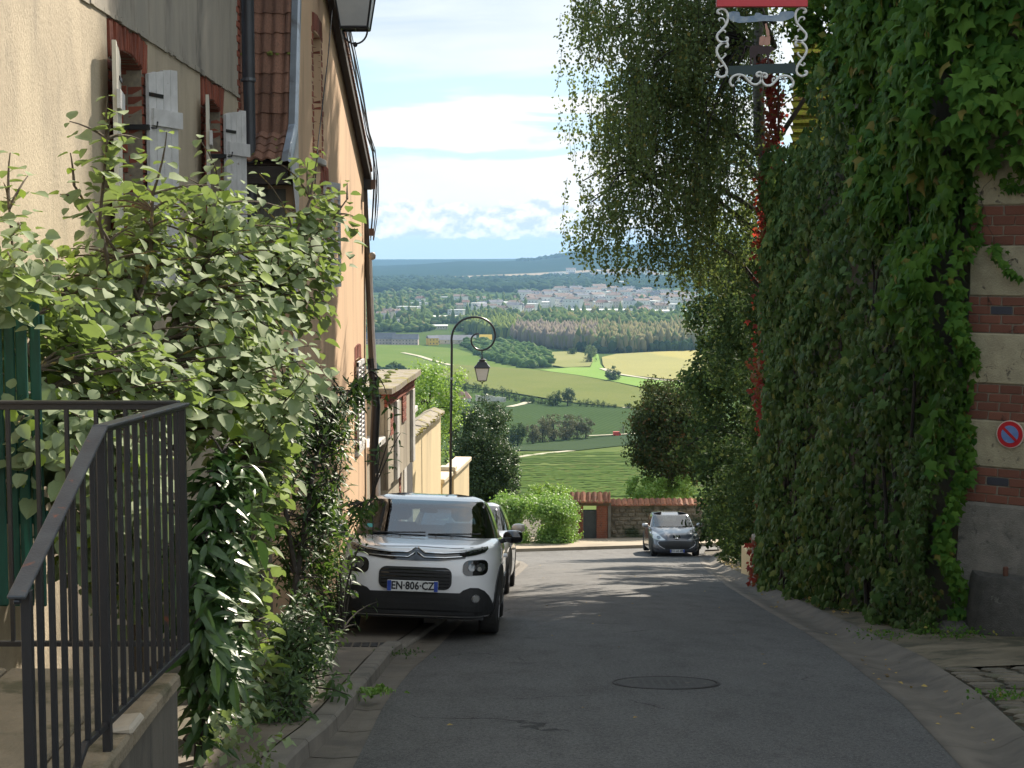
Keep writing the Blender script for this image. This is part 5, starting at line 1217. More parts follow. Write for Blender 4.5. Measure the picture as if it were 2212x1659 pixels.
def build_car(label, loc, rot, cfg, name='parked_car'):
    root = thing(name, label, 'car', loc, rot, None); paint = cfg['paint']; N = 120
    lv = smooth_levels(cfg['lower']); mb = MB()
    P = [[(x, y, z) for x, y, _ in outline(N, w, yf, yr, n)] for z, yf, yr, w, n in lv]
    mb.grid(P, close=True); mb.add(P[0], [tuple(range(N))]); 
    body = obj('body', mb, paint, root, local=True, smooth='all')
    bvh = BVHTree.FromPolygons([Vector(p) for p in mb.v], mb.f)
    # greenhouse
    gl = cfg['upper']; rows = []
    gs = smooth_levels(gl, 4)
    Q = [[(x, y, z) for x, y, _ in outline(N, w, yf, yr, n)] for z, yf, yr, w, n in gs]
    parts = {'roof': MB(), 'windscreen': MB(), 'side_window': MB(), 'rear_window': MB(), 'pillar': MB()}
    z_lo, z_hi = gl[0][0] + .015, cfg['ztop']
    for i in range(len(Q) - 1):
        for k in range(N):
            q = [Q[i][k], Q[i][(k + 1) % N], Q[i + 1][(k + 1) % N], Q[i + 1][k]]
            c = sum((Vector(p) for p in q), Vector()) / 4; w = gs[i][3]; nn = (Vector(q[1]) - Vector(q[0])).cross(Vector(q[3]) - Vector(q[0])).normalized()
            if c.z > z_hi: key = 'roof'
            elif abs(nn.y) > abs(nn.x) * .9: key = ('windscreen' if c.y < 0.4 else 'rear_window') if abs(c.x) < w * .965 else 'pillar'
            elif cfg['yb'][0] < c.y < cfg['yb'][1]: key = 'pillar'
            elif c.y > gs[i][2] * .86 or c.y < gs[i][1] * .80: key = 'pillar'
            else: key = 'side_window'
            parts[key].add(q, [(0, 1, 2, 3)])
    parts['roof'].add(Q[-1], [tuple(range(N))])
    for key, m_ in parts.items():
        if m_.f:
            me_o = obj(key, m_, {'roof': paint, 'windscreen': M_glass, 'side_window': M_glass if cfg.get('clear') else M_gloss, 'rear_window': M_glass, 'pillar': cfg.get('pillar', M_gloss)}[key], root, local=True, recalc=False)
            bm = bmesh.new(); bm.from_mesh(me_o.data); bmesh.ops.remove_doubles(bm, verts=bm.verts, dist=1e-4); bmesh.ops.recalc_face_normals(bm, faces=bm.faces); bm.to_mesh(me_o.data); bm.free(); me_o.data.polygons.foreach_set('use_smooth', [True] * len(me_o.data.polygons))
    def patch(name, pts, m, off=.006, cell=.05, axis='f', sub=None, round_=0, label=None, parent=None):
        bm = bmesh.new(); f = bm.faces.new([bm.verts.new((p[0], 0, p[1])) for p in pts])
        lo = [min(p[i] for p in pts) for i in (0, 1)]; hi = [max(p[i] for p in pts) for i in (0, 1)]
        for i, ax in ((0, (1, 0, 0)), (1, (0, 0, 1))):
            c = lo[i] + cell
            while c < hi[i] - 1e-4:
                bmesh.ops.bisect_plane(bm, geom=bm.verts[:] + bm.edges[:] + bm.faces[:], plane_co=tuple(a * c for a in ax), plane_no=ax); c += cell
        bmesh.ops.triangulate(bm, faces=bm.faces)
        dirs = {}
        for v in bm.verts:
            if axis == 'f': o_, d = Vector((v.co.x, -4, v.co.z)), Vector((0, 1, 0))
            elif axis == 'l': o_, d = Vector((3, v.co.x, v.co.z)), Vector((-1, 0, 0))
            else: o_, d = Vector((-3, v.co.x, v.co.z)), Vector((1, 0, 0))
            h = bvh.ray_cast(o_, d)
            if h[0] is None: h = bvh.find_nearest(o_ + d * 2.2)
            nrm = h[1] if h[1].dot(d) < 0 else -h[1]
            v.co = h[0] + (nrm * .6 - d * .4) * off; dirs[v] = d
        be = [e for e in bm.edges if e.is_boundary]
        r_ = bmesh.ops.extrude_edge_only(bm, edges=be); dd = Vector((0, 1, 0)) if axis == 'f' else Vector((-1 if axis == 'l' else 1, 0, 0))
        for v in r_['geom']:
            if isinstance(v, bmesh.types.BMVert): v.co += dd * (off + .012)
        bmesh.ops.recalc_face_normals(bm, faces=bm.faces)
        me = bpy.data.meshes.new(name); bm.to_mesh(me); bm.free(); me.materials.append(m)
        o = bpy.data.objects.new(name, me); COL.objects.link(o); o.parent = parent or root
        if label: o['label'] = label
        return o
    def rr(cx, cz, hw, hh, r, n=5, sk=0.):
        out = []
        for sx, sz, a0 in ((1, 1, 0), (-1, 1, 90), (-1, -1, 180), (1, -1, 270)):
            for k in range(n + 1):
                a = R(a0 + 90 * k / n); x = cx + sx * (hw - r) + r * math.cos(a); z = cz + sz * (hh - r) + r * math.sin(a); out.append((x, z + sk * (x - cx)))
        return out
    def circ(cx, cz, r, n=20): return [(cx + r * math.cos(2 * math.pi * k / n), cz + r * math.sin(2 * math.pi * k / n)) for k in range(n)]
    def line(name, pts, r, m, off=.008):
        out = []
        for a, b_ in zip(pts, pts[1:]):
            n = max(1, int(math.hypot(b_[0] - a[0], b_[1] - a[1]) / .03))
            for k in range(n): out.append((a[0] + (b_[0] - a[0]) * k / n, a[1] + (b_[1] - a[1]) * k / n))
        out.append(pts[-1]); P = []
        for x, z in out:
            h = bvh.ray_cast(Vector((x, -4, z)), Vector((0, 1, 0)))
            if h[0] is not None: P.append(h[0] + Vector((0, -off, 0)))
        mb = MB(); mb.tube(P, r, 6); return obj(name, mb, m, root, local=True, smooth='all')
    # wheels
    wr = cfg['wheel_r']
    for y in cfg['axles']:
        for sx in (-1, 1):
            patch('wheel_arch', circ(y, wr + .02, wr + cfg.get('arch', .07), 26), M_trim, .012, .08, 'l' if sx > 0 else 'r')
            mb = MB(); T = Matrix.Translation((sx * (cfg['track']), y, wr)); mb.lathe([(wr * .6, -.1), (wr * .93, -.105), (wr, -.08), (wr, .08), (wr * .93, .105), (wr * .6, .1)], 32, 0, T, 'x')
            w = obj('wheel', mb, M_tyre, root, local=True, smooth=True)
            mb = MB(); mb.lathe([(wr * .63, -.095), (wr * .63, .095)], 24, 0, T, 'x')
            for k in range(5):
                a = 2 * math.pi * k / 5; mb.box((sx * .09 - .01, -.025, .03), (sx * .09 + .016, .025, wr * .6), 0, T @ Matrix.Rotation(a, 4, 'X'))
            obj('rim', mb, M_rim, w, local=True)
    mb = MB(); mb.box((-.7, -1.7, .17), (.7, 1.75, .4)); obj('underbody', mb, M_trim, root, local=True)
    mb = MB(); zb = gl[0][0]; mb.box((-.72, -.85, zb - .35), (.72, 1.6, zb - .33)); 
    mb.grid([[(x, -.98 + .0, zb - .02) for x in np.linspace(-.68, .68, 9)], [(x, -.7, zb + .03 + .02 * math.cos(x * 4)) for x in np.linspace(-.7, .7, 9)], [(x, -.45, zb - .02) for x in np.linspace(-.7, .7, 9)], [(x, -.42, zb - .3) for x in np.linspace(-.7, .7, 9)]])
    obj('dashboard', mb, M_seat, root, local=True)
    for sx in (-.36, .36):
        mb = MB(); mb.bevbox((sx - .24, .15, zb - .35), (sx + .24, .32, zb + .14), .06); mb.bevbox((sx - .13, .2, zb + .16), (sx + .13, .32, zb + .34), .05); obj('seat', mb, M_seat, root, local=True)
    mb = MB(); mb.bevbox((-.62, 1.1, zb - .3), (.62, 1.25, zb + .1), .04); obj('rear_seat', mb, M_seat, root, local=True)
    mb = MB(); mb.lathe([(.13, -.012), (.15, 0), (.13, .012)], 18, 0, Matrix.Translation((.36, -.35, zb - .02)) @ Matrix.Rotation(R(65), 4, 'X')); obj('steering_wheel', mb, M_seat, root, local=True)
    mb = MB(); iy = cfg.get('imy', -.27); mb.bevbox((-.1, iy, 1.25), (.1, iy + .05, 1.31), .02); mb.bevbox((-.06, iy - .05, 1.29), (.06, iy + .05, 1.34), .015); obj('interior_mirror', mb, M_seat, root, local=True)
    for sx in (-1, 1):
        mb = MB(); my, mz = cfg['mirror']
        P = []
        for t_, s_ in ((0, .25), (.02, .7), (.06, .95), (.12, 1.), (.17, .93), (.2, .78), (.215, .4)):
            P.append([(sx * (.86 + t_), my + .06 * s_ * math.cos(a) * 1.2, mz + .005 + .072 * s_ * math.sin(a)) for a in np.linspace(0, 2 * math.pi, 13)[:-1]])
        mb.grid(P, close=True); mb.add(P[0], [tuple(range(12))]); mb.add(P[-1], [tuple(range(12))]); m_ = obj('door_mirror', mb, cfg['mirror_mat'], root, local=True, smooth='all')
        mb = MB(); mb.tube([(sx * .80, my + .02, mz - .06), (sx * .9, my, mz - .03)], .025, 6); obj('stalk', mb, M_trim, m_, local=True)
    mb = MB()
    zs = gl[0][0]
    for sx0, sx1 in ((-.6, .02), (.05, .62)):
        pts = []
        for k in range(9):
            x = sx0 + (sx1 - sx0) * k / 8; pts.append((x, cfg['upper'][0][1] - .0 + .02 + .10 * (abs(x) / .8) ** 3 + .015, zs + .025 + .02 * k / 8))
        mb2 = MB(); mb2.tube(pts, .008, 5); obj('wiper', mb2, M_trim, root, local=True)
    cfg['detail'](root, patch, rr, circ, line)
    return root

def plate(root, patch, x, z, w, h, txt, yy):
    p = obj('number_plate', MB().bevbox((x - w / 2, yy - .012, z - h / 2), (x + w / 2, yy, z + h / 2), .004), M_pl, root, local=True)
    for s in (-1, 1): obj('blue_band', MB().box((x + s * (w / 2 - .022) - .02, yy - .014, z - h / 2 + .004), (x + s * (w / 2 - .022) + .02, yy - .0122, z + h / 2 - .004)), M_plb, p, local=True)
    M = Matrix.Translation((x, yy - .0135, z)) @ Matrix.Rotation(R(90), 4, 'X') @ Matrix.Diagonal((.86, 1, 1, 1))
    obj('lettering', text_mesh(txt, h * .98, M), mat('plate_black', (.01, .01, .012), rough=.5), p, local=True, recalc=False)

def detail_white(root, patch, rr, circ, line):
    for s in (-1, 1):
        mir = lambda pts: [(s * x, z) for x, z in (pts if s > 0 else pts[::-1])]
        hl = patch('headlight', rr(s * .605, .714, .125, .078, .06, sk=s * .06), M_gloss, .008)
        for cx, r_, m_ in ((s * .57, .038, M_lens), (s * .655, .044, M_lens)): patch('lamp_bowl', circ(cx, .716, r_, 16), m_, .016, .03, parent=hl)
        patch('lamp_reflector', circ(s * .64, .70, .022, 10), M_lensc, .024, .03, parent=hl)
        dl = patch('daylight_lamp', mir([(.50, .878), (.62, .905), (.715, .925), (.72, .90), (.69, .865), (.60, .838), (.49, .818)]), M_gloss, .012, .04)
        for k in range(4): patch('led_block', mir([(.535 + k * .043, .85 + k * .013), (.565 + k * .043, .857 + k * .013), (.565 + k * .043, .88 + k * .012), (.535 + k * .043, .873 + k * .012)]), M_lens, .018, .03, parent=dl)
        patch('fog_surround', mir([(.44, .44), (.49, .485), (.56, .512), (.64, .51), (.70, .48), (.745, .43), (.78, .36), (.80, .24), (.62, .22), (.44, .22)]), M_trim, .016, .05)
        fg = patch('fog_lamp', circ(s * .615, .402, .042, 18), M_chrome, .024, .03); patch('fog_lens', circ(s * .615, .402, .03, 14), M_lensc, .03, .03, parent=fg)
        line('chrome_line', [(s * .70, .914), (s * .5, .873), (s * .28, .855), (s * .09, .857), (s * .012, .903)], .0075, M_chrome, .022)
        line('chrome_line', [(s * .49, .827), (s * .3, .811), (s * .082, .809), (s * .012, .857)], .0075, M_chrome, .022)
        patch('side_cladding', [(-1.0, .22), (1.0, .22), (1.0, .30), (-1.0, .30)], M_trim, .012, .1, 'l' if s > 0 else 'r')
        patch('side_bump', rr(.0, .52, .62, .07, .05), M_trim, .014, .1, 'l' if s > 0 else 'r')
        patch('door_handle', rr(-.05, .80, .09, .02, .015), M_pwhite, .03, .05, 'l' if s > 0 else 'r')
    patch('logo_strip', [(-.51, .885), (-.25, .857), (-.08, .853), (0, .90), (.08, .853), (.25, .857), (.51, .885), (.5, .806), (.25, .776), (0, .772), (-.25, .776), (-.5, .806)], M_gloss, .01, .05)
    gr = patch('upper_grille', rr(0, .595, .372, .112, .075), M_trim, .012, .04)
    for k in range(6): patch('grille_slat', [(-.35, .505 + k * .034), (.35, .505 + k * .034), (.35, .513 + k * .034), (-.35, .513 + k * .034)], M_gloss, .018, .08, parent=gr)
    patch('lower_bumper', [(-.46, .22), (.46, .22), (.46, .455), (-.46, .455)], M_trim, .014, .06)
    patch('bumper_lip', [(-.6, .235), (.6, .235), (.6, .262), (-.6, .262)], mat('grey_lip', (.05, .052, .055), rough=.5), .022, .08)
    plate(root, patch, -.02, .515, .52, .112, 'EN·806·CZ', -2.05)
    for x in (-.25, .14, .31):
        obj('washer_jet', MB().lathe([(.012, 0), (.012, .012), (.004, .018)], 8, 0, Matrix.Translation((x, -1.1, 1.005))), M_trim, root, local=True)
    q = MB(); q.add([(-.63, -.945, 1.08), (-.56, -.955, 1.08), (-.555, -.90, 1.12), (-.625, -.885, 1.12)], [(0, 1, 2, 3)]); q.add([(-.63, -.942, 1.08), (-.56, -.952, 1.08), (-.555, -.897, 1.12), (-.625, -.882, 1.12)], [(3, 2, 1, 0)])
    obj('sticker', q, mat('teal_sticker', (.1, .45, .42), rough=.6), root, local=True, recalc=False)
    patch('bonnet_gap', [(-.74, .925), (-.4, .9), (0, .912), (.4, .9), (.74, .925), (.74, .931), (.4, .906), (0, .918), (-.4, .906), (-.74, .931)], mat('panel_gap', (.05, .05, .055), rough=.9), .001, .1)

C_WHITE = dict(paint=M_pwhite, wheel_r=.325, track=.75, axles=(-1.2, 1.33), arch=.075, ztop=1.39, yb=(.25, .38), mirror=(-.72, 1.02), mirror_mat=M_gloss,
    lower=[(.2, -1.86, 1.86, .80, 5.4), (.24, -1.93, 1.93, .84, 5.2), (.36, -1.97, 1.96, .868, 5.0), (.5, -1.99, 1.98, .876, 4.8), (.66, -2.0, 1.99, .878, 4.6), (.78, -1.985, 1.98, .874, 4.3), (.86, -1.95, 1.96, .865, 3.8), (.905, -1.88, 1.94, .858, 3.7), (.94, -1.68, 1.92, .85, 3.8), (.975, -1.36, 1.9, .835, 4.2), (1.0, -1.06, 1.87, .81, 5.)],
    upper=[(1.0, -1.04, 1.86, .80, 4.5), (1.1, -.87, 1.8, .77, 4.5), (1.25, -.62, 1.72, .71, 4.5), (1.36, -.44, 1.62, .655, 4.5), (1.42, -.28, 1.5, .60, 4.3), (1.455, .02, 1.2, .48, 4.0), (1.475, .35, .8, .3, 3.)], detail=detail_white)
def place(x, ynose, half, cfgroll=0.):
    """centre of the car on the slope"""
    y = ynose + half * .988; s = math.atan((zr(y + 1.3) - zr(y - 1.3)) / 2.6)
    return (x, y, zr(y)), (s, cfgroll, 0)
loc, rot = place(-.985, 15.95, 2.0)
loc = (loc[0], loc[1], loc[2] + .055)
build_car('white hatchback parked two wheels on the left pavement, facing up the hill', loc, (rot[0], R(1.9), R(-1.0)), C_WHITE)

def detail_silver(root, patch, rr, circ, line):
    for s in (-1, 1):
        patch('headlight', rr(s * .62, .72, .16, .07, .05, sk=s * .2), M_lens, .008)
        patch('door_handle', rr(-.05, .80, .09, .02, .015), M_psilver, .03, .05, 'l' if s > 0 else 'r')
    patch('grille', rr(0, .5, .45, .1, .05), M_trim, .01)
C_SILVER = dict(C_WHITE, paint=M_psilver, mirror=(-.72, 1.04), mirror_mat=mat('pale_mirror', (.62, .6, .55), rough=.35, coat=1.), detail=detail_silver)
loc, rot = place(-.86, 24.3, 2.0)
build_car('silver hatchback tucked close behind the white one, only its side and pale mirror showing', (loc[0], loc[1], loc[2] + .02), (rot[0], R(.8), R(-2.2)), C_SILVER)

def detail_grey(root, patch, rr, circ, line):
    for s in (-1, 1):
        mir = lambda pts: [(s * x, z) for x, z in (pts if s > 0 else pts[::-1])]
        hl = patch('headlight', mir([(.80, .66), (.835, .80), (.80, .905), (.70, .85), (.52, .71), (.39, .60), (.56, .585), (.7, .60)]), M_lensc, .012, .05)
        patch('lamp_bowl', circ(s * .62, .68, .06, 12), M_lens, .02, .04, parent=hl)
        patch('bumper_vent', mir([(.62, .30), (.78, .34), (.78, .28), (.64, .24)]), M_trim, .01)
        line('bonnet_crease', [(s * .38, .60), (s * .30, .72), (s * .42, .86)], .006, M_pgrey, .002)
    patch('lower_grille', [(-.62, .55), (-.3, .565), (0, .57), (.3, .565), (.62, .55), (.66, .5), (.6, .40), (.42, .30), (-.42, .30), (-.6, .40), (-.66, .5)], M_trim, .012, .05)
    line('chrome_line', [(-.42, .295), (-.6, .395), (-.67, .5), (-.63, .555)], .008, M_chrome); line('chrome_line', [(.42, .295), (.6, .395), (.67, .5), (.63, .555)], .008, M_chrome)
    bd = patch('badge_recess', [(-.11, .76), (.11, .76), (.13, .70), (.07, .62), (-.07, .62), (-.13, .70)], M_gloss, .012, .05)
    patch('emblem', [(-.07, .64), (-.03, .65), (0, .635), (.04, .64), (.03, .68), (.07, .70), (.09, .74), (.03, .75), (-.01, .735), (-.06, .75), (-.09, .73), (-.04, .71), (-.08, .69), (-.04, .67)], M_chrome, .03, .05, parent=bd)
    plate(root, patch, 0, .225, .5, .105, 'DH·645·MR', -2.03)
C_GREY = dict(paint=M_pgrey, pillar=M_pgrey, wheel_r=.31, track=.735, axles=(-1.22, 1.3), ztop=1.36, yb=(.25, .38), mirror=(-.55, 1.04), mirror_mat=M_psilver, imy=.05,
    lower=[(.16, -1.86, 1.86, .80, 5.2), (.22, -1.95, 1.92, .84, 5.), (.34, -1.99, 1.96, .868, 4.8), (.46, -2.0, 1.98, .874, 4.6), (.58, -1.97, 1.99, .876, 4.4), (.68, -1.90, 1.98, .874, 4.2), (.77, -1.78, 1.96, .868, 4.0), (.84, -1.6, 1.94, .86, 3.3), (.9, -1.36, 1.92, .85, 3.6), (.95, -1.12, 1.9, .83, 4.2), (.98, -.95, 1.87, .80, 5)],
    upper=[(.98, -.93, 1.86, .79, 4.3), (1.1, -.68, 1.8, .75, 4.3), (1.25, -.38, 1.72, .69, 4.3), (1.37, -.12, 1.62, .63, 4.3), (1.43, .08, 1.5, .57, 4.), (1.47, .3, 1.1, .42, 3.5), (1.48, .5, .8, .3, 3.)], detail=detail_grey)
loc, rot = place(5.7, 54.6, 2.0)
build_car('dark grey hatchback parked at the bottom of the street beside the tiled wall', (loc[0], loc[1], loc[2] + .03), (rot[0] * .9, 0, R(1.0)), C_GREY)
# ------------------------------------------------------------------ leaves
def tmpl(kind):
    if kind == 'ovate' or kind == 'lance' or kind == 'broad':
        W = {'ovate': [0, .27, .36, .25, 0], 'lance': [0, .11, .155, .10, 0], 'broad': [0, .36, .43, .28, 0]}[kind]
        T = [0, .2, .48, .78, 1.]; drp = {'ovate': .16, 'lance': .3, 'broad': .12}[kind]; v = [(0, 0, 0)]
        for t_, w in list(zip(T, W))[1:-1]: z = -drp * t_ * t_; v += [(-w, t_ - .03, z + w * .35), (0, t_, z), (w, t_ - .03, z + w * .35)]
        v.append((0, 1, -drp))
        f = [(0, 2, 1), (0, 3, 2)]
        for i in (0, 1):
            a = 1 + i * 3; b_ = a + 3; f += [(a, a + 1, b_ + 1), (a, b_ + 1, b_), (a + 1, a + 2, b_ + 2), (a + 1, b_ + 2, b_ + 1)]
        f += [(7, 8, 10), (8, 9, 10)]
    elif kind == 'ivy':                                   # five blunt lobes
        o = [(0, 0), (.28, -.1), (.46, .12), (.36, .3), (.56, .52), (.28, .56), (0, 1.0), (-.28, .56), (-.56, .52), (-.36, .3), (-.46, .12), (-.28, -.1)]
        v = [(0, .36, .06)] + [(x, y, -.12 * (x * x + (y - .4) ** 2) * 1.5) for x, y in o]; n = len(o)
        f = [(0, 1 + i, 1 + (i + 1) % n) for i in range(n)]
    elif kind == 'creeper':                               # three sharp lobes
        o = [(0, 0), (.3, -.05), (.42, .2), (.66, .44), (.3, .52), (.2, .66), (0, 1.1), (-.2, .66), (-.3, .52), (-.66, .44), (-.42, .2), (-.3, -.05)]
        v = [(0, .38, .07)] + [(x, y, -.2 * (x * x + (y - .4) ** 2)) for x, y in o]; n = len(o)
        f = [(0, 1 + i, 1 + (i + 1) % n) for i in range(n)]
    else:                                                 # small folded leaf
        v = [(0, 0, 0), (-.36, .5, .1), (0, 1, -.08), (.36, .5, .1)]; f = [(0, 2, 1), (0, 3, 2)]
    return np.array(v, float), np.array(f, int)
def unit(a): return a / np.maximum(np.linalg.norm(a, axis=-1, keepdims=True), 1e-9)
def basis(D, Nn):
    Y = unit(D); Z = unit(Nn - (Nn * Y).sum(-1, keepdims=True) * Y); X = np.cross(Y, Z); return X, Y, Z
def leaves(name, kind, P, D, Nn, S, m, parent=None, wide=None):
    v, f = tmpl(kind); P, D, Nn, S = map(np.asarray, (P, D, Nn, S)); X, Y, Z = basis(D, Nn); n = len(P)
    wd = rng.uniform(.8, 1.15, n)
    vv = P[:, None] + S[:, None, None] * (v[None, :, 0, None] * X[:, None] * wd[:, None, None] + v[None, :, 1, None] * Y[:, None] + v[None, :, 2, None] * Z[:, None])
    ff = (f[None] + (np.arange(n) * len(v))[:, None, None]).reshape(-1, 3)
    return npobj(name, vv.reshape(-1, 3), ff, m, parent, rnd=np.repeat(rng.random(n), len(f)))
LME = {}
def leaf_objs(kind, P, D, Nn, S, m, parent, name='leaf'):
    """the largest leaves, each an object of its own (shared mesh data)"""
    key = (kind, m.name)
    if key not in LME:
        v, f = tmpl(kind); me = bpy.data.meshes.new('leaf_' + kind); me.from_pydata(v.tolist(), [], f.tolist()); me.materials.append(m); LME[key] = me
    X, Y, Z = basis(np.asarray(D), np.asarray(Nn)); pl = rootloc(parent)
    for p, x, y, z, s in zip(P, X, Y, Z, S):
        o = bpy.data.objects.new(name, LME[key]); COL.objects.link(o); o.parent = parent
        M = Matrix.Identity(4)
        for c, a in enumerate((x, y, z)): M.col[c] = (*(a * s), 0)
        M.col[3] = (*(Vector(p) - pl), 1); o.matrix_local = M
def foliage(parent, kind, P, D, Nn, S, m, singles=0, name='foliage', towards=True):
    P, D, Nn, S = map(np.asarray, (P, D, Nn, S))
    if singles:
        front = -P[:, 1] * .25 / max(1e-6, P[:, 1].std()) + S / S.mean() + rng.random(len(P)) * 1.2
        idx = np.argsort(-front)[:singles]; mask = np.zeros(len(P), bool); mask[idx] = True
        leaf_objs(kind, P[mask], D[mask], Nn[mask], S[mask], m, parent); P, D, Nn, S = P[~mask], D[~mask], Nn[~mask], S[~mask]
    o = leaves(name, kind, P, D, Nn, S, m, parent); o['kind'] = 'stuff'; return o
def rdir(n): return unit(rng.normal(size=(n, 3)))

M_vib = leafmat('viburnum_leaf', (.19, .25, .125), (.27, .32, .19), (.26, .36, .06), .06, rough=.7, trans=.25, tcol=(.35, .5, .08), spec=.2)
M_glossy = leafmat('glossy_leaf', (.03, .07, .018), (.055, .11, .028), None, rough=.38, trans=.15, spec=.4, coat=.08)
M_darkl = leafmat('dark_leaflet', (.03, .07, .022), (.06, .11, .03), (.12, .2, .04), .06, rough=.5, trans=.3, tcol=(.16, .28, .04))
M_ivy = leafmat('ivy_leaf', (.028, .07, .016), (.1, .17, .042), (.17, .2, .045), .08, rough=.6, trans=.2, spec=.15)
M_creep = leafmat('creeper_leaf', (.035, .1, .016), (.105, .2, .03), (.24, .2, .05), .04, rough=.65, spec=.12, trans=.32, tcol=(.2, .36, .05))
M_red = leafmat('red_creeper_leaf', (.15, .02, .02), (.2, .06, .035), (.16, .14, .04), .35, rough=.5, trans=.4, tcol=(.7, .08, .05))
M_birch = leafmat('birch_leaf', (.07, .11, .04), (.12, .165, .06), (.24, .2, .05), .05, rough=.65, spec=.2, trans=.28, tcol=(.28, .36, .08))
M_hedge = leafmat('dark_hedge_leaf', (.028, .052, .016), (.055, .088, .025), (.15, .17, .04), .07, rough=.75, trans=.2, spec=.12)
M_brownb = leafmat('bronze_leaf', (.035, .055, .018), (.06, .08, .025), (.14, .08, .035), .12, rough=.7, trans=.2, spec=.12)
M_pale = leafmat('pale_hedge_leaf', (.14, .24, .055), (.2, .32, .08), (.3, .38, .12), .15, rough=.5, trans=.3, tcol=(.35, .6, .1))
M_lime = leafmat('lime_leaf', (.15, .26, .05), (.2, .32, .07), None, rough=.5, trans=.35, tcol=(.4, .6, .1))
M_lime2 = M_lime
M_holly = leafmat('holly_leaf', (.03, .06, .022), (.055, .095, .035), (.12, .16, .05), .08, rough=.5, trans=.15, spec=.3)
M_bark = mat('brown_bark', (.13, .1, .07), (.08, .06, .045), .9, 14, .6, 60, c3=(.33, .25, .06), s3=9, t3=(.57, .66))
M_bbark = mat('birch_bark', (.22, .21, .19), (.12, .115, .1), .85, 6, .5, 30, c3=(.04, .035, .03), s3=4, t3=(.55, .62), stretch=(1, 1, 3))
M_dbark = mat('dark_bark', (.05, .04, .032), (.03, .025, .02), .9, 10, .6, 40)

def at_np(u, v, y): return np.array(at(u, v, y))
def curve_twig(mb, a, b_, r0, r1, sag=.1, n=5):
    a, b_ = np.array(a), np.array(b_); L = np.linalg.norm(b_ - a); m_ = (a + b_) / 2 + np.array([rng.uniform(-.1, .1), rng.uniform(-.1, .1), sag]) * L
    pts = [(1 - t_) ** 2 * a + 2 * t_ * (1 - t_) * m_ + t_ * t_ * b_ for t_ in np.linspace(0, 1, n)]
    mb.tube([tuple(p) for p in pts], [r0 + (r1 - r0) * k / (n - 1) for k in range(n)], 5, caps=False); return pts
def sample_blobs(blobs, n):
    """points spread through ellipsoids given at their place in depth: (u, v, y, ru, rv, ry, weight)"""
    w = np.array([b_[3] * b_[4] * b_[6] for b_ in blobs], float); w /= w.sum(); out = []
    for b_, k in zip(blobs, rng.multinomial(n, w)):
        c = at_np(b_[0], b_[1], b_[2]); rx, rz = b_[3] * b_[2] / FF, b_[4] * b_[2] / FF
        q = rdir(k) * (rng.random((k, 1)) ** .45); out.append(c + q * np.array([rx, b_[5], rz]))
    return np.concatenate(out)

def shrub(root, kind, blobs, ntips, per, size, m, skeleton, spread, droop, sprigs=(), singles=0, up=.55, twig_r=(.009, .003), pairs=True, skelr=.03, twigs_every=2, mb_mat=None, stemlen=.2, upn=1.2):
    tips = sample_blobs(blobs, ntips)
    if len(sprigs): tips = np.concatenate([tips, np.array([at_np(*s) for s in sprigs])])
    nodes = []
    for path in skeleton:
        P = [at_np(*q[:3]) for q in path]; rs = [q[3] for q in path]
        mb = MB(); mb.tube([tuple(p) for p in P], rs, 7); obj('branch', mb, mb_mat or M_bark, root, smooth=True)
        for a, b_ in zip(P, P[1:]):
            for t_ in np.linspace(0, 1, 5): nodes.append(a + (b_ - a) * t_)
    nodes = np.array(nodes); mb = MB(); P, D, Nn, S = [], [], [], []
    for i, tp in enumerate(tips):
        d = np.linalg.norm(nodes - tp, axis=1) + np.maximum(0, nodes[:, 2] - tp[2]) * 2.; a = nodes[np.argmin(d)]
        long_ = i >= ntips
        ax = unit((tp - a)[None])[0] * .6 + np.array([0, 0, up]) + rng.normal(size=3) * .25; ax /= np.linalg.norm(ax)
        if i % twigs_every == 0 or long_: curve_twig(mb, a, tp, twig_r[0], twig_r[1], .12)
        # leaves stand in pairs along the last stretch of the twig
        side = np.cross(ax, rdir(1)[0]); side /= np.linalg.norm(side)
        k = per + (4 if long_ else 0)
        for q in range(k):
            t_ = (q // 2) * stemlen * .45; pos = tp - ax * t_
            ang = (q // 2) * math.pi / 2 + (q % 2) * math.pi + rng.uniform(-.3, .3)
            s2 = np.cross(ax, side); o_ = side * math.cos(ang) + s2 * math.sin(ang)
            dr = o_ * spread + ax * (1 - spread) * rng.uniform(.3, 1) + np.array([0, 0, -droop * rng.uniform(.2, 1)])
            sz = size * rng.uniform(.45, 1.2) * (1 if q > 1 else .7)
            P.append(pos + o_ * size * .12); D.append(dr); Nn.append(ax * upn + np.array([.25, -.15, .7]) + rng.normal(size=3) * .35); S.append(sz)
    o = obj('twigs', mb, mb_mat or M_bark, root, recalc=False); o['kind'] = 'stuff'
    foliage(root, kind, P, D, Nn, S, m, singles); return root

vb = thing('large_leaved_shrub', 'big grey-green broad-leaved shrub filling the left side above the railing', 'shrub', (-1.9, 9, -2.8))
blobs = [(350, 600, 9.6, 290, 150, .8, 1), (560, 570, 10.6, 170, 150, .7, 1.2), (140, 690, 8.6, 180, 130, .5, 1), (480, 790, 9.4, 240, 170, .7, 1.1), (250, 830, 8.4, 250, 110, .5, .9),
         (640, 520, 10.9, 80, 110, .5, 1.1), (700, 450, 11.3, 50, 60, .3, 1.1), (560, 980, 9.7, 110, 160, .5, 1.2), (530, 1190, 9.4, 65, 170, .4, 1.5), (520, 1400, 9.1, 60, 130, .35, 1.5), (190, 1020, 7.9, 220, 180, .5, .8), (80, 900, 7.7, 110, 100, .4, .8), (700, 620, 11.0, 30, 110, .3, 1.),
         (40, 560, 7.2, 60, 110, .25, .8), (400, 440, 9.9, 200, 70, .5, .9), (300, 1180, 8.4, 200, 150, .4, .9)]
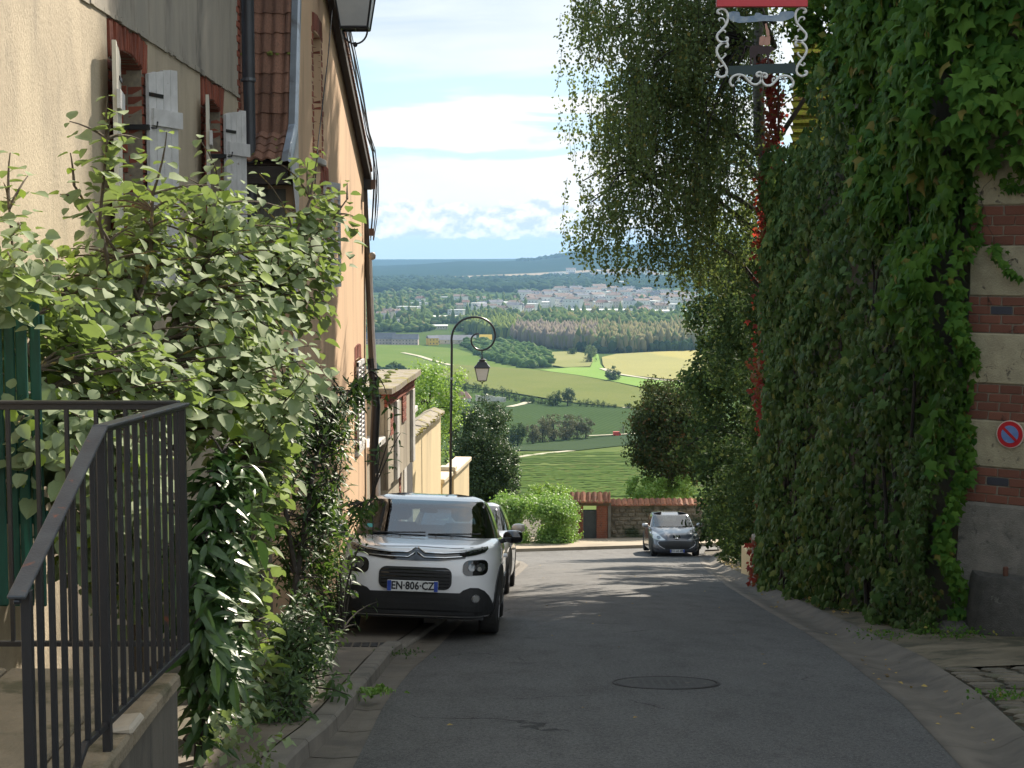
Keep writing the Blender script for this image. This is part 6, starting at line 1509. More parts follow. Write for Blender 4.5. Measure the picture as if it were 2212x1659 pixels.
sprigs = [(u, v, y) for u, v, y in ((232, 208, 8.9), (238, 245, 8.9), (150, 262, 8.8), (152, 330, 8.8), (262, 290, 9.), (300, 300, 9.2), (360, 285, 9.4), (430, 300, 9.8), (690, 325, 11.3), (665, 350, 11.2), (750, 395, 11.6), (768, 470, 11.6), (720, 520, 11.4), (22, 330, 8.), (8, 395, 8.), (600, 350, 10.8), (560, 375, 10.6), (735, 590, 11.3), (480, 360, 10), (60, 380, 8.1), (130, 420, 8.6), (25, 470, 7.9), (590, 1090, 9.6), (600, 1230, 9.6), (585, 1330, 9.5), (575, 1440, 9.3), (560, 1520, 9.1), (240, 270, 8.9))]
sk = [[(300, 1450, 8.8, .05), (300, 1050, 8.9, .045), (292, 900, 9., .04), (286, 796, 9.1, .034), (277, 737, 9.1, .03)], [(277, 737, 9.1, .024), (215, 690, 9., .02), (150, 640, 8.9, .014), (100, 560, 8.8, .008)],
      [(277, 737, 9.1, .026), (300, 640, 9.3, .02), (325, 560, 9.4, .015), (330, 420, 9.4, .008)], [(292, 900, 9., .03), (350, 760, 9.3, .024), (400, 660, 9.6, .018), (450, 560, 9.9, .012), (480, 440, 10.1, .008)],
      [(300, 1050, 8.9, .04), (420, 900, 9.4, .026), (520, 760, 10., .02), (600, 600, 10.6, .014), (670, 430, 11.1, .008)], [(277, 737, 9.1, .02), (240, 600, 9., .014), (215, 480, 8.9, .010), (232, 300, 8.9, .006)],
      [(300, 1200, 8.8, .03), (200, 1050, 8.4, .022), (110, 900, 8.1, .015), (40, 700, 8., .01), (20, 450, 7.9, .006)], [(330, 1300, 8.8, .03), (450, 1150, 9.2, .02), (540, 1000, 9.5, .014)], [(330, 1450, 8.8, .03), (450, 1350, 9.1, .018), (530, 1200, 9.3, .01)], [(620, 560, 10.7, .01), (700, 500, 11.2, .007), (750, 430, 11.5, .005)], [(400, 1600, 8.8, .02), (480, 1500, 9., .014), (520, 1350, 9.1, .01)], [(350, 760, 9.3, .014), (260, 560, 9.2, .01), (160, 400, 8.8, .007)]]
shrub(vb, 'broad', blobs, 1250, 6, .112, M_vib, sk, .78, .32, sprigs, 300)

gs = thing('glossy_shrub', 'dark glossy shrub with long drooping leaves beside the railing corner', 'shrub', (-1.55, 8.4, -2.7))
shrub(gs, 'lance', [(470, 1130, 8.3, 80, 170, .25, 1), (460, 1400, 8.2, 70, 150, .25, 1), (500, 980, 8.5, 60, 70, .2, 1), (420, 1300, 7.9, 40, 200, .2, .7)], 120, 8, .175, M_glossy,
      [[(430, 1640, 8.3, .03), (440, 1400, 8.3, .022), (460, 1150, 8.3, .015), (480, 980, 8.4, .01)], [(440, 1500, 8.3, .02), (490, 1350, 8.3, .012)]], .8, .55, [(455, 940, 8.4), (520, 1010, 8.5), (570, 1010, 8.6)], 150, up=.8, mb_mat=M_dbark)
db = thing('dark_bush', 'dark small-leaved bush spilling over the pavement beside the white car', 'shrub', (-1.9, 12, -3.2))
shrub(db, 'lance', [(690, 930, 12.4, 100, 130, .6, 1), (680, 1150, 12.0, 100, 170, .6, 1), (640, 1400, 10.8, 90, 150, .5, 1), (770, 850, 13.2, 40, 50, .3, 1), (760, 1120, 13.6, 35, 40, .3, 1), (600, 1520, 9.8, 70, 80, .4, 1), (700, 1300, 12, 40, 60, .4, .8), (620, 900, 11.5, 60, 160, .5, 1)], 1000, 9, .085, M_darkl,
      [[(600, 1500, 11, .03), (640, 1250, 11.5, .025), (680, 1000, 12, .018), (740, 860, 12.8, .01), (800, 800, 13.6, .005)], [(640, 1250, 11.5, .02), (600, 1000, 11.5, .014), (640, 820, 12, .007)], [(680, 1100, 12, .012), (760, 1090, 13, .007), (800, 1080, 14, .004)], [(600, 1500, 11, .016), (680, 1380, 11.4, .01), (740, 1360, 12, .004)]], .75, .35,
      [(795, 785, 13.6), (822, 800, 13.8), (835, 850, 13.9), (845, 930, 14), (865, 935, 14.2), (820, 965, 14), (830, 1085, 14.2), (800, 1090, 14), (815, 1300, 12.5), (770, 1350, 12.2), (765, 1160, 13.8), (755, 1455, 10.6), (750, 1500, 10.4), (805, 1165, 13.9)], 120, up=.4, stemlen=.14, mb_mat=M_dbark)

# ------------------------------------------------------------------ ivy and creepers on the right
def wallcover(root, kind, m, n, zone, size, singles=0, out=(.06, .35), face=(-1, -.25, .25), name='foliage', zone_trim=False):
    P, S = [], []
    while len(P) < n:
        p = zone()
        if p is not None: P.append(p)
    P = np.array(P); mound = .15 * np.sin(P[:, 1] * 1.3 + P[:, 2] * 1.9 + 1.5 * np.sin(P[:, 2] * .8)) + .12 * np.sin(P[:, 2] * 3.1 - P[:, 1] * 1.7) + .08 * np.sin(P[:, 1] * 4 + P[:, 2] * 7 + 2 * np.sin(P[:, 2] * 1.3))
    f = np.array(face, float); f /= np.linalg.norm(f); outv = np.array([f[0], f[1], 0]); outv /= np.linalg.norm(outv)
    d = out[0] + (out[1] - out[0]) * rng.random(len(P)) ** .6 + mound * .8
    if zone_trim: d = d * np.interp(P[:, 1], [25.8, 27.5], [1, .45])
    P = P + outv * d[:, None]
    N_ = f + rng.normal(size=(len(P), 3)) * .38; D = np.array([0, -.15, -1.]) + rng.normal(size=(len(P), 3)) * .42
    S = size * rng.uniform(.55, 1.2, len(P))
    foliage(root, kind, P, D, N_, S, m, singles, name)
def ivyzone(cond, y0=16.3, y1=28.15, ztop=4.4):
    def z_():
        y = rng.uniform(y0, y1); top = ztop if y < 21.7 else 1.62 + .14 * math.sin(y * 3) + .1 * math.sin(y * 7.3); b_ = zr(y) + .02
        z = rng.uniform(b_, top); p = (4.53, y, z)
        return p if cond(y, z) else None
    return z_
bnd = lambda y: -.8 + (y - 17.6) * .85 + .35 * math.sin(y * 2.2)
iv = thing('english_ivy', 'dense dark blue-green ivy covering the wall down the right side', 'ivy', (4.4, 23, -5))
wallcover(iv, 'ivy', M_ivy, 25000, ivyzone(lambda y, z: y > 17.4 and z < bnd(y) + .3), .112, 240, out=(.04, .4), zone_trim=True)
cr = thing('green_creeper', 'bright green lobed creeper hanging over the corner house and its stone quoins', 'creeper', (4.4, 18, -4))
wallcover(cr, 'creeper', M_creep, 8500, ivyzone(lambda y, z: (y < 17.7 and (z > -.8 or rng.random() < .0)) or z > bnd(y), 16.2, 22.), .15, 200)
wallcover(cr, 'creeper', leafmat('small_creeper_leaf', (.04, .085, .022), (.08, .13, .035), (.16, .13, .04), .06, trans=.3, spec=.12), 5200, ivyzone(lambda y, z: z < -.5, 16.15, 17.9), .075, 0, out=(.05, .3))
def facade():
    s = rng.uniform(-.05, 1.9); z = rng.uniform(zq(360) - .0, 4.2)
    if z < zq(300) + .25 * s and rng.random() < .6: return None
    return tuple(FRH @ Vector((s, .05, z)))
wallcover(cr, 'creeper', M_creep, 2600, facade, .16, 60, out=(.05, .45), face=(-.62, -.785, .3))
def edgez():
    z = rng.uniform(-4.0, 2.5); return tuple(FRH @ Vector((rng.uniform(-.06, .1) + .05 * math.sin(z * 5), .02, z)))
wallcover(cr, 'creeper', M_creep, 1200, edgez, .10, 0, out=(.0, .2), face=(-.7, -.7, .2))
def runner():
    t_ = rng.random(); s = .12 + .45 * t_ + rng.normal() * .03; z = zq(500) + (zq(605) - zq(500)) * t_ + rng.normal() * .03; return tuple(FRH @ Vector((s, .01, z)))
wallcover(cr, 'creeper', M_creep, 60, runner, .075, 0, out=(.01, .04), face=(-.62, -.785, .3))
def upper_patch():
    s = .3 + rng.random() * .5; z = zq(410) + rng.random() * .32; return tuple(FRH @ Vector((s, .01, z)))
wallcover(cr, 'creeper', M_creep, 70, upper_patch, .10, 0, out=(.01, .1), face=(-.62, -.785, .3))
# woody stems on wall and stone
mb = MB()
for k in range(16):
    y = rng.uniform(17, 27.5); z = zr(y); pts = []
    for q in range(9): pts.append((4.38 - rng.uniform(0, .1), y, z)); y += rng.normal() * .12; z += .7 if y < 21.5 else .55
    mb.tube(pts, [.028 - .0025 * q for q in range(9)], 5)
o = obj('stems', mb, M_dbark, iv); o['kind'] = 'stuff'
mb = MB()
for k in range(14):
    s, z = rng.uniform(.08, .85), rng.uniform(-2.0, 1.2); pts = []
    for q in range(6): pts.append(FRH @ Vector((s, .014, z))); s += rng.normal() * .04; z += rng.normal() * .06 + .02
    mb.tube(pts, .0022, 4)
o = obj('tendrils', mb, M_dbark, cr); o['kind'] = 'stuff'
rc = thing('red_creeper', 'crimson creeper climbing the far edge of the ivy wall', 'creeper', (4.6, 28, -5))
def redz():
    z = -6.1 + 9.5 * rng.random() ** .8; w = .1 + .07 * (z > 1)
    if 1.2 > z and math.sin(z * 2.1 + .5) + .4 * math.sin(z * 5.3) < .15 and rng.random() < .93: return None
    x = (4.56 if z > 1.4 else 4.36) + rng.normal() * w * .5 + (.07 * math.sin(z * 1.3)); return (x, 28.15 + rng.uniform(-.9 if z < 1.4 else -.1, .2), z)
wallcover(rc, 'creeper', M_red, 1150, redz, .085, 60, out=(.0, .12), face=(-.45, -1, .25))
mb = MB(); mb.tube([(4.66, 28.25, -6), (4.6, 28.2, -3), (4.7, 28.2, 0), (4.66, 28.2, 3.2)], [.05, .04, .03, .015], 6); obj('stem', mb, mat('reddish_stem', (.16, .07, .04), rough=.9), rc)

# ------------------------------------------------------------------ birch
bt = thing('birch', 'tall weeping birch overhanging the street from the right', 'tree', (5.1, 30.4, -6.3))
def taper(pts, r0, r1, m, name, n=9, par=bt):
    mb = MB(); P = smoothc(pts, 4) if False else pts; k = len(P); mb.tube(P, [r0 + (r1 - r0) * i / (k - 1) for i in range(k)], n); return obj(name, mb, m, par, smooth=True)
taper([(5.4, 30.6, -6.6), (5.3, 30.5, -3), (5.05, 30.45, .2), (4.68, 30.4, 2.2), (4.6, 30.3, 4.0), (5.0, 30.5, 8), (5.7, 31.6, 12), (5.9, 32.4, 20.5)], .17, .04, M_bbark, 'trunk', 12)
limbs = []
for k in range(34):
    z0 = 0.2 + k * .46; a = rng.uniform(0, 2 * math.pi); L = rng.uniform(2.2, 3.9) * (1 if z0 < 11 else .6)
    if k % 3 == 0: a = math.pi + rng.uniform(-.5, .5)
    dx, dy = math.cos(a), math.sin(a) * 1.1; b0 = (4.95 + max(0, z0 - 5) * .12, 30.4, z0)
    if b0[0] + dx * L > 6.2: L *= .45
    pts = [b0, (b0[0] + dx * L * .4, b0[1] + dy * L * .4, z0 + .9), (b0[0] + dx * L * .8, b0[1] + dy * L * .8, z0 + 1.2), (b0[0] + dx * L, b0[1] + dy * L, z0 + .8)]
    limbs.append(pts); taper(pts, .055, .012, M_dbark, 'limb', 6)
taper([(4.95, 30.4, -.9), (4.3, 30.3, -.1), (3.6, 30.2, .35), (3.2, 30, .5)], .05, .012, M_dbark, 'limb', 6)
BU = [1180, 1215, 1245, 1262, 1275, 1300, 1335, 1365, 1400, 1440, 1462, 1480, 1500, 1560, 1700]
BV = [40, 120, 460, 560, 595, 560, 610, 650, 580, 610, 640, 660, 700, 640, 560]
P, D, Nn, S = [], [], [], []
def strand(x, y, ztop, L, step, size, jit=.035):
    n = int(L / step)
    if n < 2: return
    t_ = np.arange(n) * step; ph = rng.uniform(0, 6.28); sw = rng.uniform(-.12, .12)
    px = x + .05 * np.sin(t_ * 2.2 + ph) + sw * t_ * t_ / max(L, 1); py = y + .05 * np.cos(t_ * 1.9 + ph); pz = ztop - t_
    Q = np.stack([px, py, pz], -1) + rng.normal(size=(n, 3)) * jit
    P.append(Q); D.append(np.array([0, 0, -1.]) + rng.normal(size=(n, 3)) * .8); Nn.append(rdir(n) + np.array([0, -.3, .3])); S.append(size * rng.uniform(.6, 1.3, n))
    return [(float(px[q]), float(py[q]), float(pz[q])) for q in range(0, n, max(1, n // 4))]
strs = MB(); clus = MB()
n_c = 0
while n_c < 185:
    a = rng.uniform(0, 2 * math.pi); r_ = rng.random() ** .45; x = 4.2 + 3.2 * r_ * math.cos(a); y = 30 + 4.1 * r_ * math.sin(a)
    if x < 3.6 and y > 29.8: y = rng.uniform(26.2, 29.8)
    u = 1106 + FF * x / y
    if u > 1650 or u < 1245: continue
    vb_ = float(np.interp(u, BU, BV)) - abs(rng.normal()) * 60
    zb_ = at(u, vb_, y).z
    z = rng.uniform(zb_ + .5, 6.8 if x > 3.8 else 5.6)
    if 1610 < u and z > 0 and rng.random() < .6: continue
    rad = rng.uniform(.16, .36); L0 = min(rng.uniform(.9, 2.4), z - zb_ + .2)
    for q in range(int(rng.integers(9, 17))):
        ox, oy = np.clip(rng.normal(size=2), -1.7, 1.7) * rad; dd = math.hypot(ox, oy) / rad
        pts = strand(x + ox, y + oy, z - .25 * dd + rng.normal() * .08, L0 * max(.25, 1 - .33 * dd) * rng.uniform(.7, 1.05), .03, .068)
        if pts and q % 3 == 0 and len(pts) > 1: strs.tube(pts, .004, 3, caps=False)
    lb = limbs[int(np.argmin([abs(l[2][2] - z - .3) + .6 * math.hypot(l[3][0] - x, l[3][1] - y) for l in limbs]))]
    curve_twig(clus, lb[2], (x, y, z + .05), .022, .008, .18, 6)
    n_c += 1
o = obj('boughs', clus, M_dbark, bt, recalc=False); o['kind'] = 'stuff'
o = obj('hanging_twigs', strs, M_dbark, bt, recalc=False); o['kind'] = 'stuff'
for k in range(2600):                                       # upper crown, unseen above the picture, shaped to shade the beige wall
    a = rng.uniform(0, 2 * math.pi); z = rng.uniform(6.3, 21); rr_ = (1 - ((z - 13.6) / 8) ** 2) ** .5 if abs(z - 13.6) < 8 else 0; r_ = rng.random() ** .5 * rr_
    strand(5.9 + 2.2 * r_ * math.cos(a), 32.6 + 3.9 * r_ * math.sin(a), z, rng.uniform(.8, 2), .085, .2)
o = leaves('foliage', 'small', np.concatenate(P), np.concatenate(D), np.concatenate(Nn), np.concatenate(S), M_birch, bt); o['kind'] = 'stuff'

# ------------------------------------------------------------------ other trees and hedges of the lower street
def crown(root, c, r_, n, size, m, clumps=60, shape='ell', jag=.25, kind='small', trunk=None, tm=None, name='crown', fill=.35, up=.5):
    c = np.array(c, float); r_ = np.array(r_, float)
    q = rdir(clumps) * (fill + (1 - fill) * rng.random((clumps, 1)) ** .5)
    if shape == 'box': q = np.sign(q) * np.abs(q) ** .55
    cc = c + q * r_ * (1 + rng.uniform(-jag, jag, (clumps, 1)))
    w = rng.integers(0, clumps, n); cr_ = r_.min() * rng.uniform(.2, .42, clumps)[w]
    off = rdir(n) * cr_[:, None] * rng.random((n, 1)) ** .4
    P = cc[w] + off
    N_ = unit(off) * .8 + np.array([0, 0, up]) + rng.normal(size=(n, 3)) * .35
    D = rdir(n) + np.array([0, 0, -.3])
    if trunk:
        mb = MB(); zb_ = trunk; mb.tube([(c[0], c[1], zb_), (c[0] + .05, c[1], (zb_ + c[2]) / 2), (c[0], c[1], c[2] + r_[2] * .4)], [r_[0] * .11, r_[0] * .08, r_[0] * .03], 7); obj('trunk', mb, tm or M_dbark, root, smooth=True)
        mb = MB()
        for k in range(7):
            j = rng.integers(0, clumps); a = np.array([c[0], c[1], c[2] - r_[2] * .5 + rng.random() * r_[2] * .6]); mb.tube([tuple(a), tuple((a + cc[j]) / 2 + [0, 0, .1 * r_[2]]), tuple(cc[j])], [r_[0] * .04, r_[0] * .03, r_[0] * .01], 5)
        obj('limbs', mb, tm or M_dbark, root)['kind'] = 'stuff'
    o = leaves(name, kind, P, D, N_, size * rng.uniform(.6, 1.3, n), m, root); o['kind'] = 'stuff'; return o
def tree(name, label, cat, c, r_, n, size, m, group=None, **kw):
    g = kw.pop('ground', c[2] - r_[2]); t_ = thing(name, label, cat, (c[0], c[1], g), group=group)
    crown(t_, c, r_, n, size, m, **kw); return t_
tree('tall_dark_evergreen', 'tall dark evergreen rising behind the grey car beside the ivy wall', 'tree', (8.2, 56, -4.9), (1.95, 2.2, 6.2), 34000, .17, M_hedge, clumps=260, trunk=-10.9)
tree('evergreen_hedge', 'dark evergreen hedge column beside the planter under the birch', 'hedge', (6.95, 42, -4.2), (1.3, 2.8, 4.4), 30000, .13, M_hedge, clumps=260, shape='box', trunk=-8.3)
tree('evergreen_hedge', 'narrow dark evergreen squeezed between the red creeper and the taller hedge', 'hedge', (6.05, 35.5, -3.2), (.85, 1.6, 4.4), 20000, .11, M_hedge, clumps=200, shape='box', trunk=-7.2)
tree('bronze_shrub', 'rounded bronze-green tree leaning over the tiled wall behind the grey car', 'tree', (6.95, 70, -7.9), (1.65, 2.2, 2.0), 34000, .14, M_brownb, clumps=260, trunk=-12.7)
tree('bright_shrub', 'bright yellow-green shrub low over the tiled wall near the grey car', 'shrub', (6.3, 68.5, -10.35), (1.7, 1.2, .75), 5500, .12, M_lime, clumps=70)
tree('pale_hedge', 'clipped bright green hedge at the street end left of the brick gate', 'hedge', (.75, 61.9, -10.5), (1.75, 1.3, .95), 34000, .1, M_pale, clumps=420, shape='box', kind='small', jag=.12)
tree('yellow_shrub', 'loose yellow-green bush peeping over behind the pale clipped hedge', 'shrub', (1.6, 68, -10.6), (1.3, 1.2, .7), 5000, .10, M_lime, clumps=70)
tree('holly_tree', 'dark glossy broad evergreen just right of the street lamp post', 'tree', (-1.25, 66, -8.6), (1.3, 2.0, 2.95), 26000, .11, M_holly, clumps=190, trunk=-12.6)
tree('holly_tree', 'shorter glossy evergreen shoulder in front of the broad one by the lamp', 'tree', (-.55, 66.6, -9.9), (.85, 1.4, 2.0), 14000, .11, M_holly, clumps=120, trunk=-12.6)
tree('lime_tree', 'fresh light green tree top showing behind the cream wall', 'tree', (-3.0, 58, -5.6), (1.25, 1.6, 1.55), 7000, .11, M_lime, clumps=90, trunk=-11)
tree('planter_plant', 'small trailing plant growing in the cream planter', 'plant', (5.0, 31.8, -5.75), (.28, .6, .3), 700, .07, M_hedge, clumps=20)
ov = crown(cr, (5.05, 24.6, 4.7), (.62, 2.4, 1.95), 15000, .11, M_creep, clumps=170, name='overhang', shape='box')
# litter: fallen leaves in gutters, weeds along the wall foot
def litter(name, n, fx, y0, y1, size, m, label, dz=.012):
    y = rng.uniform(y0, y1, n); x = np.array([fx(q) for q in y]); z = np.array([zr(q) for q in y]) + dz
    tag(leaves(name, 'small', np.stack([x, y, z], -1), rdir(n) * [1, 1, .15], np.array([0, 0, 1.]) + rng.normal(size=(n, 3)) * .25, size * rng.uniform(.6, 1.3, n), m), label, 'litter', kind='stuff')
M_dead = leafmat('fallen_leaf', (.28, .17, .06), (.4, .3, .08), (.12, .08, .04), .3, rough=.8, trans=.1)
litter('fallen_leaves', 420, lambda y: XK(y) + abs(rng.normal()) * .35 + .05, 19, 52, .07, M_dead, 'dry fallen leaves gathered along the right kerb', .08)
litter('fallen_leaves', 60, lambda y: XR(y) + rng.uniform(.05, .55), 8.5, 26, .045, M_dead, 'scattered yellow leaves lying in the right gutter', .0)
litter('fallen_leaves', 45, lambda y: rng.uniform(XL(y) + .2, XR(y) - .2), 9, 50, .04, M_dead, 'few stray leaves on the open asphalt', .05)
def tuft(x, y, n, r_, size, m, label, h=.12):
    P = np.stack([x + rng.normal(size=n) * r_, y + rng.normal(size=n) * r_ * .7, np.full(n, zr(y) + .07) + rng.random(n) * h], -1)
    tag(leaves('weeds', 'small', P, rdir(n) + [0, 0, .6], np.array([0, 0, 1.]) + rng.normal(size=(n, 3)) * .4, size * rng.uniform(.6, 1.2, n), m), label, 'weeds', kind='stuff')
tuft(4.45, 15.7, 260, .2, .04, M_creep, 'low weeds creeping at the foot of the quoin beside the cobbles', .1)
tuft(3.75, 15.9, 120, .16, .035, M_creep, 'small weeds spilling over the kerb below the ivy', .05)
tuft(3.5, 11.2, 90, .1, .04, M_creep, 'tiny weeds in the joint between gutter and cobbles', .03)
tuft(-1.0, 11.3, 110, .07, .05, M_pale, 'fallen leafy sprig lying in the left channel', .03)
tuft(-1.02, 14.2, 90, .12, .03, M_darkl, 'moss and leaf debris in the left channel by the drain', .0)
tuft(-1.35, 7.9, 160, .12, .06, M_vib, 'pale leafy suckers at the foot of the landing wall', .35)
# ------------------------------------------------------------------ the valley: woods, single trees, houses, town
_ty = np.exp(np.linspace(math.log(70), math.log(14000), 1400)); _tt = np.linspace(-.14, .16, 61)
def _vtab():
    tab = []
    for t_ in _tt:
        z = terr(_ty * t_, _ty); s = z / _ty; a = np.arctan(-s)       # depression angle
        v = 829.5 - FF * np.tan(PT - a); v = np.minimum.accumulate(v); tab.append(v - np.arange(len(v)) * 1e-7)
    return tab
_tab = _vtab()
def tg(u, v):
    u = np.atleast_1d(np.asarray(u, float)); v = np.atleast_1d(np.asarray(v, float)); y = np.zeros(len(u))
    k = np.clip(np.round(((u - 1106) / FF + .14) / .005).astype(int), 0, 60)
    for q in np.unique(k):
        m_ = k == q; y[m_] = np.exp(np.interp(-v[m_], -_tab[q], np.log(_ty)))
    x = (u - 1106) / FF * y * math.cos(PT) * 1.0
    x = x * (1 + 0 * y); f_ = y * math.cos(PT) - terr(x, y) * math.sin(PT); x = (u - 1106) / FF * f_
    return x, y, terr(x, y)
def ico(sub):
    bm = bmesh.new(); bmesh.ops.create_icosphere(bm, subdivisions=sub, radius=1); v = np.array([q.co[:] for q in bm.verts]); bm.verts.index_update(); f = np.array([[q.index for q in p.verts] for p in bm.faces]); bm.free(); return v, f
ICO = {1: ico(1), 2: ico(2), 3: ico(3)}
def blobs(name, label, x, y, z, w, h, m, sub=1, rough=.22, lift=.45, cat='woodland', flat=0.):
    """many tree crowns too small or too many to tell apart, as one mass of real crowns"""
    V0, F0 = ICO[sub]; n = len(x); k = len(V0)
    d = 1 + rng.normal(size=(n, k, 1)) * rough
    vv = V0[None] * d * np.stack([w / 2, w / 2, h / 2], -1)[:, None] + np.stack([x, y, z + h * lift], -1)[:, None]
    ff = (F0[None] + (np.arange(n) * k)[:, None, None]).reshape(-1, 3)
    rn = np.clip(np.repeat(rng.random(n), len(F0)) * .6 + rng.random(n * len(F0)) * .4, 0, .999)
    o = npobj(name, vv.reshape(-1, 3), ff, m, rnd=rn); return tag(o, label, cat, kind='stuff')
def cm(name, c1, c2, c3=None, p3=.1): return leafmat(name, c1, c2, c3, p3, rough=1, trans=.0, spec=.0)
C_mix = cm('valley_trees', (.055, .085, .03), (.115, .16, .055), (.17, .16, .07), .1)
C_dark = cm('dark_trees', (.025, .045, .022), (.045, .07, .03))
C_mauve = cm('bare_poplars', (.17, .14, .115), (.23, .195, .155), (.17, .17, .08), .15)
C_olive = cm('thin_poplars', (.15, .14, .075), (.2, .18, .095), (.1, .13, .055), .25)
C_yel = cm('yellowing_trees', (.12, .16, .045), (.18, .21, .06), (.07, .1, .04), .3)
def inpoly(poly, n):
    P = np.array(poly, float); lo, hi = P.min(0), P.max(0); out = []
    while sum(len(o) for o in out) < n:
        q = rng.uniform(lo, hi, (n * 2, 2)); ins = np.zeros(len(q), bool)
        for a, b_ in zip(P, np.roll(P, -1, 0)):
            c = ((a[1] > q[:, 1]) != (b_[1] > q[:, 1])) & (q[:, 0] < (b_[0] - a[0]) * (q[:, 1] - a[1]) / (b_[1] - a[1] + 1e-12) + a[0]); ins ^= c
        out.append(q[ins])
    q = np.concatenate(out)[:n]; return q[:, 0], q[:, 1]
def mass(name, label, poly, n, w, h, m, **kw):
    u, v = inpoly(poly, n); x, y, z = tg(u, v); return blobs(name, label, x, y, z, rng.uniform(*w, n), rng.uniform(*h, n), m, **kw)
mass('far_woodland', 'band of dark blue-green woodland across the far side of the valley', [(640, 603), (1000, 606), (1150, 603), (1290, 600), (1560, 606), (1560, 628), (1290, 632), (640, 632)], 2600, (22, 45), (14, 24), C_dark)
u = rng.uniform(1120, 1640, 420); t_ = (u - 1106) / FF; yc = rng.uniform(8700, 9050, 420)
blobs('ridge_trees', 'line of trees along the crest of the far wooded hill', t_ * yc, yc, terr(t_ * yc, yc), rng.uniform(25, 60, 420), rng.uniform(12, 26, 420), C_dark, lift=.3)
# scattered valley trees, thinner where the town stands
u, v = inpoly([(640, 628), (1560, 628), (1560, 700), (1480, 700), (1110, 700), (1110, 722), (1000, 722), (960, 722), (905, 718), (640, 718)], 4200)
dens = np.sin(u * .045 + v * .06) + np.sin(u * .021 - v * .13 + 2) + .6 * np.sin(u * .11 + v * .21)
town = (u > 1120) & (v > 634) & (v < 684); keep = (dens > np.where(town, 1.25, -.75)) & ~((u > 930) & (u < 1005) & (v > 680) & (v < 697)) & ~((u > 1145) & (u < 1190) & (v > 655) & (v < 668)) & ~((u > 1148) & (u < 1360) & (v > 667) & (v < 686)) & ~((u > 915) & (u < 972) & (v > 702) & (v < 714)) & ~((u > 855) & (u < 893) & (v > 690) & (v < 700))
u, v = u[keep], v[keep]; x, y, z = tg(u, v); n = len(x)
tall = (np.sin(u * .4) > .82) & (v > 650)
w = np.where(tall, rng.uniform(5, 8, n), rng.uniform(9, 19, n)) * np.interp(y, [1700, 4000], [.95, 1.25]); h = np.where(tall, rng.uniform(18, 26, n), rng.uniform(7, 15, n))
blobs('valley_trees', 'countless mixed trees scattered over the valley floor between the houses', x, y, z, w, h, C_mix)
mass('poplar_plantation', 'plantation of bare mauve-brown poplars beyond the fields', [(1107, 741), (1150, 748), (1215, 756), (1290, 762), (1290, 735), (1107, 726)], 900, (6, 10), (17, 23), C_mauve, rough=.24)
mass('poplar_plantation', 'plantation of thin olive poplars behind the golden field', [(1240, 759), (1293, 763), (1380, 763), (1560, 757), (1560, 728), (1240, 730)], 1400, (6, 10), (16, 24), C_olive, rough=.24)
mass('plantation_edge', 'dark undergrowth along the front edge of the poplar plantation', [(1150, 747), (1293, 764), (1480, 761), (1560, 757), (1560, 754), (1480, 758), (1293, 760), (1150, 743)], 260, (6, 11), (8, 15), C_dark)
mass('yellowing_wood', 'yellow-green poplar wood left of the bare plantation behind the lamp crook', [(1005, 722), (1112, 740), (1112, 712), (1020, 706)], 380, (7, 11), (16, 24), C_yel, rough=.22)
mass('back_wood', 'green wood behind the plantations just below the town', [(1100, 716), (1560, 722), (1560, 700), (1380, 694), (1100, 700)], 800, (12, 20), (14, 22), C_mix)
mass('scrub', 'scrubby bushes on the shoulder of the slope behind the lantern', [(995, 742), (1100, 740), (1175, 762), (1188, 780), (1180, 795), (1130, 797), (1075, 786), (1030, 772)], 420, (6, 13), (4, 9), cm('scrub_leaf', (.05, .09, .03), (.09, .14, .05), (.13, .17, .07), .15))
mass('scrub', 'low bushes below the left-hand fields beside the lodge roof', [(790, 800), (860, 798), (905, 812), (905, 824), (790, 824)], 70, (4, 8), (3, 6), C_dark, sub=2)
# single trees one can tell apart
far_leaf = {'d': M_hedge, 'o': leafmat('tan_green_leaf', (.09, .1, .04), (.13, .125, .05), (.16, .14, .06), .1, rough=.7, trans=.1), 'g': leafmat('mid_leaf', (.05, .08, .03), (.08, .12, .04), rough=.7, trans=.1), 'l': leafmat('light_leaf', (.12, .17, .06), (.16, .21, .08), rough=.7, trans=.1)}
def fartree(label, u, v, wpx, hpx, key, group=None, n=1500, name='tree'):
    x, y, z = (float(q[0]) for q in tg(u, v)); s = y / FF; w, h = wpx * s, hpx * s
    t_ = thing(name, label, 'tree', (x, y, z), group=group)
    crown(t_, (x, y, z + h * .55), (w / 2, w / 2, h * .5), n, max(.16, w * .075), far_leaf[key], clumps=40, jag=.2, trunk=z - .5, fill=.25); return t_
fartree('lone round dark tree standing on the bright meadow', 1324, 824, 33, 29, 'g', n=2200)
fartree('pale conical tree where the meadow meets the plantation', 1277, 784, 26, 38, 'l', n=2200)
fartree('dark round tree at the foot of the pale conical one', 1270, 785, 18, 20, 'd', n=1200)
fartree('dark solitary bush above the lodge roof on the left slope', 855, 800, 27, 17, 'd', n=1400)
fartree('small dark tree at the plantation front left of the meadow', 1236, 768, 22, 17, 'd', n=1200)
G = 'dark trees in a row across the vineyards'
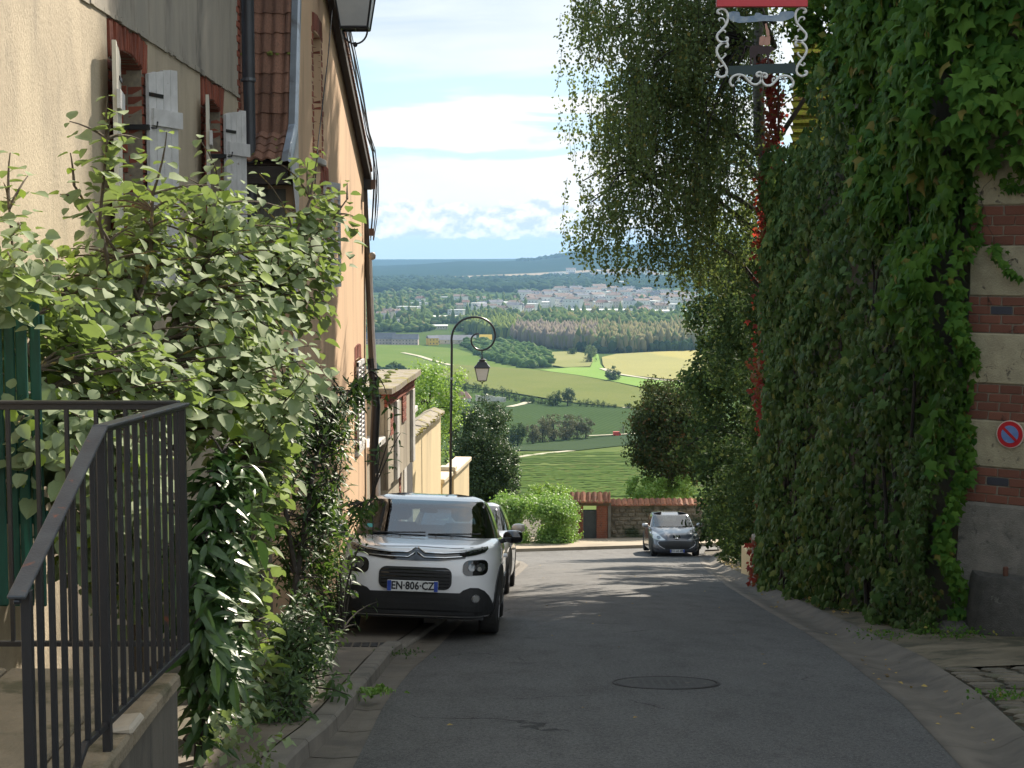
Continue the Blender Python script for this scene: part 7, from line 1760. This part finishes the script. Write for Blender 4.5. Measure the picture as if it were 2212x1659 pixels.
row = [(915, 832, 34, 26), (938, 838, 30, 24), (962, 843, 36, 28), (985, 846, 30, 22), (1005, 850, 26, 30), (1028, 848, 24, 22), (1050, 854, 26, 20), (1068, 855, 24, 16), (1085, 860, 24, 24), (1100, 864, 22, 22), (1115, 868, 22, 20), (1132, 871, 24, 16), (1150, 874, 24, 18), (1168, 876, 22, 14), (1184, 878, 20, 16), (1252, 880, 16, 16), (1266, 881, 16, 20), (1279, 881, 14, 16), (1291, 882, 14, 18), (1303, 883, 16, 15), (1315, 883, 14, 12), (1328, 884, 13, 12)]
ORD = 'first second third fourth fifth sixth seventh eighth ninth tenth eleventh twelfth thirteenth fourteenth fifteenth sixteenth seventeenth eighteenth nineteenth twentieth twenty-first twenty-second'.split()
for (u, v, w, h), od in zip(row, ORD): fartree(od + ' dark tree from the left in the long row crossing the vineyards', u, v, w, h, 'd', G, 900)
fartree('broad rusty-dark tree, left of the two tallest in the vineyard row', 1200, 879, 32, 32, 'd', n=1800)
fartree('rounded green tree, right of the two tallest in the vineyard row', 1226, 879, 36, 38, 'g', n=1800)
fartree('small dark tree standing alone past the right end of the vineyard row', 1358, 884, 22, 13, 'd', n=900)
G = 'tan-green trees of the lower clump'
for (u, v, w, h), od in zip(((1150, 961, 38, 46), (1172, 958, 38, 52), (1196, 956, 42, 58), (1222, 953, 42, 56), (1246, 950, 34, 48), (1265, 949, 32, 46)), ORD): fartree(od + ' tan-topped tree from the left in the clump beside the dark vineyard', u, v, w, h, 'o', G, 2200)
fartree('dark green tree at the left end of the lower clump', 1118, 966, 42, 50, 'd', n=2200)
fartree('shorter green bush in front of the left end of the lower clump', 1102, 966, 28, 34, 'g', n=1200)
fartree('sparse tan tree standing over the small red van', 1346, 941, 20, 28, 'o', n=260)
# ------------------------------------------------------------------ houses
M_w1 = mat('far_white_wall', (.72, .7, .66), (.62, .6, .56), rough=.9, scale=.2); M_w2 = mat('far_cream_wall', (.62, .55, .45), rough=.9, scale=.2); M_w3 = mat('far_pink_wall', (.55, .45, .4), rough=.9, scale=.2)
M_r1 = mat('far_red_roof', (.3, .17, .13), (.26, .15, .12), rough=.9, scale=.3); M_r2 = mat('far_grey_roof', (.17, .17, .19), (.13, .13, .15), rough=.9, scale=.3); M_r3 = mat('far_brown_roof', (.22, .15, .12), rough=.9, scale=.3); M_fw = mat('far_window', (.05, .055, .065), rough=.3)
M_yr = mat('far_yellow', (.75, .5, .08), (.68, .45, .07), rough=.8, scale=.3); M_bl = mat('far_blue', (.06, .2, .6), rough=.7); M_wr = mat('far_white_roof', (.68, .68, .66), rough=.8)
def house_mesh(w, d, h, rh, nw, floors, wall, roof, hip=0., chim=True):
    mb = MB(); mb.box((-w / 2, -d / 2, -2), (w / 2, d / 2, h), 0)
    o = .4
    if rh > .8:
        e = hip * w / 2; vs = [(-w / 2 - o, -d / 2 - o, h - .1), (w / 2 + o, -d / 2 - o, h - .1), (w / 2 + o, d / 2 + o, h - .1), (-w / 2 - o, d / 2 + o, h - .1), (-w / 2 - o + e, 0, h + rh), (w / 2 + o - e, 0, h + rh)]
        mb.add(vs, [(0, 1, 5, 4), (2, 3, 4, 5), (3, 0, 4), (1, 2, 5), (0, 3, 2, 1)], 1)
        if chim: mb.box((w * .2, -.4, h + rh * .4), (w * .2 + .9, .5, h + rh + 1), 0)
    else: mb.box((-w / 2 - .3, -d / 2 - .3, h), (w / 2 + .3, d / 2 + .3, h + rh), 1)
    for f_ in range(floors):
        for k in range(nw):
            x = -w / 2 + (k + .5) * w / nw; z = h * (f_ + .35) / floors; mb.box((x - .5, -d / 2 - .06, z), (x + .5, -d / 2 + .1, z + 1.3), 2)
    return mb
HM_ = []
for i, (w, d, h, rh, wm, rm) in enumerate(((11, 9, 6, 3.0, M_w1, M_r1), (13, 9, 8, 2.6, M_w2, M_r3), (9, 8, 6, 3.2, M_w1, M_r2), (15, 10, 10, 2.6, M_w1, M_r2), (18, 10, 11, 2.2, M_w1, M_r3), (24, 14, 7, .6, M_w1, M_wr))):
    mb = house_mesh(w, d, h, rh, 4, 2, wm, rm); me = bpy.data.meshes.new('house_mesh_%d' % i); me.from_pydata(mb.v, [], mb.f)
    for m_ in (wm, rm, M_fw): me.materials.append(m_)
    me.polygons.foreach_set('material_index', mb.m); HM_.append(me)
town_pts = []
def tpts(poly, n): town_pts.extend(zip(*inpoly(poly, n)))
tpts([(1130, 640), (1290, 634), (1500, 640), (1500, 664), (1360, 666), (1150, 668), (1130, 650)], 165)
tpts([(1030, 668), (1100, 664), (1150, 668), (1148, 680), (1040, 682)], 26)
tpts([(1190, 592), (1290, 588), (1450, 596), (1450, 604), (1200, 602)], 30)
tpts([(800, 650), (1100, 645), (1100, 668), (800, 700)], 18)
tpts([(1360, 668), (1500, 668), (1500, 680), (1380, 682)], 14)
for u, v in town_pts:
    x, y, z = (float(q[0]) for q in tg(u, v))
    o = bpy.data.objects.new('town_house', HM_[random.randrange(6)]); COL.objects.link(o); o.location = (x, y, z); o.rotation_euler = (0, 0, random.uniform(-.8, .8)); s = random.uniform(.9, 1.5) * float(np.interp(y, [2500, 6000], [1.1, 1.7])); o.scale = (s, s, s)
    tag(o, 'small pale house of the distant valley town, one of very many', 'house', 'houses of the distant town')
def bld(name, label, u, v, wpx, hpx, wall, roof, rh=1.5, dep=None, rot=0., nw=8, fl=2, hip=0., cat='building', chim=False):
    x, y, z = (float(q[0]) for q in tg(u, v)); s = y / FF; w, h = wpx * s, hpx * s; d = dep or min(w * .6, 30)
    t_ = thing(name, label, cat, (x, y, z), (0, 0, rot)); mb = house_mesh(w, d, h, rh, nw, fl, wall, roof, hip, chim)
    for key, k, m_ in (('wall', 0, wall), ('roof', 1, roof)):
        q = MB(); q.v = mb.v; q.f = [f for f, i in zip(mb.f, mb.m) if i == k]; q.m = [0] * len(q.f)
        used = sorted({i for f in q.f for i in f}); mp = {i: j for j, i in enumerate(used)}; q.v = [mb.v[i] for i in used]; q.f = [tuple(mp[i] for i in f) for f in q.f]
        obj(key, q, m_, t_, local=True)
    for f_ in range(fl):
        for k in range(nw):
            xx = -w / 2 + (k + .5) * w / nw; zz = h * (f_ + .35) / fl; ww = min(1., w / nw * .3); obj('window', MB().box((xx - ww / 2, -d / 2 - .08, zz), (xx + ww / 2, -d / 2 + .1, zz + h / fl * .35)), M_fw, t_, local=True)
    return t_
bld('terrace', 'left part of the long grey-roofed terrace at the vineyard edge', 822, 744, 64, 13, M_w3, M_r2, 6.5, 13, .03, 9, cat='building')
bld('terrace', 'right part of the grey-roofed terrace, pinkish facade and lower roof', 876, 745, 56, 13, M_w3, M_r2, 5.5, 13, -.04, 8)
bld('yellow_building', 'yellow-gabled building beside the grey-roofed terrace', 934, 745, 22, 15, M_yr, M_r2, 3, 12, .3, 3)
bld('grey_shed', 'long low grey roof between the two yellow buildings', 985, 742, 86, 9, M_w2, M_r2, 5, 20, 0, 6, 1)
bld('yellow_building', 'yellow building seen through the curl of the lamp crook', 1049, 741, 26, 8, M_yr, M_yr, 5.5, 14, 0, 3, 1)
bld('white_hall', 'long white hall among trees left of the lamp crook', 967, 693, 62, 10, M_w1, M_wr, 1.2, 30, 0, 12, 1)
bld('cream_hall', 'pale low hall just above the lamp crook shoulder', 944, 711, 46, 8, M_w2, M_wr, 1.2, 20, .05, 8, 1)
bld('small_white_hall', 'small pale hall alone among trees on the left valley floor', 874, 697, 30, 6, M_w1, M_r2, 1.5, 16, 0, 5, 1)
bld('red_roof_house', 'white house with bright red roof next to the white pipe', 797, 700, 14, 7, M_w1, M_r1, 4.5, 9, .4, 3, 2, cat='house')
bld('white_block', 'bright white block standing up among town trees', 1168, 664, 36, 12, M_w1, M_wr, 1, 20, .02, 8, 2)
bld('white_warehouse', 'long narrow bright white warehouse roof below the town', 1189, 681, 76, 8, M_w1, M_wr, 1.2, 30, .02, 10, 1)
bld('cream_factory', 'long cream factory sheds below the town', 1288, 680, 130, 11, M_w2, M_wr, 1.5, 40, 0, 20, 1)
bld('blue_shed', 'small blue shed against the cream factory', 1347, 681, 17, 8, M_bl, M_bl, 1, 10, 0, 2, 1)
bld('white_warehouse', 'white warehouse half hidden behind the hanging birch', 1425, 680, 120, 9, M_w1, M_wr, 1.5, 30, 0, 14, 1)
bld('grey_block', 'wide pale grey block on the far edge of the town', 1311, 630, 34, 9, M_w1, M_r2, 1, 25, 0, 6, 2)
bld('tower_block', 'tall pale block behind the birch leaves above the town', 1340, 622, 14, 14, M_w1, M_wr, 1, 15, 0, 3, 4)
bld('long_block', 'long pale apartment row on the left edge of the town', 1140, 648, 60, 6, M_w3, M_r3, 4, 12, 0, 14, 2)
ch = thing('church', 'small distant church with pointed tower above the town roofs', 'church', tuple(float(q[0]) for q in tg(1240, 634)))
mb = MB(); mb.box((-4, -4, 0), (4, 4, 18)); obj('tower', mb, M_w3, ch, local=True); mb = MB(); mb.lathe([(5, 18), (.3, 30)], 4, ang=math.pi / 4); obj('spire', mb, M_r2, ch, local=True); mb = MB(); mb.box((4, -5, 0), (30, 5, 9)); mb.add([(4, -6, 9), (30, -6, 9), (30, 6, 9), (4, 6, 9), (4, 0, 15), (30, 0, 15)], [(0, 1, 5, 4), (2, 3, 4, 5), (3, 0, 4), (1, 2, 5)]); obj('nave', mb, M_r3, ch, local=True)
bld('farmhouse', 'white farmhouse with dull red roof among trees behind the lamp post', 975, 871, 84, 12, M_w1, M_r1, 3.6, 9, .02, 7, 1, hip=.25, cat='house', chim=True)
x, y, z = (float(q[0]) for q in tg(1060, 869))
pw = thing('white_wall', 'long ragged whitewashed wall right of the farmhouse', 'wall', (x, y, z)); mb = MB(); s = y / FF; n = 12
mb.prism([(-33 * s, -1)] + [(-33 * s + 66 * s * k / n, 16 * s + random.uniform(-1.5, 1.) * s * 1.4 - k * .35 * s) for k in range(n + 1)] + [(33 * s, -1)], -.3, .3, 'xz'); obj('wall', mb, mat('ragged_whitewash', (.62, .6, .54), (.45, .44, .38), .9, .5, c3=(.25, .24, .18), s3=.4), pw, local=True)
x, y, z = (float(q[0]) for q in tg(1333, 943))
vn = thing('red_van', 'small red van parked on the farm track under the sparse tree', 'van', (x, y, z + .1)); M_rv = mat('red_van_paint', (.6, .05, .03), rough=.4)
mb = MB(); mb.prism([(-1.6, .35), (1.5, .35), (1.6, .8), (1.3, 1.2), (.9, 1.9), (-1.6, 1.9)], -.85, .85, 'xz'); obj('body', mb, M_rv, vn, local=True)
mb = MB(); mb.prism([(.95, 1.25), (1.25, 1.22), (.9, 1.8), (.5, 1.8), (.5, 1.25)], -.87, .87, 'xz'); obj('window', mb, M_fw, vn, local=True)
for wx in (-1, 1):
    for sy in (-1, 1): mb = MB(); mb.lathe([(.2, -.1), (.32, -.1), (.32, .1), (.2, .1)], 12, 0, Matrix.Translation((wx, sy * .8, .32)) @ Matrix.Rotation(R(90), 4, 'Z'), 'x'); obj('wheel', mb, M_tyre, vn, local=True)
# ------------------------------------------------------------------ the air of the valley
hz = MB(); hz.box((-9500, -260, -135), (9500, 14600, 128)); m = bpy.data.materials.new('haze_air'); m.use_nodes = True; t = NT(m.node_tree); t.n.clear()
out = t.new('ShaderNodeOutputMaterial'); pv = t.new('ShaderNodeVolumePrincipled'); pv.inputs['Color'].default_value = (.38, .65, 1, 1); pv.inputs['Density'].default_value = 5.5e-5; pv.inputs['Anisotropy'].default_value = .0
t.l.new(pv.outputs[0], out.inputs['Volume'])
HZ = tag(obj('haze', hz, m), 'pale blue haze thickening over the valley', 'haze', kind='stuff')
